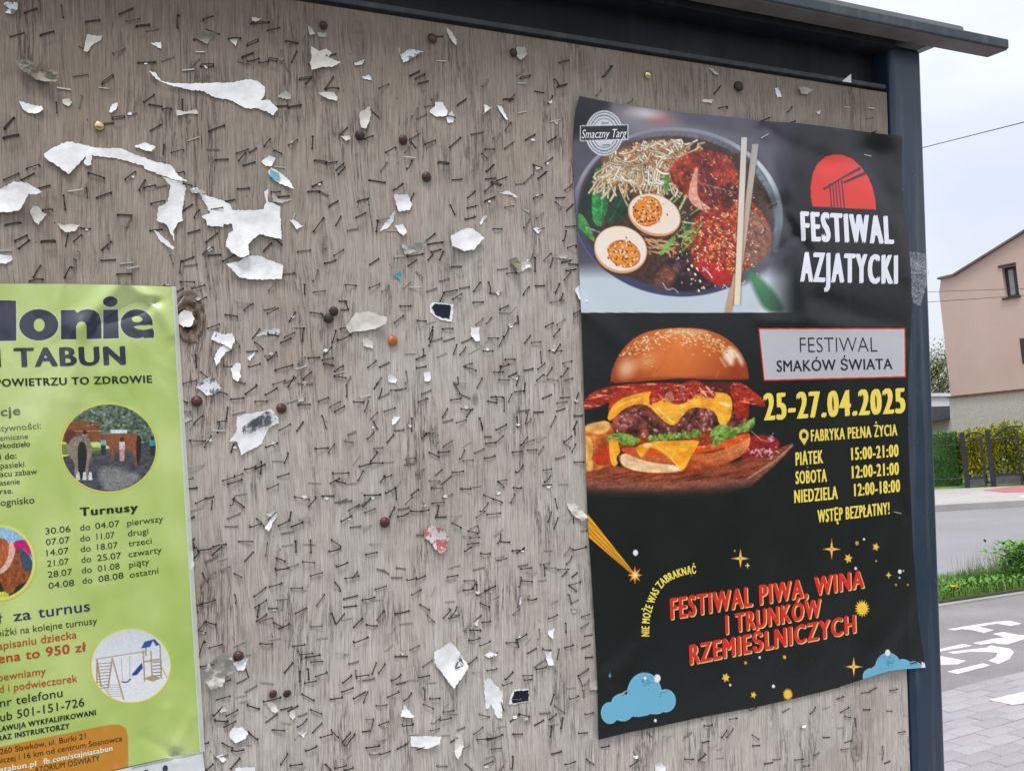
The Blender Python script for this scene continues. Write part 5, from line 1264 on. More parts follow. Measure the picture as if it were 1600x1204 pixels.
# --- burger photograph --------------------------------------------------
def burger(p):
    p.frame(880, 490, 4.0135)
    R = random.Random(9)
    # fries at the left edge, board, sauce
    p.poly('100,760 160,690 290,660 330,760 330,960 180,1010 120,1010', lambda x, y: mixc((150, 52, 14), (230, 150, 60), fbm(x/60, y/60, 3, 3)*1.3-.15), 8, 1, 1)
    for a in ('130,700 200,680 290,670 300,730 220,760 140,740', '120,760 175,770 190,860 170,930 130,900', '125,900 185,900 190,980 140,990'):
        p.poly(a, lambda x, y: mixc((206, 128, 46), (246, 206, 128), fbm(x/34, y/34, 2, 8)), 8, 1, 2)
    p.poly('200,860 300,830 330,900 300,950 190,950', (188, 52, 22), 10, 1, 2)
    def wood(x, y):
        g = fbm(x/120, (y+x*.18)/12, 4, 14)
        return mixc((92, 38, 22), (176, 88, 56), g*1.4-.2)
    p.poly('100,1010 300,950 700,1010 1100,920 1440,812 1440,835 1340,935 1240,1010 1180,1080 1000,1130 860,1145 620,1165 420,1145 100,1140', wood, 8, 1, 0)
    p.poly('100,1040 620,1060 1160,1030 1440,828 1340,935 1180,1080 1000,1130 860,1145 620,1165 420,1145 100,1140', lambda x, y: mixc(mixc((112, 62, 50), (168, 104, 84), fbm(x/50, y/14, 3, 15)), (14, 19, 21), (y-1085)/80), 14, .85, 0)
    p.line('1440,822 1330,920 1160,1030', 5, (216, 190, 180), 6, .75)
    p.poly('290,560 300,470 420,440 760,430 1100,430 1160,470 1165,560 1130,640 300,650', (84, 22, 14), 8, 1, 1)
    p.poly('100,1100 620,1120 900,1100 1200,1050 1200,1200 100,1200', (13, 19, 21), 60, .7)
    p.poly('1100,800 1180,760 1300,760 1370,800 1330,870 1180,910 1090,900', lambda x, y: mixc((112, 14, 18), (176, 34, 34), fbm(x/22, y/22, 3, 16)), 10, 1, 2)
    for i in range(26): p.ell(R.gauss(1240, 60), R.gauss(860, 18), R.uniform(6, 16), R.uniform(3, 6), (226, 200, 206), R.uniform(-1, 1), 4, .8)
    for i in range(12): p.ell(R.gauss(1310, 14), R.gauss(790, 18), R.uniform(6, 12), R.uniform(3, 5), (220, 190, 206), R.uniform(-1, 1), 4, .8)
    p.line('1180,735 1240,790 1290,800', 6, (220, 150, 120), 4, .8)
    p.poly('290,740 600,770 900,740 1165,690 1172,790 1000,870 700,900 330,880', lambda x, y: mixc((92, 26, 10), (196, 78, 26), fbm(x/40, y/14, 3, 23)*1.3-.2), 6, 1, 1)
    # bottom bun
    p.poly('350,880 420,870 760,880 1000,870 1160,740 1180,800 1140,880 980,960 760,1000 560,1012 400,990 350,930', lambda x, y: mixc((232, 138, 74), (150, 52, 18), (y-810)/190+fbm(x/60, y/30, 3, 3)*.5-.25), 5, 1, 1)
    p.poly('360,885 400,872 440,900 560,935 730,950 760,985 600,1000 440,985 360,945', lambda x, y: mixc((250, 226, 186), (220, 150, 92), fbm(x/60, y/22, 3, 4)*1.1-.2), 8, 1, 2)
    p.line('900,930 1080,870 1150,800', 10, (226, 150, 96), 16, .6, 1)
    # tomato
    p.poly('350,850 420,830 640,850 760,850 1000,800 1170,740 1165,790 980,850 760,890 420,890', lambda x, y: mixc((206, 60, 18), (232, 104, 40), fbm(x/50, y/16, 2, 5)), 6, 1, 1)
    # patty
    def pat(x, y):
        a = fbm(x/46, y/46, 4, 6); b = fbm(x/14, y/14, 3, 7)
        return mixc(mixc((40, 14, 12), (158, 78, 68), a*2.0-.5+np.clip((560-x)/500, 0, 1)*.25), (230, 186, 178), (b-.62)*6*np.clip((a-.45)*5, 0, 1))
    p.poly('300,700 330,600 420,555 560,550 720,560 900,560 1100,540 1160,640 1130,700 960,730 760,750 540,780 420,760 320,745', pat, 8, 1, 1)
    for i in range(60):
        x0, y0 = R.uniform(340, 960), R.uniform(580, 740)
        p.ell(x0, y0, R.uniform(5, 18), R.uniform(4, 10), R.choice(((30, 12, 12), (150, 84, 76), (86, 36, 30), (214, 176, 168))), R.uniform(0, 3), 7, .55)
    # bacon left and right
    bac = lambda x, y: mixc(mixc((112, 16, 12), (196, 52, 28), fbm(x/26, y/26, 3, 8)*1.3-.15), (236, 150, 110), (fbm(x/44, y/9, 3, 18)-.62)*6)
    p.poly('120,560 180,490 290,455 420,440 620,430 760,440 700,480 560,500 420,520 300,545 210,590 120,602', bac, 6, 1, 1)
    p.poly('1040,430 1120,430 1200,490 1260,540 1270,590 1190,570 1160,560 1170,640 1130,680 1080,640 1060,540', bac, 6, 1, 1)
    p.poly('290,520 420,470 560,470 420,520 320,560 300,640 282,640', (176, 50, 20), 6, 1, 1)
    # cheese upper layer
    ch = lambda x, y: mixc((236, 140, 12), (252, 190, 62), fbm(x/44, y/40, 2, 9)*1.3-.1)
    p.poly('274,645 318,562 400,515 560,480 760,500 960,488 1045,505 1064,570 1052,655 1012,702 975,692 962,625 905,590 800,585 745,640 702,698 658,694 590,634 540,578 465,562 380,595 322,650 290,676', ch, 5, 1, 1)
    p.poly('560,580 620,540 740,570 780,560 740,620 700,690 660,690 590,620', ch, 5, 1, 1)
    p.poly('900,530 960,495 1040,505 1062,570 1050,650 1010,695 975,690 968,620 950,570', ch, 5, 1, 1)
    p.line('590,590 640,640 690,680', 8, (254, 232, 140), 6, .8); p.line('985,560 1040,575', 14, (255, 236, 190), 8, .8)
    p.line('330,590 400,550 480,530', 6, (254, 224, 130), 6, .7)
    # bacon middle
    p.poly('540,500 600,450 700,470 780,420 830,415 900,450 950,490 960,520 900,535 860,500 800,540 740,570 680,565 640,520 580,560 540,580', bac, 6, 1, 1)
    p.poly('640,500 680,480 700,540 660,560 630,530', (206, 130, 108), 8, .8, 1)
    for a in ('740,480 760,540', '860,470 900,520', '900,460 940,510'): p.line(a, 12, (206, 120, 160) if a[0] == '7' else (240, 200, 180), 10, .7)
    for i in range(40): p.ell(R.uniform(600, 950), R.uniform(440, 560), R.uniform(3, 9), R.uniform(2, 4), R.choice(((250, 214, 190), (90, 10, 14), (236, 150, 120))), R.uniform(0, 3), 3, .8)
    # lettuce
    let = lambda x, y: mixc((60, 104, 24), (168, 196, 92), fbm(x/20, y/16, 3, 10)*1.5-.25)
    p.poly('270,770 330,745 400,750 440,770 490,785 460,820 400,830 330,800 280,800', let, 5, 1, 1)
    for x0 in range(530, 860, 30):
        y0 = 790-(x0-530)*.1+R.uniform(-8, 8)
        p.poly([(x0, y0-10), (x0+16, y0-40+R.uniform(-8, 8)), (x0+40, y0-14), (x0+30, y0+14), (x0+6, y0+12)], let, 4, 1, 1)
    p.poly('910,760 960,700 1020,690 1070,720 1110,690 1160,670 1205,640 1200,710 1150,740 1090,745 1080,785 1040,770 1010,800 980,810 930,850 940,790', let, 5, 1, 1)
    for a in ('930,840 960,760 1010,720', '1090,740 1150,700 1200,650', '960,770 1000,790', '300,780 380,770'): p.line(a, 4, (206, 222, 150), 4, .7, 1)
    # cheese lower drips
    p.poly('285,780 340,790 350,830 360,870 330,900 345,940 320,960 300,940 290,880', ch, 5, 1, 1)
    p.poly('450,830 560,800 700,795 860,790 840,830 800,900 770,960 740,992 720,960 660,900 560,830 510,870 490,905 470,880', ch, 5, 1, 1)
    p.line('570,820 660,880 735,980', 7, (254, 214, 110), 7, .7); p.ell(530, 825, 30, 14, (250, 220, 160), 0, 8, .8)
    i = p.box(100, 440, 1400, 1100)
    n_ = fbm(p.x[i]/8, p.y[i]/8, 3, 87); n2 = fbm(p.x[i]/50, p.y[i]/34, 3, 88)
    lu = 1-.85*np.clip(p.C[i].max(1)/235, 0, 1)**2; p.C[i] = np.clip(p.C[i]*(1+lu*(n_-.5)*.9+(n2-.5)*.35)[:, None], 0, 255)
    for j in range(70):
        x0, y0 = R.uniform(300, 1120), R.uniform(460, 900)
        p.ell(x0, y0, R.uniform(4, 12), R.uniform(1.5, 3.5), (255, 238, 214), R.uniform(-.8, .8), 4, R.uniform(.3, .8))
    # top bun
    def bun(x, y):
        g = np.clip((x-330)/800, 0, 1)
        c = mixc((236, 132, 58), (148, 52, 12), np.abs(g-.47)**1.5*2.6+np.clip((y-150)/280, 0, 1)**2*.45+np.clip((190-y)/120, 0, 1)*.15)
        return mixc(c, (198, 92, 30), fbm(x/60, y/60, 3, 11)*.5)
    p.poly('296,436 300,370 330,290 380,210 460,140 560,102 700,88 850,92 960,118 1050,170 1110,235 1150,310 1166,400 1158,412 900,412 760,402 600,414 420,428', bun, 5, 1, 1)
    p.line('300,425 600,404 900,402 1155,402', 12, (134, 44, 14), 14, .7)
    p.ell(400, 340, 50, 60, (252, 214, 176), .5, 60, .7)
    p.ell(520, 300, 60, 40, (244, 186, 130), -.4, 60, .55)
    p.poly('990,260 1040,200 1100,240 1130,300 1120,330 1080,260 1060,340', (255, 238, 226), 30, .85, 1)
    p.line('985,280 1020,330', 8, (252, 226, 204), 12, .7)
    p.poly('640,110 760,95 900,105 900,130 700,130', (250, 206, 166), 34, .6, 1)
    for a in ('560,390 590,330 610,310', '575,395 640,330', '960,400 975,360'): p.line(a, 5, (214, 130, 76), 8, .7, 1)
    for i in range(420):
        t = R.random(); a = math.pi*(1.04+.92*t); rr = 1-abs(R.gauss(0, .13))
        x0, y0 = 730+425*rr*math.cos(a), 428+330*rr*math.sin(a)
        if y0 > 260 or not 330 < x0 < 1120: continue
        p.ell(x0, y0, R.uniform(6, 9), R.uniform(3.5, 5), R.choice(((250, 222, 176), (238, 190, 130), (214, 150, 92))), R.uniform(-.6, .6), 3, .95)
    for x0, y0 in ((545, 215), (510, 232), (633, 226), (520, 275), (545, 268), (515, 318), (555, 332), (450, 255), (358, 262), (880, 185), (882, 205), (905, 212), (810, 260), (840, 160), (585, 190)):
        p.ell(x0, y0+3, 9, 6, (140, 62, 24), .4, 4, .8); p.ell(x0, y0, 8, 5, (232, 166, 104), .4, 3)
burger(pn)
# the poster's lower half: stars, comet, clouds, boxes, half disc
pn.frame(0, 0, 1)
YE, OR, WH, BL = (246, 196, 60), (226, 140, 40), (232, 236, 240), (106, 176, 204)
zz = lambda s_: [(1160+a/4.013, 200+b/4.013) for a, b in PT(s_)]
pn.poly(zz('440,492 430,440 428,370 440,290 470,225 520,180 575,166 630,170 690,194 740,240 785,300 815,370 832,440 838,512'), (222, 58, 48), .8)
DK = (54, 46, 54)
for a in ('508,388 640,318 735,258', '508,382 560,356 750,262', '625,346 700,312 778,286', '508,390 770,292'): pass
pn.poly(zz('505,380 735,243 745,262 640,312 512,390'), DK, .7)
pn.poly(zz('625,340 768,272 780,290 640,348'), DK, .7)
for k, (xt, xb) in enumerate(((548, 560), (566, 578), (584, 598), (602, 618), (622, 640))): pn.line(zz('%d,%d %d,%d' % (xt, 352-k*5, xb, 500)), 1.6 if k not in (0, 4) else 2.0, DK, .8)
pn.poly('1185,512.5 1414.5,512.5 1415.5,589 1193.5,595', (214, 60, 60), .8)
pn.poly('1186.8,514.5 1412.8,514.5 1413.6,587.2 1195,592.8', (236, 190, 190), .8)
pn.poly('1187.8,515.6 1411.6,515.6 1412.4,586.2 1196,591.6', (190, 191, 196), .8)
pn.poly('1249,684 1248.6,677 1251,672 1256,669.6 1261,672 1263.6,677 1263,684 1256.6,695.5', (240, 212, 92), .8)
pn.ell(1256.2, 680, 3.6, 4.6, (13, 19, 21), 0, 1)
# comet
pn.poly('917,801 919,838 985,895 989,892', lambda x, y: mixc((236, 170, 40), (206, 132, 30), (np.sin((x-917)*.0+(y-801-(x-917)*.95)*.9)+.0)), .8)
for a, b in (('918,812', '986,892'), ('918,822', '985,893'), ('919,830', '984,894')): pn.line(a+' '+b, .9, (120, 74, 20), .8, .8)
pn.star(992, 898, 14, 8, .42, OR); pn.star(992, 898, 8, 8, .42, (248, 216, 120)); pn.ell(993, 898, 2, 2, WH)
def sp4(x, y, r_):
    pn.star(x, y, r_, 4, .20, OR); pn.star(x, y, r_*.72, 4, .22, (246, 214, 110))
    pn.ell(x, y, r_*.10, r_*.12, OR, 0, .8)
for x, y, r_ in ((1157, 872, 17), (1299.5, 857.5, 17), (1334, 1041, 17)): sp4(x, y, r_)
pn.star(1168, 883, 5.5, 4, .3, (238, 226, 140)); pn.star(953, 1055, 5, 4, .25, BL); pn.star(1388.5, 898, 6, 4, .35, YE)
for x, y, r_ in ((1347, 950, 14), (1231, 1084, 10)): pn.star(x, y, r_, 16, .62, YE)
for x, y, r_ in ((1134, 1058, 8), (1177.5, 1085, 6), (1325.5, 872, 8), (1368.5, 854, 7), (1226, 1026, 4)): pn.star(x, y, r_, 5 if r_ != 8 else 6, .5, YE, .3)
for x, y, r_ in ((1339, 848, 3.2), (1165, 1035, 2.6), (1369, 876, 1.6), (1400, 913, 1.8), (1418.5, 913, 1.6), (1148, 860, 1.6)): pn.ell(x, y, r_*.85, r_, (214, 160, 50), 0, .9)
for x, y, r_ in ((993, 863, 4.6), (1350, 842, 2), (1337, 887.5, 2.4), (1406, 892.5, 3.4), (1187, 1026.5, 2.1), (1141, 1069.5, 2), (1208.5, 1071.5, 2.8), (1024, 1125, 2.6), (1405.5, 902, 1.5), (1411.5, 891.5, 1.2)): pn.ell(x, y, r_*.85, r_, WH, 0, .9)
def cloud(cs, col, rim=(150, 206, 226)):
    for x, y, rx, ry in cs: pn.ell(x, y, rx+.9, ry+.9, rim, 0, .8)
    for x, y, rx, ry in cs: pn.ell(x, y, rx, ry, col, 0, .8)
cloud([(953, 1113, 13, 16), (973, 1110, 16, 15), (972, 1098, 16, 14), (1007, 1083, 26, 32), (996, 1103, 28, 15), (1022, 1100, 22, 14), (1040, 1094, 15, 17)], BL)
pn.line('1030,1088 1034,1082 1042,1079', .9, (60, 110, 136), .8); pn.line('972,1083 977,1080', 1.4, WH, .8)
pn.ell(1027, 1059, 5.2, 6.2, WH, 0, .9); pn.ell(1008, 1059, 2.2, 2.6, WH, 0, .8)
RR = random.Random(4)
for i in range(40): pn.ell(RR.gauss(1010, 7), RR.gauss(1064, 5), .7, .7, (40, 74, 96), 0, .6, .8)
cloud([(1362, 1056, 13, 12), (1388, 1044, 20, 24), (1376, 1052, 16, 14), (1411, 1044, 14, 14), (1428, 1044, 12, 11)], BL)
for i in range(50): pn.ell(RR.gauss(1388, 6), RR.gauss(1034, 7), .6, .6, (30, 64, 86), 0, .6, .8)
pn.ell(1387, 1019, 4, 5, WH, 0, .9)
pn.poly('1440,1033 1446,1036 1449,1046 1440,1044', (226, 230, 240), .8)
MAT['posterB'] = sheet_mat('glossy printed poster paper', .30, 0.0, .55, .16)
sheet('poster_sheet', PX, PY, surfB, pn.C, MAT['posterB'], poster)
def ink_m(key, rgb, rough=.34): 
    if key not in MAT: MAT[key] = print_mat('print ' + key, rgb, rough)
    return MAT[key]
YEL, WHT, RED, CRM, NVY = ink_m('yellow', (246, 222, 92)), ink_m('white', (232, 234, 242)), ink_m('red', (214, 44, 34)), ink_m('cream', (240, 200, 120)), ink_m('navyink', (24, 32, 48))
def LB(txt, m, x0, y0, x1, y1, hl, hr=None, bold=.03, xs=.55, **k):
    sag = k.pop('sag', 0)
    return letter_mesh('lettering', txt, row(x0, y0, x1, y1, hl, hr, sag=sag, lean=k.pop('lean', -.033)), m, surfB, poster, bold, xs, **k)
LB('FESTIWAL', WHT, 1252, 376.5, 1397, 381.5, 46.5, 43.5, .040, .46, lean=-.05)
LB('AZJATYCKI', WHT, 1250, 440, 1403, 443.8, 46.5, 45, .040, .46, lean=.0)
LB('FESTIWAL', NVY, 1250, 550, 1371, 549, 22.6, 22.0, -.012, .78)
LB('SMAKÓW ŚWIATA', NVY, 1213.5, 580.6, 1394.5, 576.3, 17.5, 16.4, .013, .8)
LB('25-27.04.2025', YEL, 1193.5, 656.5, 1415, 644.8, 42, 39, .036, .48)
LB('FABRYKA PEŁNA ŻYCIA', YEL, 1267, 689.5, 1402, 680, 18.2, 17.6, .026, .5)
for a, x0, y0, x1, y1, h in (('PIĄTEK', 1243, 727, 1286, 723.2, 20.5), ('15:00-21:00', 1330, 718.6, 1404, 712.8, 19.3), ('SOBOTA', 1243, 756, 1292, 752.2, 20), ('12:00-21:00', 1331, 747, 1404.6, 741, 19.3),
                       ('NIEDZIELA', 1241, 785.6, 1309, 779, 20), ('12:00-18:00', 1334.5, 775, 1406.5, 767.8, 19.3)):
    LB(a, YEL, x0, y0, x1, y1, h, h, .028, .5)
LB('WSTĘP BEZPŁATNY!', YEL, 1277.5, 816.5, 1390, 802.6, 20, 18.6, .028, .5)
letter_mesh('lettering', 'NIE MOŻE WAS ZABRAKNĄĆ', arc('1014.4,993.6 1014.4,976 1016.2,961 1020.5,946 1027.6,927.5 1038,912 1053.7,903 1072,897 1088,895.3', 12.2), YEL, surfB, poster, .03, .55)
for off, m, lf in ((1.7, CRM, .00022), (0, RED, .00040)):
    LB('FESTIWAL PIWA, WINA', m, 1047+off, 967+off, 1350+off, 917+off, 33, 27.5, .034, .60, lift=lf)
    LB('I TRUNKOW', m, 1133+off, 990+off, 1283+off, 962+off, 29.5, 28, .034, .60, lift=lf)
    LB('RZEMIEŚLNICZYCH', m, 1077+off, 1037.5+off, 1337+off, 987+off, 30.5, 28, .034, .60, lift=lf)
LB('Smaczny Targ', WHT, 908.5, 216.5, 979.5, 214.5, 13.5, 13, .004, .8, shear=.35)
LB('Zdrowo', ink_m('badge', (50, 52, 58)), 939, 194, 951, 193.8, 4, 4, .0, .8, shear=.35, grid=0)
LB('i pysznie', ink_m('badge', (50, 52, 58)), 940, 228, 952.5, 227.8, 4, 4, .0, .8, shear=.35, grid=0)

for off, m, lf in ((1.7, CRM, .00022), (0, RED, .00044)):
    P_, N_ = surfB(np.array([1244.5, 1249.5, 1246.5, 1242.5])+off, np.array([941.5, 932.5, 931, 940])+off, lf)
    mm = MB(); mm.add([tuple(v) for v in P_], [(0, 1, 2, 3)]); mm.make('lettering', m, poster, Matrix.Identity(4))
# ================================================================== GREEN CAMP POSTER IN A PLASTIC SLEEVE
def h_green(px, py):
    px = np.asarray(px, float); py = np.asarray(py, float)
    g = lambda x, y, rx, ry: np.exp(-((px-x)/rx)**2-((py-y)/ry)**2)
    h = .0026 + .0014*(fbm(px/90, py/120, 3, 15)-.5)
    for a, b, w, amp in (((243, 471), (165, 500), 12, -.0040), ((243, 471), (200, 445), 10, .0038), ((243, 471), (268, 520), 12, .0034), ((190, 440), (125, 510), 17, .0046), ((125, 510), (110, 620), 18, .0026),
                         ((273, 1178), (262, 1110), 12, .0022), ((273, 1178), (225, 1150), 10, -.0014), ((60, 445), (70, 540), 14, -.0010), ((95, 446), (88, 520), 10, .0010), ((273, 1178), (300, 1120), 11, .0014)):
        d, t = seg_d(px, py, a, b)
        h = h + amp*np.exp(-(d/w)**2)*(1-.5*t)
    for x, y in ((243, 471), (273, 1178)):
        k = g(x, y, 12, 8); h = h*(1-k)+.0009*k
    return np.maximum(h, .0008)
XL = -420
TG = [(XL, 437), (-200, 440.5), (0, 443), (90, 443.5), (180, 445), (271, 448)]
RG = [(271, 448), (277, 550), (284, 660), (291, 780), (298, 900), (305, 1020), (311, 1120), (315, 1173)]
LG = [(XL, 437), (XL+10, 700), (XL+24, 1000), (XL+34, 1335)]
BG_ = [(XL+34, 1335), (-200, 1283), (0, 1240), (100, 1219), (205, 1196), (260, 1184), (315, 1173)]
sN = np.r_[np.linspace(0, .53, 40), np.linspace(.53, 1, 470)[1:]]
tN = np.linspace(0, 1, 900)
GX, GY = coons(TG, RG, BG_, LG, sN, tN)
cG = unp(120, 800)
gposter = empty('camp_poster', bm(cG[0], cG[1], 0))
meta(gposter, 'light green riding camp poster in a glossy plastic sleeve at the left edge', 'poster')
surfG = surface(h_green, cG[0], cG[1])
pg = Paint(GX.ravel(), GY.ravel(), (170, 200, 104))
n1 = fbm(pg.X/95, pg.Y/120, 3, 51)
pg.C = mixc((160, 188, 92), (196, 212, 134), n1*1.6-.3)
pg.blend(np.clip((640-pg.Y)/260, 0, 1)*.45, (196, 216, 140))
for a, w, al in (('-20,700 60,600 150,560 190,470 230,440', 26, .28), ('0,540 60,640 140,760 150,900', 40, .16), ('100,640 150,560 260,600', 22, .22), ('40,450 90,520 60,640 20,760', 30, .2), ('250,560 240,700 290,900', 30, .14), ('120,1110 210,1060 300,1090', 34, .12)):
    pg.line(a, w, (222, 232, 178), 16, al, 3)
def oval(p, cx, cy, rx, ry, rim=True):
    if rim:
        p.ell(cx, cy, rx+4.4, ry+4.4, (186, 210, 104), 0, 3, .9)
        p.ell(cx, cy+.5, rx+3.0, ry+3.0, (206, 164, 60), 0, 1.2, .9)
        p.ell(cx, cy, rx+1.8, ry+1.8, (206, 220, 120), 0, 1)
def inside(cx, cy, rx, ry):
    return lambda x, y: np.clip(.5-(np.sqrt(((x-cx)/rx)**2+((y-cy)/ry)**2)-1)*min(rx, ry), 0, 1)
def pic(p, cx, cy, rx, ry, f):
    keep = p.C.copy(); f(p)
    i = p.box(cx-rx-4, cy-ry-4, cx+rx+4, cy+ry+4); n_ = fbm(p.X[i]/2.2, p.Y[i]/2.2, 3, 91); p.C[i] = np.clip(p.C[i]*(1+(n_-.5)*(.5 if cx < 190 else .12))[:, None], 0, 255)
    m = inside(cx, cy, rx, ry)(p.X, p.Y)[:, None]
    p.C = keep*(1-m)+p.C*m
def bigword(p, c, g):
    p.frame(0, 430, 4.459)
    def s_(t): 
        P = np.array(PT(t)); m = P.mean(0); return m+(P-m)*(1+g*2/np.ptp(P, axis=0))
    p.poly(s_('-20,172 112,176 114,455 -20,458'), c)
    p.ell(270, 345, 136+g, 109+g, c)
    p.poly(s_('424,242 520,240 536,262 570,242 610,235 655,242 690,270 706,325 708,441 604,445 602,350 590,328 567,320 545,330 530,356 531,446 425,447'), c)
    p.poly(s_('720,240 822,238 828,439 719,442'), c); p.ell(768, 183, 51+g, 37+g, c)
    p.ell(952, 338, 112+g, 101+g, c)
    p.poly(s_('1000,395 1062,362 1075,400 1072,436 1000,438'), c)
    p.frame(0, 0, 1)
keepG = pg.C.copy()
bigword(pg, (206, 214, 200), 5)
bigword(pg, (44, 48, 66), 0)
pg.frame(0, 430, 4.459)
cu_ = np.zeros(len(pg.X))
hole = Paint(pg.X, pg.Y, (0, 0, 0)); hole.frame(0, 430, 4.459)
hole.ell(273, 346, 38, 45, (1, 1, 1)); hole.ell(955, 306, 37, 21, (1, 1, 1)); hole.poly('922,352 1075,344 1080,366 1050,372 1000,382 950,374', (1, 1, 1), smooth=1)
hm = hole.C[:, :1]; pg.C = pg.C*(1-hm)+keepG*hm
pg.frame(0, 0, 1)
# photograph of the horses
oval(pg, 170, 699.5, 73.5, 68)
def horses(p):
    p.frame(0, 430, 4.459)
    R = random.Random(5)
    p.poly('400,850 1130,850 1130,1160 400,1160', lambda x, y: mixc((44, 62, 46), (142, 158, 142), fbm(x/18, y/18, 4, 61)*1.8-.5), 3)
    p.poly('430,1040 560,1010 700,1030 700,1150 430,1150', (128, 76, 48), 3)
    p.line('440,1085 1090,1080', 3, (190, 186, 170), 2, .8)
    p.poly('400,1270 1130,1140 1130,1540 400,1540', lambda x, y: mixc((44, 46, 54), (92, 96, 104), fbm(x/30, y/14, 3, 62)), 4)
    p.poly('400,1170 700,1200 700,1240 400,1250', (86, 104, 62), 6, .8)
    p.poly('680,1340 780,1330 900,1360 1000,1400 900,1480 760,1520 700,1450', (150, 150, 146), 40, .7, 2)
    # brown horse behind
    p.poly('680,1130 760,1100 900,1095 980,1110 980,1200 960,1290 960,1330 940,1330 935,1230 870,1215 800,1210 790,1290 775,1290 770,1190 700,1180', (136, 78, 48), 3, 1, 1)
    p.poly('950,1110 985,1120 985,1220 968,1320 950,1310', (30, 24, 24), 3, 1, 1)
    # grey horse from behind
    p.poly('450,1090 500,1070 540,1110 510,1180 450,1170', (96, 52, 44), 5, 1, 1)
    p.poly('466,1190 500,1130 560,1115 620,1130 640,1190 640,1260 620,1300 610,1400 640,1425 600,1420 590,1320 560,1300 545,1400 520,1420 520,1300 480,1260', (142, 124, 110), 4, 1, 1)
    p.poly('545,1170 580,1150 605,1200 605,1300 575,1420 548,1400 540,1260', (34, 32, 38), 4, 1, 1)
    for x0 in (545, 590, 630): p.poly([(x0-10, 1370), (x0+8, 1370), (x0+14, 1425), (x0-16, 1425)], (206, 206, 210), 3)
    # children: shirt, legs, head
    for x0, y0, hh, sh, lg in ((720, 1120, 105, (110, 176, 170), (40, 44, 60)), (850, 1130, 130, (214, 190, 196), (196, 150, 130)), (1062, 1120, 110, (40, 150, 160), (34, 38, 50)), (590, 1080, 60, (176, 160, 150), (120, 110, 104))):
        p.poly([(x0-18, y0+28), (x0+18, y0+28), (x0+22, y0+hh*.62), (x0-20, y0+hh*.62)], sh, 3)
        p.poly([(x0-18, y0+hh*.6), (x0+18, y0+hh*.6), (x0+16, y0+hh*1.25), (x0-16, y0+hh*1.25)], lg, 3)
        p.ell(x0, y0+14, 15, 16, (60, 40, 36) if x0 != 720 else (150, 46, 70), 0, 3)
    p.poly('770,1075 885,1075 885,1100 770,1100', (206, 214, 224), 3)
    for i in range(60): p.ell(R.uniform(430, 1090), R.uniform(900, 1060), R.uniform(4, 10), R.uniform(3, 8), R.choice(((190, 206, 200), (24, 36, 26), (90, 110, 80))), 0, 4, .6)
    p.frame(0, 0, 1)
pic(pg, 170, 699.5, 73.5, 68, horses)
oval(pg, -2, 878, 56, 58)
def rider(p):
    p.frame(0, 690, 4.459)
    p.poly('-300,550 260,550 260,1120 -300,1120', (146, 190, 222), 3)
    p.poly('-300,1000 260,930 260,1130 -300,1130', (28, 40, 34), 4)
    p.poly('-300,1060 60,1040 60,1130 -300,1130', (196, 206, 60), 4)
    p.poly('-40,800 60,690 120,720 215,800 232,900 200,970 120,1000 90,1060 30,1050 0,960 -40,960', lambda x, y: mixc((112, 54, 28), (176, 96, 54), fbm(x/14, y/30, 3, 71)*1.4-.2), 4, 1, 1)
    p.poly('130,740 170,730 210,800 230,850 215,900 180,905 150,860', (58, 76, 96), 4, 1, 1)
    p.poly('60,700 100,690 110,760 80,850 40,900 0,925 -10,900 40,840 60,780', (226, 178, 158), 4, 1, 1)
    p.poly('-60,690 20,660 60,700 60,790 20,860 -60,880', lambda x, y: mixc((150, 70, 40), (206, 120, 74), fbm(x/9, y/50, 3, 72)), 4, 1, 1)
    p.poly('90,690 170,678 200,700 225,790 190,785 170,740 130,748 100,740', (190, 24, 110), 4, 1, 1)
    p.line('160,745 225,800', 9, (206, 60, 140), 4)
    p.frame(0, 0, 1)
pic(pg, -2, 878, 53, 55, rider)
oval(pg, 204.5, 1039.5, 61, 56.5)
def swing(p):
    p.frame(0, 940, 4.559)
    p.poly('600,150 1260,150 1260,760 600,760', lambda x, y: mixc((206, 210, 218), (226, 228, 230), (y-200)/300), 3)
    TB, DB, BLU = (172, 150, 116), (128, 106, 78), (38, 60, 142)
    p.line('690,405 1040,350', 7, TB, 3)
    for a in ('690,410 690,600', '690,410 720,600', '800,400 770,610', '800,400 880,690', '1020,350 1030,560', '1075,350 1085,560', '1140,310 1150,540', '1040,300 1040,380'): p.line(a, 11, TB, 3)
    for k in range(9): p.line([(692, 440+k*22), (790-k*2, 432+k*22)], 5, DB, 3)
    for k in range(6): p.line([(735+k*4, 590+k*16), (850+k*3, 590+k*16)], 3, (150, 140, 126), 3)
    p.line('730,590 800,690', 4, TB, 3)
    p.line('865,395 872,565', 3, (120, 120, 120), 2); p.line('925,385 925,548', 3, (120, 120, 120), 2)
    p.line('868,568 905,572 930,548', 9, BLU, 3, 1, 1)
    p.poly('940,512 960,490 1010,430 1018,470 975,518 945,526', BLU, 3)
    p.poly('1002,332 1030,282 1100,262 1140,305 1110,312 1090,275 1070,318', (44, 84, 160), 3)
    p.poly('1020,420 1150,400 1150,412 1020,432', TB, 3); p.poly('1022,545 1085,520 1150,540 1090,565', TB, 3)
    for k in range(5): p.line([(1092, 430+k*24), (1145, 425+k*24)], 7, DB, 3)
    p.line('1150,460 1190,540', 6, TB, 3)
    p.frame(0, 0, 1)
pic(pg, 204.5, 1039.5, 61, 56.5, swing)
pg.poly('-420,1290 -60,1178 170,1131.5 186,1131 197,1137 200,1150 201,1215 -420,1345', (196, 132, 40), .8)
MAT['posterG'] = sheet_mat('print under clear plastic sleeve', .30, .9, .5, .25)
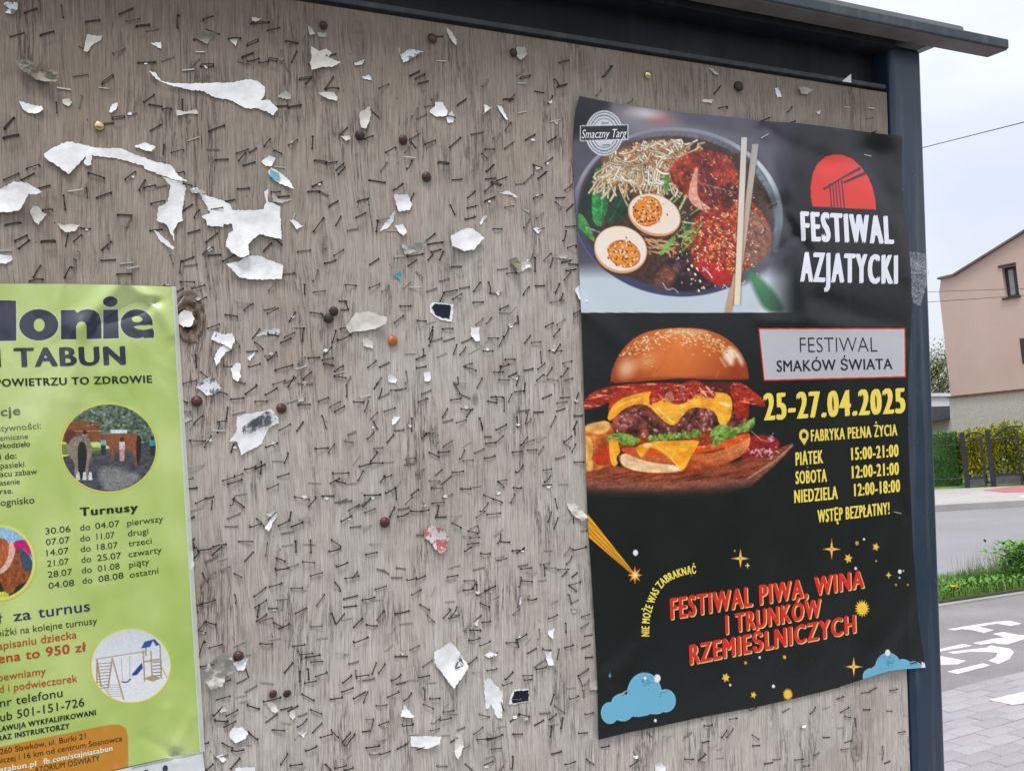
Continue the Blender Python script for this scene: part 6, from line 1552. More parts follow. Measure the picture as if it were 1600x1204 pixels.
sheet('poster_sheet', GX, GY, surfG, pg.C, MAT['posterG'], gposter)
def ig(key, rgb):
    if key not in MAT: MAT[key] = print_mat('ink ' + key, rgb, .3, .9)
    return MAT[key]
G1, G2, G3, G4, G5, G6 = ig('slate', (44, 48, 66)), ig('black', (22, 30, 26)), ig('greygreen', (96, 112, 88)), ig('brick', (186, 62, 24)), ig('navy', (38, 42, 96)), ig('gwhite', (238, 238, 226))
def LG_(txt, m, x0, y0, x1, y1, h, h2=None, bold=.0, xs=1.2, grid=0, lift=.00022):
    return letter_mesh('lettering', txt, row(x0, y0, x1, y1, h, h2, lean=-.06), m, surfG, gposter, bold, xs, grid=grid, lift=lift)
RIM = ig('rim', (196, 206, 190))
LG_('I TABUN', G1, -7, 574, 197, 569.6, 30, 29, .050, 1.15, grid=8)
LG_('POWIETRZU TO ZDROWIE', G2, -7, 604, 238, 597.6, 12, 11.4, .045, 1.3)
LG_('cje', G3, 1, 650, 32, 647.5, 14, 14, .03, 1.2)
for t, x0, y0, x1, y1, h, m, b in (('atywności:', -5, 674, 64, 669.3, 9.5, G3, .0), ('amiczne', 0, 688, 44, 685, 8, G3, .01), ('ękodzieło', -2, 700.6, 47, 697, 8.6, G2, .01), ('i do:', 0, 718, 26, 715.6, 9.5, G2, .01),
    ('pasieki', 1, 732, 38, 728.8, 9, G2, .0), ('lacu zabaw', -2, 745, 58, 740.2, 9, G2, .0), ('asenie', 0, 758, 31, 755.8, 8.5, G2, .0), ('rse.', 0, 771.5, 21, 770, 8.5, G2, .0), ('ognisko', 1, 790, 54, 785.4, 10.5, G2, .0)):
    LG_(t, m, x0, y0, x1, y1, h, None, b)
LG_('Turnusy', G2, 125, 806, 216, 798, 13.2, 12.6, .05, 1.2)
ROWS = (('30.06', 71, 834.3, 110.5, 830, '04.07', 149, 826, 187, 821.6, 'pierwszy', 199, 821.2, 255, 814.2, 125.5, 828.6), ('07.07', 72, 851.4, 109, 847.2, '11.07', 151, 842.6, 179, 839.6, 'drugi', 200, 837.6, 232, 833.4, 125.6, 845.6),
        ('14.07', 73, 868.2, 107.5, 864, '18.07', 152, 859, 184, 855.4, 'trzeci', 201, 853.4, 237, 848.6, 126.4, 862), ('21.07', 74, 884.8, 107.5, 881, '25.07', 152, 876, 189.5, 871.4, 'czwarty', 201, 870, 253, 862.6, 127.2, 878.8),
        ('28.07', 75, 902, 113, 897.2, '01.08', 153, 892.6, 187, 888, 'piąty', 202, 886.6, 233.5, 880.6, 128.2, 895.2), ('04.08', 76, 919.4, 116, 914.2, '08.08', 154, 908.8, 193, 902.6, 'ostatni', 203, 902.2, 247.5, 895.2, 129, 911.4))
for a, ax, ay, bx, by, b, cx, cy, dx, dy, c, ex, ey, fx, fy, gx, gy in ROWS:
    LG_(a, G2, ax, ay, bx, by, 9.6); LG_('do', G2, gx, gy, gx+15.5, gy-1.6, 9.6); LG_(b, G2, cx, cy, dx, dy, 9.4); LG_(c, G2, ex, ey, fx, fy, 9.4)
LG_('ł', G5, -4, 973.4, 4, 972.4, 16); LG_('za', G5, 21, 970, 49, 966.4, 16.4, None, .01); LG_('turnus', G5, 60, 964.6, 141, 953.6, 16.6, None, .01)
for t, x0, y0, x1, y1, h, m, b in (('niżki na kolejne turnusy', -4, 994, 152, 973.8, 10.6, G2, .0), ('apisaniu dziecka', -3, 1014.6, 120, 996, 12.2, G4, .01), ('ena to 950 zł', -3, 1035.6, 135, 1016.4, 14.6, G4, .03),
    ('pewniamy', -3, 1063.6, 72, 1052.6, 11.6, G4, .008), ('d i podwieczorek', -1, 1081.6, 121, 1064, 11.6, G4, .008), ('nr telefonu', 0, 1104, 98, 1087.4, 13, G2, .008), ('lub 501-151-726', -4, 1127, 132, 1102, 13, G2, .008),
    ('ŁAWUJĄ WYKFALIFIKOWANI', -4, 1143, 150, 1116, 8.2, G2, .055), ('RAZ INSTRUKTORZY', -3, 1156.6, 109, 1137, 8.2, G2, .055),
    ('-260 Sławków, ul. Burki 21', -4, 1178.4, 134, 1153, 8.6, ig('brownink', (52, 30, 14)), .0), ('niczej i 16 km od centrum Sosnowca', -4, 1192, 191, 1156.4, 8.6, ig('brownink', (52, 30, 14)), .0),
    ('iatabun.pl', -4, 1206.5, 57, 1195.6, 8.6, G6, .03), ('fb.com/stajniatabun', 68, 1193, 176, 1171.6, 8.6, G6, .03), ('ATORIUM OŚWIATY', 54, 1206.6, 156, 1187.4, 8.6, ig('brownink', (52, 30, 14)), .0)):
    LG_(t, m, x0, y0, x1, y1, h, None, b)
# sleeve: clear margin at the right, white punched strip below
q = NT('clear plastic sleeve edge')
q.P(Base_Color=(0.78, 0.84, 0.76), Roughness=.12, Alpha=.55)
MAT['sleeve'] = q.m
def strip(name, top, right, bot, left, mat, lift, nx, ny):
    X_, Y_ = coons(top, right, bot, left, np.linspace(0, 1, nx), np.linspace(0, 1, ny))
    V, _ = surfG(X_.ravel(), Y_.ravel(), lift)
    F = [(j*nx+i, (j+1)*nx+i, (j+1)*nx+i+1, j*nx+i+1) for j in range(ny-1) for i in range(nx-1)]
    return link(name, mesh_from(name, V, F, mat, True), gposter, Matrix.Identity(4))
strip('sleeve_margin', [(268, 447), (271.5, 447.5), (275, 448)], [(275, 448), (296, 780), (320, 1173)], [(312, 1174), (316, 1173.6), (320, 1173)], [(268, 447), (288, 780), (312, 1174)], MAT['sleeve'], .0006, 4, 60)
WS = mat_noise('white sleeve strip', (0.58, 0.60, 0.60), (0.74, 0.76, 0.76), 60, .35, coat=.4)
strip('sleeve_strip', [(-100, 1262), (100, 1220), (205, 1197), (316, 1172)], [(316, 1172), (318, 1188), (320, 1204)], [(-94, 1292), (100, 1253), (205, 1230), (320, 1204)], [(-100, 1262), (-94, 1292)][:1]+[(-97, 1277)]+[(-94, 1292)], WS, .0005, 60, 6)
tk = MB()
for k in range(58):
    x = 206+k*1.9; y = 1197.2-(x-206)*.2225
    P_, N_ = surfG(np.array([x, x+.8, x+.9, x+.1]), np.array([y, y-.2, y+2.6, y+2.8]), .0008)
    tk.add([tuple(v) for v in P_], [(0, 3, 2, 1)])
tk.make('sleeve_ticks', G3, gposter, Matrix.Identity(4))
for x, y in ((258, 1199), (228, 1206)):
    th = np.linspace(0, 2*math.pi, 17)[:-1]
    P_, N_ = surfG(x+4.2*np.cos(th), y-.3*4.2*np.cos(th)*.6+5.2*np.sin(th), .0009)
    mm = MB(); mm.add([tuple(v) for v in P_], [tuple(range(16))]); mm.make('punched_hole', G1, gposter, Matrix.Identity(4))

# ---- the staples that hold the posters
def hold(x1, y1, x2, y2, w, key, label):
    A, B_ = unp(x1, y1, w), unp(x2, y2, w)
    l = float(np.hypot(*(B_-A)[:2])); c = (A+B_)/2
    o = link('staple', SM[key, 'flush'] if not key == 'h' else HOLD, None, bm(c[0], c[1], w, math.atan2(B_[1]-A[1], B_[0]-A[0])) @ Matrix.Diagonal((l/.0106, 1.2, 1, 1)))
    meta(o, label, 'staple', 'staples holding the two posters')
def hold_mesh():
    m = MB(); h = .0053
    m.box(-h, h, -.0004, .0004, 0, .0005); m.box(-h, -h+.0006, -.0004, .0004, -.004, 0); m.box(h-.0006, h, -.0004, .0004, -.004, 0)
    return mesh_from('holding_staple', m.v, m.f, MAT['steel'])
HOLD = hold_mesh()
HD = hold_mesh(); HD = HD.copy(); HD.materials.clear(); HD.materials.append(MAT['rust'])
def hw(f, x, y): return float(f(np.array([x]), np.array([y]))[0])
for x1, y1, x2, y2, f, me_, lab in ((1189, 216, 1200, 209.5, h_black, HOLD, 'bright staple high on the black poster, just right of the chopsticks'), (1196, 329, 1214, 318, h_black, HD, 'dark staple through the black poster between the bowl and the red half disc'),
        (1350, 241.6, 1361, 244.4, h_black, HOLD, 'silvery staple near the top of the red half disc'), (1397, 799.4, 1408, 801.8, h_black, HOLD, 'silvery staple after the last printed line about free entry'),
        (972, 1084, 982, 1076, h_black, HOLD, 'silvery staple on the blue cloud of the black poster'), (1422, 1036, 1434, 1033, h_black, HD, 'thin staple at the lower right corner of the black poster'),
        (232, 475.4, 251, 466.2, h_green, HOLD, 'silvery staple in the upper right corner of the green poster'), (258, 1181, 280, 1174, h_green, HOLD, 'silvery staple in the lower right corner of the green poster')):
    w = hw(f, (x1+x2)/2, (y1+y2)/2)+.0004
    A, B_ = unp(x1, y1, w), unp(x2, y2, w); l = float(np.hypot(*(B_-A)[:2])); c = (A+B_)/2
    o = link('staple', me_, None, bm(c[0], c[1], w, math.atan2(B_[1]-A[1], B_[0]-A[0])) @ Matrix.Diagonal((l/.0106, 1.1, 1, 1)))
    meta(o, lab, 'staple', 'staples holding the two posters')

# ================================================================== GROUND AND STREET
def S(o, label=None): return meta(o, label, kind='structure')
def gp(px, py, z=0.0): return ground(px, py, z)
def slab(name, pts, z0, z1, mat):
    n = len(pts); v = [(p[0], p[1], z0) for p in pts]+[(p[0], p[1], z1) for p in pts]
    f = [tuple(range(n))[::-1], tuple(range(n, 2*n))]+[(i, (i+1) % n, (i+1) % n+n, i+n) for i in range(n)]
    me = mesh_from(name, v, f, mat)
    b_ = bmesh.new(); b_.from_mesh(me); bmesh.ops.recalc_face_normals(b_, faces=b_.faces); b_.to_mesh(me); b_.free()
    return S(link(name, me))
def mat_ground(name, c1, c2, sc, fine, bump=.4, dist=.003, rough=.9):
    q = NT(name); v = q.coord()
    a = q.noise(v, sc, 5, .6); b = q.noise(v, fine, 3, .7)
    c = q.ramp(a, [(0.3, tuple(c1)), (0.7, tuple(c2))])
    c = q.mix(.8, c, q.ramp(b, [(0.35, .72), (0.65, 1.18)]), 'MULTIPLY')
    q.P(Base_Color=c, Roughness=rough); q.bump(b, bump, dist)
    return q.m
MAT['soil'] = mat_ground('soil and short grass', (.035, .05, .018), (.07, .085, .03), .6, 30)
MAT['asphalt'] = mat_ground('cycle path asphalt', (.19, .178, .18), (.275, .257, .26), 1.4, 170)
MAT['road'] = mat_ground('road asphalt', (.235, .225, .235), (.30, .29, .30), .35, 160)
MAT['concrete'] = mat_ground('pale concrete', (.30, .285, .27), (.40, .385, .37), 1.2, 90)
MAT['paver'] = mat_ground('grey paving brick', (.25, .238, .245), (.34, .325, .33), 2.2, 260)
MAT['joint'] = mat_ground('sandy joint', (.10, .092, .088), (.16, .15, .14), 4, 300)
MAT['redpath'] = mat_ground('red cycle lane', (.42, .15, .15), (.50, .20, .20), 1.0, 90)
MAT['marking'] = mat_ground('worn white road paint', (.50, .49, .49), (.80, .79, .79), 9, 160)
g = mesh_from('ground', [(-900, -900, -.06), (900, -900, -.06), (900, 900, -.06), (-900, 900, -.06)], [(0, 1, 2, 3)], MAT['soil'])
S(link('ground', g))
# paved footpath: rows along X
PY0, PY1 = -1.6, 3.89
bed = slab('pavement', [(-6, PY0), (14, PY0), (14, PY1), (-6, PY1)], -.05, -.006, MAT['joint'])
def brick_mesh(seed):
    r_ = random.Random(seed); m = MB()
    a, b, z, e = .0975, .0475, .0+r_.uniform(-.0015, .0015), .004
    m.v = [(-a, -b, -.02), (a, -b, -.02), (a, b, -.02), (-a, b, -.02), (-a, -b, z-e), (a, -b, z-e), (a, b, z-e), (-a, b, z-e), (-a+e, -b+e, z), (a-e, -b+e, z), (a-e, b-e, z), (-a+e, b-e, z)]
    m.f = [(0, 1, 5, 4), (1, 2, 6, 5), (2, 3, 7, 6), (3, 0, 4, 7), (4, 5, 9, 8), (5, 6, 10, 9), (6, 7, 11, 10), (7, 4, 8, 11), (8, 9, 10, 11)]
    return m, z
tones = []
for k in range(4):
    t = (.92, 1.0, 1.07, 1.0)[k]; c = ((1, .985, 1.01), (1, .97, .985), (.99, 1, 1.0), (1.02, 1.0, 1.0))[k]
    tones.append(mat_ground('grey paving brick tone', np.array((.30, .288, .294))*t*c, np.array((.385, .368, .374))*t*c, 2.2, 260))
BR = []
for k in range(4):
    m, z = brick_mesh(k); BR.append((mesh_from('brick_shape', m.v, m.f, tones[k]), m))
restp = [MB() for _ in range(4)]
rb = random.Random(21); nbk = 0
yy = PY1-.05; row_ = 0
while yy > PY0+.05:
    xx = -5.9+(.1 if row_ % 2 else 0)
    while xx < 13.9:
        k = rb.randrange(4)
        near = (2.25 < yy) and (xx/yy > 1.05) and (xx/yy < 1.62) and nbk < 290
        M4 = Matrix.Translation((xx, yy, rb.uniform(-.001, .001))) @ Matrix.Rotation(rb.uniform(-.006, .006), 4, 'Z')
        if near:
            link('brick', BR[k][0], bed, M4); nbk += 1
        else:
            restp[k].add(BR[k][1].v, BR[k][1].f, M4)
        xx += .2
    yy -= .1; row_ += 1
for k in range(4):
    meta(restp[k].make('bricks', tones[k], bed, Matrix.Identity(4)), kind='stuff')
# cycle path, verge, road, far kerb and footway
slab('cycle_path', [(-30, PY1+.004), (40, PY1+.004), (40, 5.35), (7.9, 5.50), (6.7, 5.66), (-30, 5.9)], -.05, -.003, MAT['asphalt'])
slab('path_edging', [(-30, 5.905), (6.7, 5.665), (7.9, 5.505), (40, 5.355), (40, 5.42), (7.92, 5.57), (6.73, 5.73), (-30, 5.97)], -.08, .012, MAT['concrete'])
verge = slab('verge', [(-30, 5.98), (6.73, 5.74), (7.92, 5.58), (40, 5.43), (40, 6.3), (8.6, 6.45), (7.3, 6.62), (-30, 6.9)], -.05, .03, MAT['soil'])
k1, k2 = gp(1455, 798), gp(1610, 789.5)
dk = (k2-k1)[:2]; dk /= np.linalg.norm(dk); nk = np.array([-dk[1], dk[0]])
if nk[1] < 0: nk = -nk
def along(a, d, off): return tuple(k1[:2]+dk*d+nk*off)
slab('road', [(-60, 6.92), (7.3, 6.64), (8.6, 6.47), (60, 6.2), along(0, 60, -.01), along(0, -60, -.01)], -.05, -.015, MAT['road'])
slab('far_kerb', [along(0, -60, 0), along(0, 60, 0), along(0, 60, .16), along(0, -60, .16)], -.06, .10, MAT['concrete'])
slab('far_pavement', [along(0, -60, .165), along(0, 60, .165), along(0, 60, 6.5), along(0, -60, 6.5)], -.06, .085, mat_ground('far pavement', (.40, .375, .355), (.48, .45, .43), .8, 40))
def paint(name, pts, z, mat, label=None, parent=None):
    P = [gp(a, b, z) for a, b in pts]
    v = [tuple(p) for p in P]+[(p[0], p[1], p[2]-.003) for p in P]; n = len(P)
    me = mesh_from(name, v, [tuple(range(n))]+[(i, i+n, (i+1) % n+n, (i+1) % n) for i in range(n)], mat)
    b_ = bmesh.new(); b_.from_mesh(me); bmesh.ops.recalc_face_normals(b_, faces=b_.faces)
    up = [f for f in b_.faces if len(f.verts) == n][0]
    if up.normal.z < 0: bmesh.ops.reverse_faces(b_, faces=b_.faces)
    bmesh.ops.triangulate(b_, faces=[f for f in b_.faces if len(f.verts) > 4])
    b_.to_mesh(me); b_.free()
    o = link(name, me, parent, Matrix.Identity(4) if parent else None)
    if not parent: S(o, label)
    return o
q3 = lambda t: [(1440+a/10, 940+b/10) for a, b in PT(t)]
sym = empty('cycle_symbol'); S(sym, 'white bicycle symbol painted on the cycle path')
for t in ('400,425 700,375 1200,300 1380,292 1560,335 1400,370 1180,335 880,380 1130,435 970,478 750,430 640,420 520,440',
          '1110,495 1280,465 1530,515 1700,515 1700,560 1600,575 1340,660 1140,645 1220,620 920,662 800,640 1100,575 1290,550',
          '100,790 360,715 650,652 790,680 350,755 100,830',
          '400,780 1010,710 1080,675 1220,700 1380,725 1445,780 1370,890 1200,960 1040,915 1170,850 1180,790 1000,775 760,775 500,805',
          '0,800 340,850 690,915 560,970 340,975 0,960', '400,1085 960,955 1080,985 560,1120'):
    paint('painted_line', q3(t), .001, MAT['marking'], parent=sym)
paint('painted_stripe', [(1440+880/8.36, 1060+268/8.36), (1440+1338/8.36, 1060+165/8.36), (1660, 1070), (1660, 1090), (1600, 1097.5), (1440+1180/8.36, 1060+335/8.36)], .0035, MAT['marking'], 'white stripe painted across the paving bricks')
paint('red_cycle_lane', [(1536, 765.5), (1600, 757), (1700, 747), (1700, 762), (1600, 768.5), (1570, 769)], .090, MAT['redpath'], 'red painted lane on the far pavement')
paint('lane_arrow', [(1590, 776), (1600, 773.8), (1640, 768), (1640, 774), (1604, 777.5)], .092, MAT['marking'], 'white mark on the far pavement')
# ---- grass on the verge
MAT['grass'] = mat_noise('grass blades', (.05, .15, .014), (.20, .34, .06), 3.0, .55)
MAT['grassdry'] = mat_noise('seeding grass', (.16, .20, .08), (.30, .32, .15), 3.0, .6)
MAT['leafy'] = mat_noise('weed leaves', (.06, .19, .014), (.15, .34, .035), 9.0, .5)
def blades(n, pos, hgt, wid, mat, name, parent=None, lean=.35, broad=False):
    m = MB(); r_ = random.Random(hash(name) % 1000 if False else len(name)*13+n)
    for _ in range(n):
        x, y, z = pos(r_); h = hgt(r_); w = wid*r_.uniform(.6, 1.4); a = r_.uniform(0, 6.28); l = r_.gauss(0, lean)*h; la = r_.uniform(0, 6.28)
        dx, dy = math.cos(a)*w, math.sin(a)*w; ex, ey = math.cos(la)*l, math.sin(la)*l
        b = len(m.v)
        m.v += [(x-dx, y-dy, z), (x+dx, y+dy, z), (x+dx*(1.6 if broad else .8)+ex*.4, y+dy*(1.6 if broad else .8)+ey*.4, z+h*.55), (x-dx*(1.6 if broad else .8)+ex*.4, y-dy*(1.6 if broad else .8)+ey*.4, z+h*.55), (x+ex, y+ey, z+h*(.98 if not broad else .8))]
        m.f += [(b, b+1, b+2, b+3), (b+3, b+2, b+4)]
    return m
def vpos(r_):
    x = r_.uniform(4.5, 13.5); t = r_.random()
    y0 = 5.76-.13*max(0, min(1, (x-6.7)/1.2)) if x > 6.7 else 5.76
    return x, y0+t*.82-.012*(x-7)*(1 if x > 8 else 0), .028
m = blades(26000, vpos, lambda r_: r_.uniform(.04, .12), .0035, None, 'verge')
meta(m.make('grass', MAT['grass']), 'short green grass and weeds growing on the verge', 'grass', kind='stuff')
m = blades(420, lambda r_: (r_.gauss(8.28, .24), r_.gauss(6.25, .12), .028), lambda r_: r_.uniform(.16, .34), .0016, None, 'tallgrass', lean=.22)
meta(m.make('seeding_grass', MAT['grassdry']), 'taller thin seeding grass standing up from the verge', 'grass', kind='stuff')
def leafm(m, r_, x, y, z, s, up=.5):
    a = r_.uniform(0, 6.28); e = r_.uniform(-.2, 1.0)*up
    d = Vector((math.cos(a)*math.cos(e), math.sin(a)*math.cos(e), math.sin(e))); sd = d.cross(Vector((0, 0, 1))).normalized(); up_ = sd.cross(d)
    p0 = Vector((x, y, z)); b = len(m.v)
    m.v += [tuple(p0), tuple(p0+d*s*.5+sd*s*.22+up_*s*.08), tuple(p0+d*s), tuple(p0+d*s*.5-sd*s*.22+up_*s*.08)]
    m.f += [(b, b+1, b+2), (b, b+2, b+3)]
def plant(name, n, c, rx, ry, rz, s, mat, label, cat, group=None, stems=6, seed=1, parent=None):
    r_ = random.Random(seed); m = MB()
    for _ in range(n):
        u = r_.gauss(0, .45), r_.gauss(0, .45), r_.random()**.7
        leafm(m, r_, c[0]+u[0]*rx, c[1]+u[1]*ry, c[2]+u[2]*rz, s*r_.uniform(.6, 1.3), 1.0)
    root = empty(name, Matrix.Identity(4)); meta(root, label, cat, group)
    st_ = MB()
    for _ in range(stems):
        st_.tube([(c[0], c[1], c[2]-.02), (c[0]+r_.gauss(0, .3)*rx, c[1]+r_.gauss(0, .3)*ry, c[2]+rz*.8)], .004*max(1, rz), 4)
    st_.make('stem', MAT['leafy'], root, Matrix.Identity(4))
    meta(m.make('foliage', mat, root, Matrix.Identity(4)), kind='stuff')
    return root
tuft = gp(1604, 905, .03)
plant('leafy_weed', 900, (tuft[0], tuft[1], .03), .30, .22, .34, .07, MAT['leafy'], 'bushy bright green weed on the verge at the right edge of the photo', 'weed', seed=3)
m = MB(); r_ = random.Random(77)
for i, px in enumerate((1483, 1497, 1511, 1526, 1545, 1561, 1578)):
    c = gp(px, (928, 924, 922, 921, 919, 917, 915)[i], .03)
    for _ in range(190): leafm(m, r_, c[0]+r_.gauss(0, .09), c[1]+r_.gauss(0, .065), .03+.07*r_.random()**.7, .055*r_.uniform(.6, 1.3), 1.0)
meta(m.make('weeds', MAT['leafy']), 'low broad leaved green weeds along the near edge of the verge', 'weeds', kind='stuff')
dn = empty('dandelion', Matrix.Identity(4)); meta(dn, 'single yellow dandelion flower at the near edge of the verge', 'flower')
c = gp(1493, 930, .03)
MB().tube([(c[0], c[1], .03), (c[0]+.006, c[1], .075), (c[0]+.002, c[1], .105)], .003, 5).make('stem', MAT['leafy'], dn, Matrix.Identity(4))
m = MB(); r_ = random.Random(8)
for k in range(60):
    a = r_.uniform(0, 6.28); rr = r_.uniform(.5, 1)*.034; x, y, z = c[0]+.002, c[1], .105
    b = len(m.v); w = .005
    m.v += [(x-math.sin(a)*w*.4, y+math.cos(a)*w*.4, z), (x+math.sin(a)*w*.4, y-math.cos(a)*w*.4, z), (x+math.cos(a)*rr+math.sin(a)*w, y+math.sin(a)*rr-math.cos(a)*w, z+.022*r_.random()), (x+math.cos(a)*rr-math.sin(a)*w, y+math.sin(a)*rr+math.cos(a)*w, z+.010*r_.random())]
    m.f.append((b, b+1, b+2, b+3))
meta(m.make('flower_head', mat_noise('dandelion yellow', (.80, .50, .01), (.9, .65, .02), 30, .6), dn, Matrix.Identity(4)))
# ================================================================== GATE AND FENCE LINE
MAT['iron'] = mat_noise('black painted steel', (.008, .010, .016), (.022, .024, .034), 12, .45)
MAT['sheet'] = mat_noise('dark grey sheet steel', (.05, .052, .062), (.085, .088, .10), 5, .5)
g0 = gp(1511, 762, .085)[:2]; g1 = gp(1602, 758, .085)[:2]
gd = (g1-g0)/np.linalg.norm(g1-g0); gn = np.array([-gd[1], gd[0], 0.0]); gp0 = np.array([g0[0], g0[1], .085])
def GQ(px, py):
    p = on_plane(px, py, gp0, gn)
    return np.array([(p[:2]-g0) @ gd, p[2]-.085])
GM = Matrix(((gd[0], -gd[1], 0, g0[0]), (gd[1], gd[0], 0, g0[1]), (0, 0, 1, .085), (0, 0, 0, 1)))
def gbar(m, a, b, r_=.02):
    m.tube([(a[0], 0, a[1]), (b[0], 0, b[1])], r_, 5)
def gpoly(pts, r_=.018):
    m = MB(); m.tube([(p[0], 0, p[1]) for p in pts], r_, 5); return m
def fpost(px0, py0, px1, py1, w, name='post', parent=None, mat=None):
    a, b = GQ(px0, py0), GQ(px1, py1); x = (a[0]+b[0])/2
    return MB().box(x-w/2, x+w/2, -w/2, w/2, 0, a[1]).make(name, mat or MAT['iron'], parent, GM if parent is None else Matrix.Identity(4), bevel=.004)
def gate(label, hinge, left, right, ytop_rail, ymid, ybot, archpts, single=True):
    root = empty('steel_gate', GM); meta(root, label, 'gate')
    xl, xr = GQ(left, ymid)[0], GQ(right, ymid)[0]
    zt, zm = GQ((left+right)/2, ytop_rail)[1], GQ((left+right)/2, ymid)[1]
    for x in (xl, xr): MB().box(x-.022, x+.022, -.02, .02, .03, zt+.10).make('stile', MAT['iron'], root, Matrix.Identity(4))
    MB().box(xl+.022, xr-.022, -.016, .016, zt-.02, zt+.02).make('top_rail', MAT['iron'], root, Matrix.Identity(4))
    MB().box(xl+.03, xr-.03, -.016, .016, zm-.02, zm+.02).make('middle_rail', MAT['iron'], root, Matrix.Identity(4))
    MB().box(xl+.03, xr-.03, -.008, .008, .06, zm-.02).make('kick_panel', MAT['sheet'], root, Matrix.Identity(4))
    gpoly([GQ(*p) for p in archpts], .022).make('arch', MAT['iron'], root, Matrix.Identity(4))
    return root, xl, xr, zt
for lab, a in (('left square steel gate post beside the trimmed hedge', (1504.5, 675, 1510, 758, .10)), ('square steel gate post between the small gate and the wide one', (1545, 671, 1550, 760, .10)), ('right gate post, cut by the edge of the photo', (1612, 664, 1618, 760, .12))):
    o = fpost(*a, name='gate_post'); meta(o, lab, 'post')
gate('small black steel garden gate with a rounded arch on top', 0, 1511.5, 1539.5, 689, 746, 760, [(1510, 683), (1513, 678.5), (1519, 675.8), (1525, 675.2), (1531, 676.4), (1535.5, 679), (1538, 683)])
gt, xl, xr, zt = gate('wide black steel driveway gate with a tall arch, cut by the photo edge', 0, 1552.5, 1596, 685, 741, 760, [(1551, 684), (1557, 679), (1563, 674), (1572, 668), (1582, 666), (1592, 665.5), (1597, 665.8)])
gpoly([GQ(*p) for p in ((1560, 678), (1566, 672), (1573, 670), (1580, 673), (1587, 681))], .010).make('scroll', MAT['iron'], gt, Matrix.Identity(4))
fr = empty('wire_fence', GM); meta(fr, 'low fence rail running past the trimmed hedge to the small gate', 'fence')
for py, r_ in ((694, .014), (747, .014)):
    a = GQ(1503, py); b_ = MB(); b_.tube([(a[0]-6, .02, a[1]), (a[0], .02, a[1])], r_, 5); b_.make('rail', MAT['iron'], fr, Matrix.Identity(4))
for k in range(3): MB().box(-1.6-2*k-.02, -1.56-2*k, -.02, .02, 0, GQ(1503, 694)[1]).make('picket_post', MAT['iron'], fr, Matrix.Identity(4))
# hedges and shrubs behind the gates
MAT['hedge'] = mat_noise('hedge leaves', (.035, .12, .02), (.14, .30, .07), 3.5, .6)
MAT['forsy'] = mat_noise('yellow flowering shrub', (.14, .22, .02), (.62, .54, .04), 1.6, .6)
MAT['twig'] = mat_noise('bark', (.06, .045, .03), (.12, .09, .06), 9, .9)
def bush(name, x0, x1, y0, y1, z1, n, s, mat, label, seed, boxy):
    root = empty(name, GM); meta(root, label, 'hedge' if boxy else 'shrub')
    r_ = random.Random(seed); m = MB()
    for _ in range(n):
        if boxy:
            x, y, z = r_.uniform(x0, x1), r_.uniform(y0, y1), r_.uniform(.05, z1)
            k = r_.randrange(4)
            if k == 0: z = z1-abs(r_.gauss(0, .03))
            elif k in (1, 2): y = y0+abs(r_.gauss(0, .05))
            else: x = x1-abs(r_.gauss(0, .05))
        else:
            cx = (x0+x1)/2; a = r_.uniform(0, 6.28); rr = r_.random()**.4
            x = cx+(x1-x0)/2*math.cos(a)*rr; y = (y0+y1)/2+(y1-y0)/2*math.sin(a)*rr
            z = .1+(z1*(1-.12*abs(math.cos(a)*rr)**4)+.16*math.sin(x*9+seed)*math.sin(y*7)-.12)*r_.random()**.55
        leafm(m, r_, x, y, z, s*r_.uniform(.6, 1.4), 1.3)
    meta(m.make('foliage', mat, root, Matrix.Identity(4)), kind='stuff')
    t = MB()
    for k in range(5):
        xx = x0+(x1-x0)*(k+.5)/5; t.tube([(xx, (y0+y1)/2, 0), (xx+r_.uniform(-.1, .1), (y0+y1)/2, z1*.8)], .02, 5)
    t.make('stem', MAT['twig'], root, Matrix.Identity(4))
    if boxy: MB().box(x0+.08, x1-.08, y0+.12, y1-.08, .02, z1-.08).make('dark_inside', MAT['hedge'], root, Matrix.Identity(4))
hx0, hx1 = GQ(1440, 720)[0], GQ(1491, 720)[0]
bush('trimmed_hedge', hx0-1.5, hx1, .35, 1.2, GQ(1478, 677)[1], 15000, .055, MAT['hedge'], 'clipped dark green hedge left of the small gate', 5, True)
for i, (a, b_, t_, sd) in enumerate(((1484, 1526, 683, 1), (1508, 1556, 681, 2), (1540, 1590, 672, 3), (1570, 1640, 670, 4))):
    bush('flowering_shrub', GQ(a, 720)[0], GQ(b_, 720)[0], .6, 1.7, GQ((a+b_)/2, t_)[1]*1.05, 5200, .075, MAT['forsy'],
         ('yellow green shrub between the clipped hedge and the small gate', 'yellow green shrub seen through the small gate', 'tall yellow flowering shrub at the left side of the wide gate', 'yellow green shrub at the right side of the wide gate')[i], sd, False)
lawn = slab('lawn', [tuple((g0+gd*d+np.array([-gd[1], gd[0]])*o_)) for d, o_ in ((-14, .02), (14, .02), (14, 3.6), (-14, 3.6))], -.05, .12, MAT['grass'])
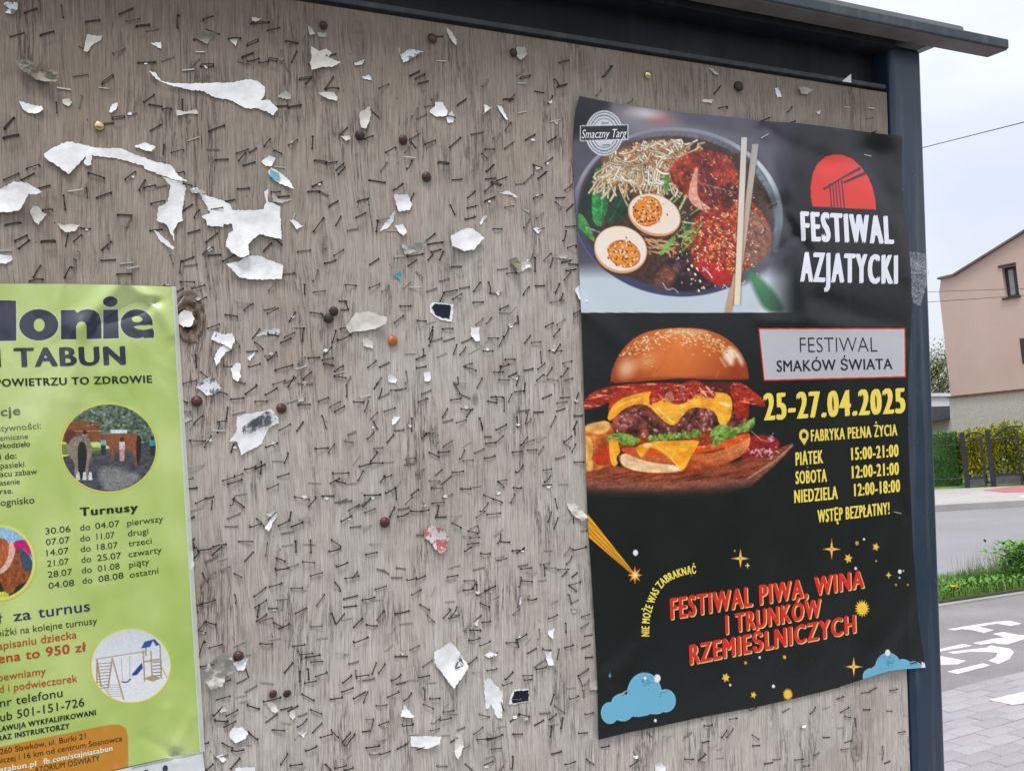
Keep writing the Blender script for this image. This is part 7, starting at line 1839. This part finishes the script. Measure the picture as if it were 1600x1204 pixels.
# ================================================================== HOUSE
MAT['pink'] = mat_ground('pink render', (.50, .362, .31), (.58, .43, .37), .55, 60, .12, .004)
MAT['plinth'] = mat_ground('grey beige render', (.44, .405, .355), (.52, .485, .435), .5, 50, .15, .004)
MAT['rustline'] = mat_noise('rusty flashing', (.09, .035, .022), (.17, .08, .05), 3, .8)
MAT['tiles'] = mat_noise('brown roof edge', (.11, .085, .08), (.18, .14, .13), 3, .8)
MAT['glass'] = mat_noise('window glass with curtain behind', (.22, .26, .28), (.34, .38, .40), 1.5, .12)
MAT['wframe'] = mat_noise('dark brown window frame', (.022, .013, .012), (.05, .028, .024), 6, .5)
ha = ray(1478, 640)[:2]; ha = ha/np.linalg.norm(ha)*27.0
hb = ray(1640, 640)[:2]; hb = hb/np.linalg.norm(hb)*26.0
hd = (hb-ha)/np.linalg.norm(hb-ha); hn = np.array([-hd[1], hd[0], 0.])
if hn[:2] @ ha < 0: hn = -hn
hp = np.array([ha[0], ha[1], 0.])
def HQ(px, py):
    p = on_plane(px, py, hp, hn); return np.array([(p[:2]-ha) @ hd, p[2]])
HM = Matrix(((hd[0], hn[0], 0, ha[0]), (hd[1], hn[1], 0, ha[1]), (0, 0, 1, 0), (0, 0, 0, 1)))
house = empty('house', HM); meta(house, 'pink rendered house with a grey beige plinth and a small dark framed window', 'house')
def prism(pts, d0, d1):
    m = MB(); n = len(pts)
    m.v = [(a, d0, b) for a, b in pts]+[(a, d1, b) for a, b in pts]
    m.f = [tuple(range(n)), tuple(range(2*n-1, n-1, -1))]+[(i, i+n, (i+1) % n+n, (i+1) % n) for i in range(n)]
    return m
def fix(o):
    b_ = bmesh.new(); b_.from_mesh(o.data); bmesh.ops.recalc_face_normals(b_, faces=b_.faces); b_.to_mesh(o.data); b_.free(); return o
pl = float(HQ(1540, 613)[1])
prof = [HQ(1481, 0)*0+HQ(1482, 618)]
wall_pts = [(HQ(1479, 560)[0], pl), (HQ(1469.5, 455)[0]+.02, HQ(1469, 457)[1]), (HQ(1470, 436)[0], HQ(1470, 436)[1]), (HQ(1491, 431.5)[0], HQ(1491, 431.5)[1]), (HQ(1542, 400)[0], HQ(1542, 400)[1]), (HQ(1600, 364)[0], HQ(1600, 364)[1])]
ridge = np.array(wall_pts[-1])+(np.array(wall_pts[-1])-np.array(wall_pts[-2]))*1.7
wall_pts[1] = (wall_pts[0][0]-.0, wall_pts[1][1])
wall_pts += [tuple(ridge), (ridge[0]+(ridge[0]-wall_pts[2][0]), wall_pts[2][1]), (ridge[0]+(ridge[0]-wall_pts[2][0]), pl)]
# opening for the window
wx0, wx1 = HQ(1567.5, 440)[0], HQ(1590.5, 440)[0]; wz0, wz1 = HQ(1580, 463.5)[1], HQ(1578, 415.5)[1]
me_wall = prism(wall_pts, 0, .35)
fw = fix(me_wall.make('wall', MAT['pink'], house, Matrix.Identity(4)))
cut = MB().box(wx0, wx1, -.2, .22, wz0, wz1).make('opening', MAT['pink'], None)
cut.matrix_world = HM
md = fw.modifiers.new('opening', 'BOOLEAN'); md.object = cut; md.operation = 'DIFFERENCE'; md.solver = 'EXACT'
bpy.context.view_layer.update()
dg = bpy.context.evaluated_depsgraph_get()
nm = bpy.data.meshes.new_from_object(fw.evaluated_get(dg)); fw.modifiers.clear(); fw.data = nm
bpy.data.objects.remove(cut)
xL = HQ(1483, 640)[0]; xR = wall_pts[-1][0]
MB().box(xL, xR, .05, 8, -.05, pl-.045).make('plinth', MAT['plinth'], house, Matrix.Identity(4))
MB().box(xL-.02, xR, -.015, .3, pl-.045, pl-.003).make('flashing', MAT['rustline'], house, Matrix.Identity(4))
MB().box(wall_pts[0][0]+.02, xR-.02, .355, 8, pl, wall_pts[2][1]-.1).make('body', MAT['pink'], house, Matrix.Identity(4))
rt = [wall_pts[i] for i in (2, 3, 4, 5, 6, 7)]
rt[0] = (rt[0][0]-.05, rt[0][1]-.01)
m = MB(); n = len(rt)
m.v = [(a, -.10, b+.005) for a, b in rt]+[(a, 8.2, b+.005) for a, b in rt]+[(a, -.10, b+.055) for a, b in rt]+[(a, 8.2, b+.055) for a, b in rt]
for i in range(n-1):
    m.f += [(i, i+1, n+i+1, n+i), (2*n+i, 3*n+i, 3*n+i+1, 2*n+i+1), (i, 2*n+i, 2*n+i+1, i+1), (n+i, n+i+1, 3*n+i+1, 3*n+i)]
m.f += [(0, n, 3*n, 2*n), (n-1, 3*n-1, 4*n-1, 2*n-1)][:1]
fix(m.make('roof', MAT['tiles'], house, Matrix.Identity(4)))
win = MB().box(wx0, wx1, .16, .20, wz1-.07, wz1).box(wx0, wx1, .16, .20, wz0, wz0+.06).box(wx0, wx0+.07, .16, .20, wz0+.06, wz1-.07).box(wx1-.05, wx1, .16, .20, wz0+.06, wz1-.07).make('window', MAT['wframe'], house, Matrix.Identity(4))
xm = HQ(1582.6, 440)[0]
MB().box(xm-.03, xm+.03, .155, .195, wz0+.06, wz1-.07).make('mullion', MAT['wframe'], win, Matrix.Identity(4))
MB().box(wx0+.07, xm-.03, .175, .185, wz0+.06, wz1-.07).make('pane', MAT['glass'], win, Matrix.Identity(4))
MB().box(xm+.03, wx1-.05, .175, .185, wz0+.06, wz1-.07).make('pane', MAT['glass'], win, Matrix.Identity(4))
MB().box(wx0-.06, wx1+.03, -.06, .16, wz0-.05, wz0-.003).make('sill', MAT['wframe'], win, Matrix.Identity(4))
MB().box(wx0-.07, wx1+.0, -.03, .15, wz1+.003, wz1+.06).make('lintel', MAT['wframe'], win, Matrix.Identity(4))
# second window, only its edge shows
w2x, w2a, w2b = HQ(1599.3, 580)[0], HQ(1600, 568)[1], HQ(1600, 528+0)[1]
MB().box(w2x, w2x+1.1, -.012, .0-.002, w2a, w2b).make('window', MAT['wframe'], house, Matrix.Identity(4))
# low outbuilding left of the house
def quadwall(name, pts, dist, depth, mat, parent):
    d0 = ray(1470, 640)[:2]; d0 /= np.linalg.norm(d0); p0 = np.array([*(d0*dist), 0]); nn = np.array([d0[0], d0[1], 0])
    P = [on_plane(a, b, p0, nn) for a, b in pts]
    m = MB(); n = len(P)
    m.v = [tuple(p) for p in P]+[tuple(p+nn*depth) for p in P]
    m.f = [tuple(range(n)), tuple(range(2*n-1, n-1, -1))]+[(i, i+n, (i+1) % n+n, (i+1) % n) for i in range(n)]
    return fix(m.make(name, mat, parent, Matrix.Identity(4)))
ob = empty('outbuilding'); meta(ob, 'low cream outbuilding with a dark flat roof, between the post and the pink house', 'building')
quadwall('wall', [(1420, 665), (1488, 652), (1488, 720), (1420, 720)], 34, 3, MAT['plinth'], ob)
quadwall('roof', [(1420, 636), (1484, 634), (1485, 652), (1458, 658), (1420, 664.9)], 33.6, 3.5, MAT['sheet'], ob)
wb = empty('white_building'); meta(wb, 'distant white building with a pale roof edge behind the dark roof', 'building')
quadwall('wall', [(1400, 619), (1492, 619), (1492, 660), (1400, 660)], 45, 5, mat_ground('white render', (.62, .62, .64), (.70, .70, .72), .5, 40), wb)
quadwall('roof_edge', [(1399, 614), (1493, 614), (1493, 618.9), (1399, 618.9)], 44.9, 5.3, mat_ground('pale metal edge', (.70, .70, .80), (.76, .76, .84), .5, 40), wb)
# trees behind
MAT['springleaf'] = mat_noise('young spring leaves', (.13, .17, .03), (.26, .28, .07), .8, .7)
def tree(px, base_d, top_py, spread, n, label, seed):
    d0 = ray(px, 620)[:2]; d0 /= np.linalg.norm(d0); c = d0*base_d
    ztop = EYE+(ray(px, top_py)[2]/np.linalg.norm(ray(px, top_py)[:2]))*base_d
    root = empty('spring_tree', Matrix.Translation((c[0], c[1], 0))); meta(root, label, 'tree')
    r_ = random.Random(seed); t = MB(); tips = []
    t.tube([(0, 0, 0), (.1, 0, ztop*.35), (0, .1, ztop*.9)], [.18, .13, .03], 7)
    for k in range(34):
        z = ztop*r_.uniform(.25, .85); a = r_.uniform(0, 6.28); l = spread*r_.uniform(.4, 1)*(1.1-z/ztop*.6)
        e = (math.cos(a)*l, math.sin(a)*l, min(ztop, z+l*r_.uniform(.4, 1.1)))
        mid = (e[0]*.5+r_.gauss(0, .1), e[1]*.5, z+(e[2]-z)*.4)
        t.tube([(0, 0, z), mid, e], [.05, .03, .008], 5); tips += [mid, e]
    t.make('trunk', MAT['twig'], root, Matrix.Identity(4))
    m = MB()
    for _ in range(n):
        q_ = r_.choice(tips); leafm(m, r_, q_[0]+r_.gauss(0, spread*.17), q_[1]+r_.gauss(0, spread*.17), max(.5, q_[2]+r_.gauss(0, spread*.16)), .17*r_.uniform(.6, 1.4), 1.2)
    meta(m.make('crown', MAT['springleaf'], root, Matrix.Identity(4)), kind='stuff')
tree(1452, 62, 552, 3.2, 5200, 'sparse spring tree rising beside the dark post, behind the outbuilding', 2)
tree(1470, 70, 562, 3.0, 4600, 'sparse spring tree touching the corner of the pink house', 5)
# overhead wires
def cable(p0, p1, d0, d1, r_, sag, label):
    a = CAM+ray(*p0)/np.linalg.norm(ray(*p0))*d0; b_ = CAM+ray(*p1)/np.linalg.norm(ray(*p1))*d1
    pts = []
    for k in range(-6, 19):
        t = k/12; p = a*(1-t)+b_*t; p = p-np.array([0, 0, sag*4*t*(1-t)*(1 if 0 <= t <= 1 else 0)]); pts.append(tuple(p))
    m = MB(); m.tube(pts, r_, 5); meta(m.make('overhead_cable', MAT['iron']), label, 'cable')
cable((1445, 230), (1600, 191), 15, 12, .006, 0, 'black overhead cable rising to the right across the sky')
cable((1453, 471.5), (1640, 459), 23, 21.5, .006, 0, 'lower thin cable crossing in front of the pink house')
cable((1464, 455.5), (1640, 449.5), 23, 21.5, .0055, 0, 'upper thin cable crossing in front of the pink house window')

# far woods along the horizon, read as one mass
m = MB(); r_ = random.Random(31)
for _ in range(16000):
    a = r_.uniform(-1.35, .86); d = r_.uniform(95, 125); x, y = d*math.sin(a), d*math.cos(a)
    h = 3.2+1.8*math.sin(a*23)+1.2*math.sin(a*61+1)
    leafm(m, r_, x, y, max(.2, h*r_.random()**.6), .9*r_.uniform(.6, 1.5), 1.2)
meta(m.make('woods', MAT['springleaf']), 'distant belt of spring green woodland low on the horizon', 'woods', kind='stuff')
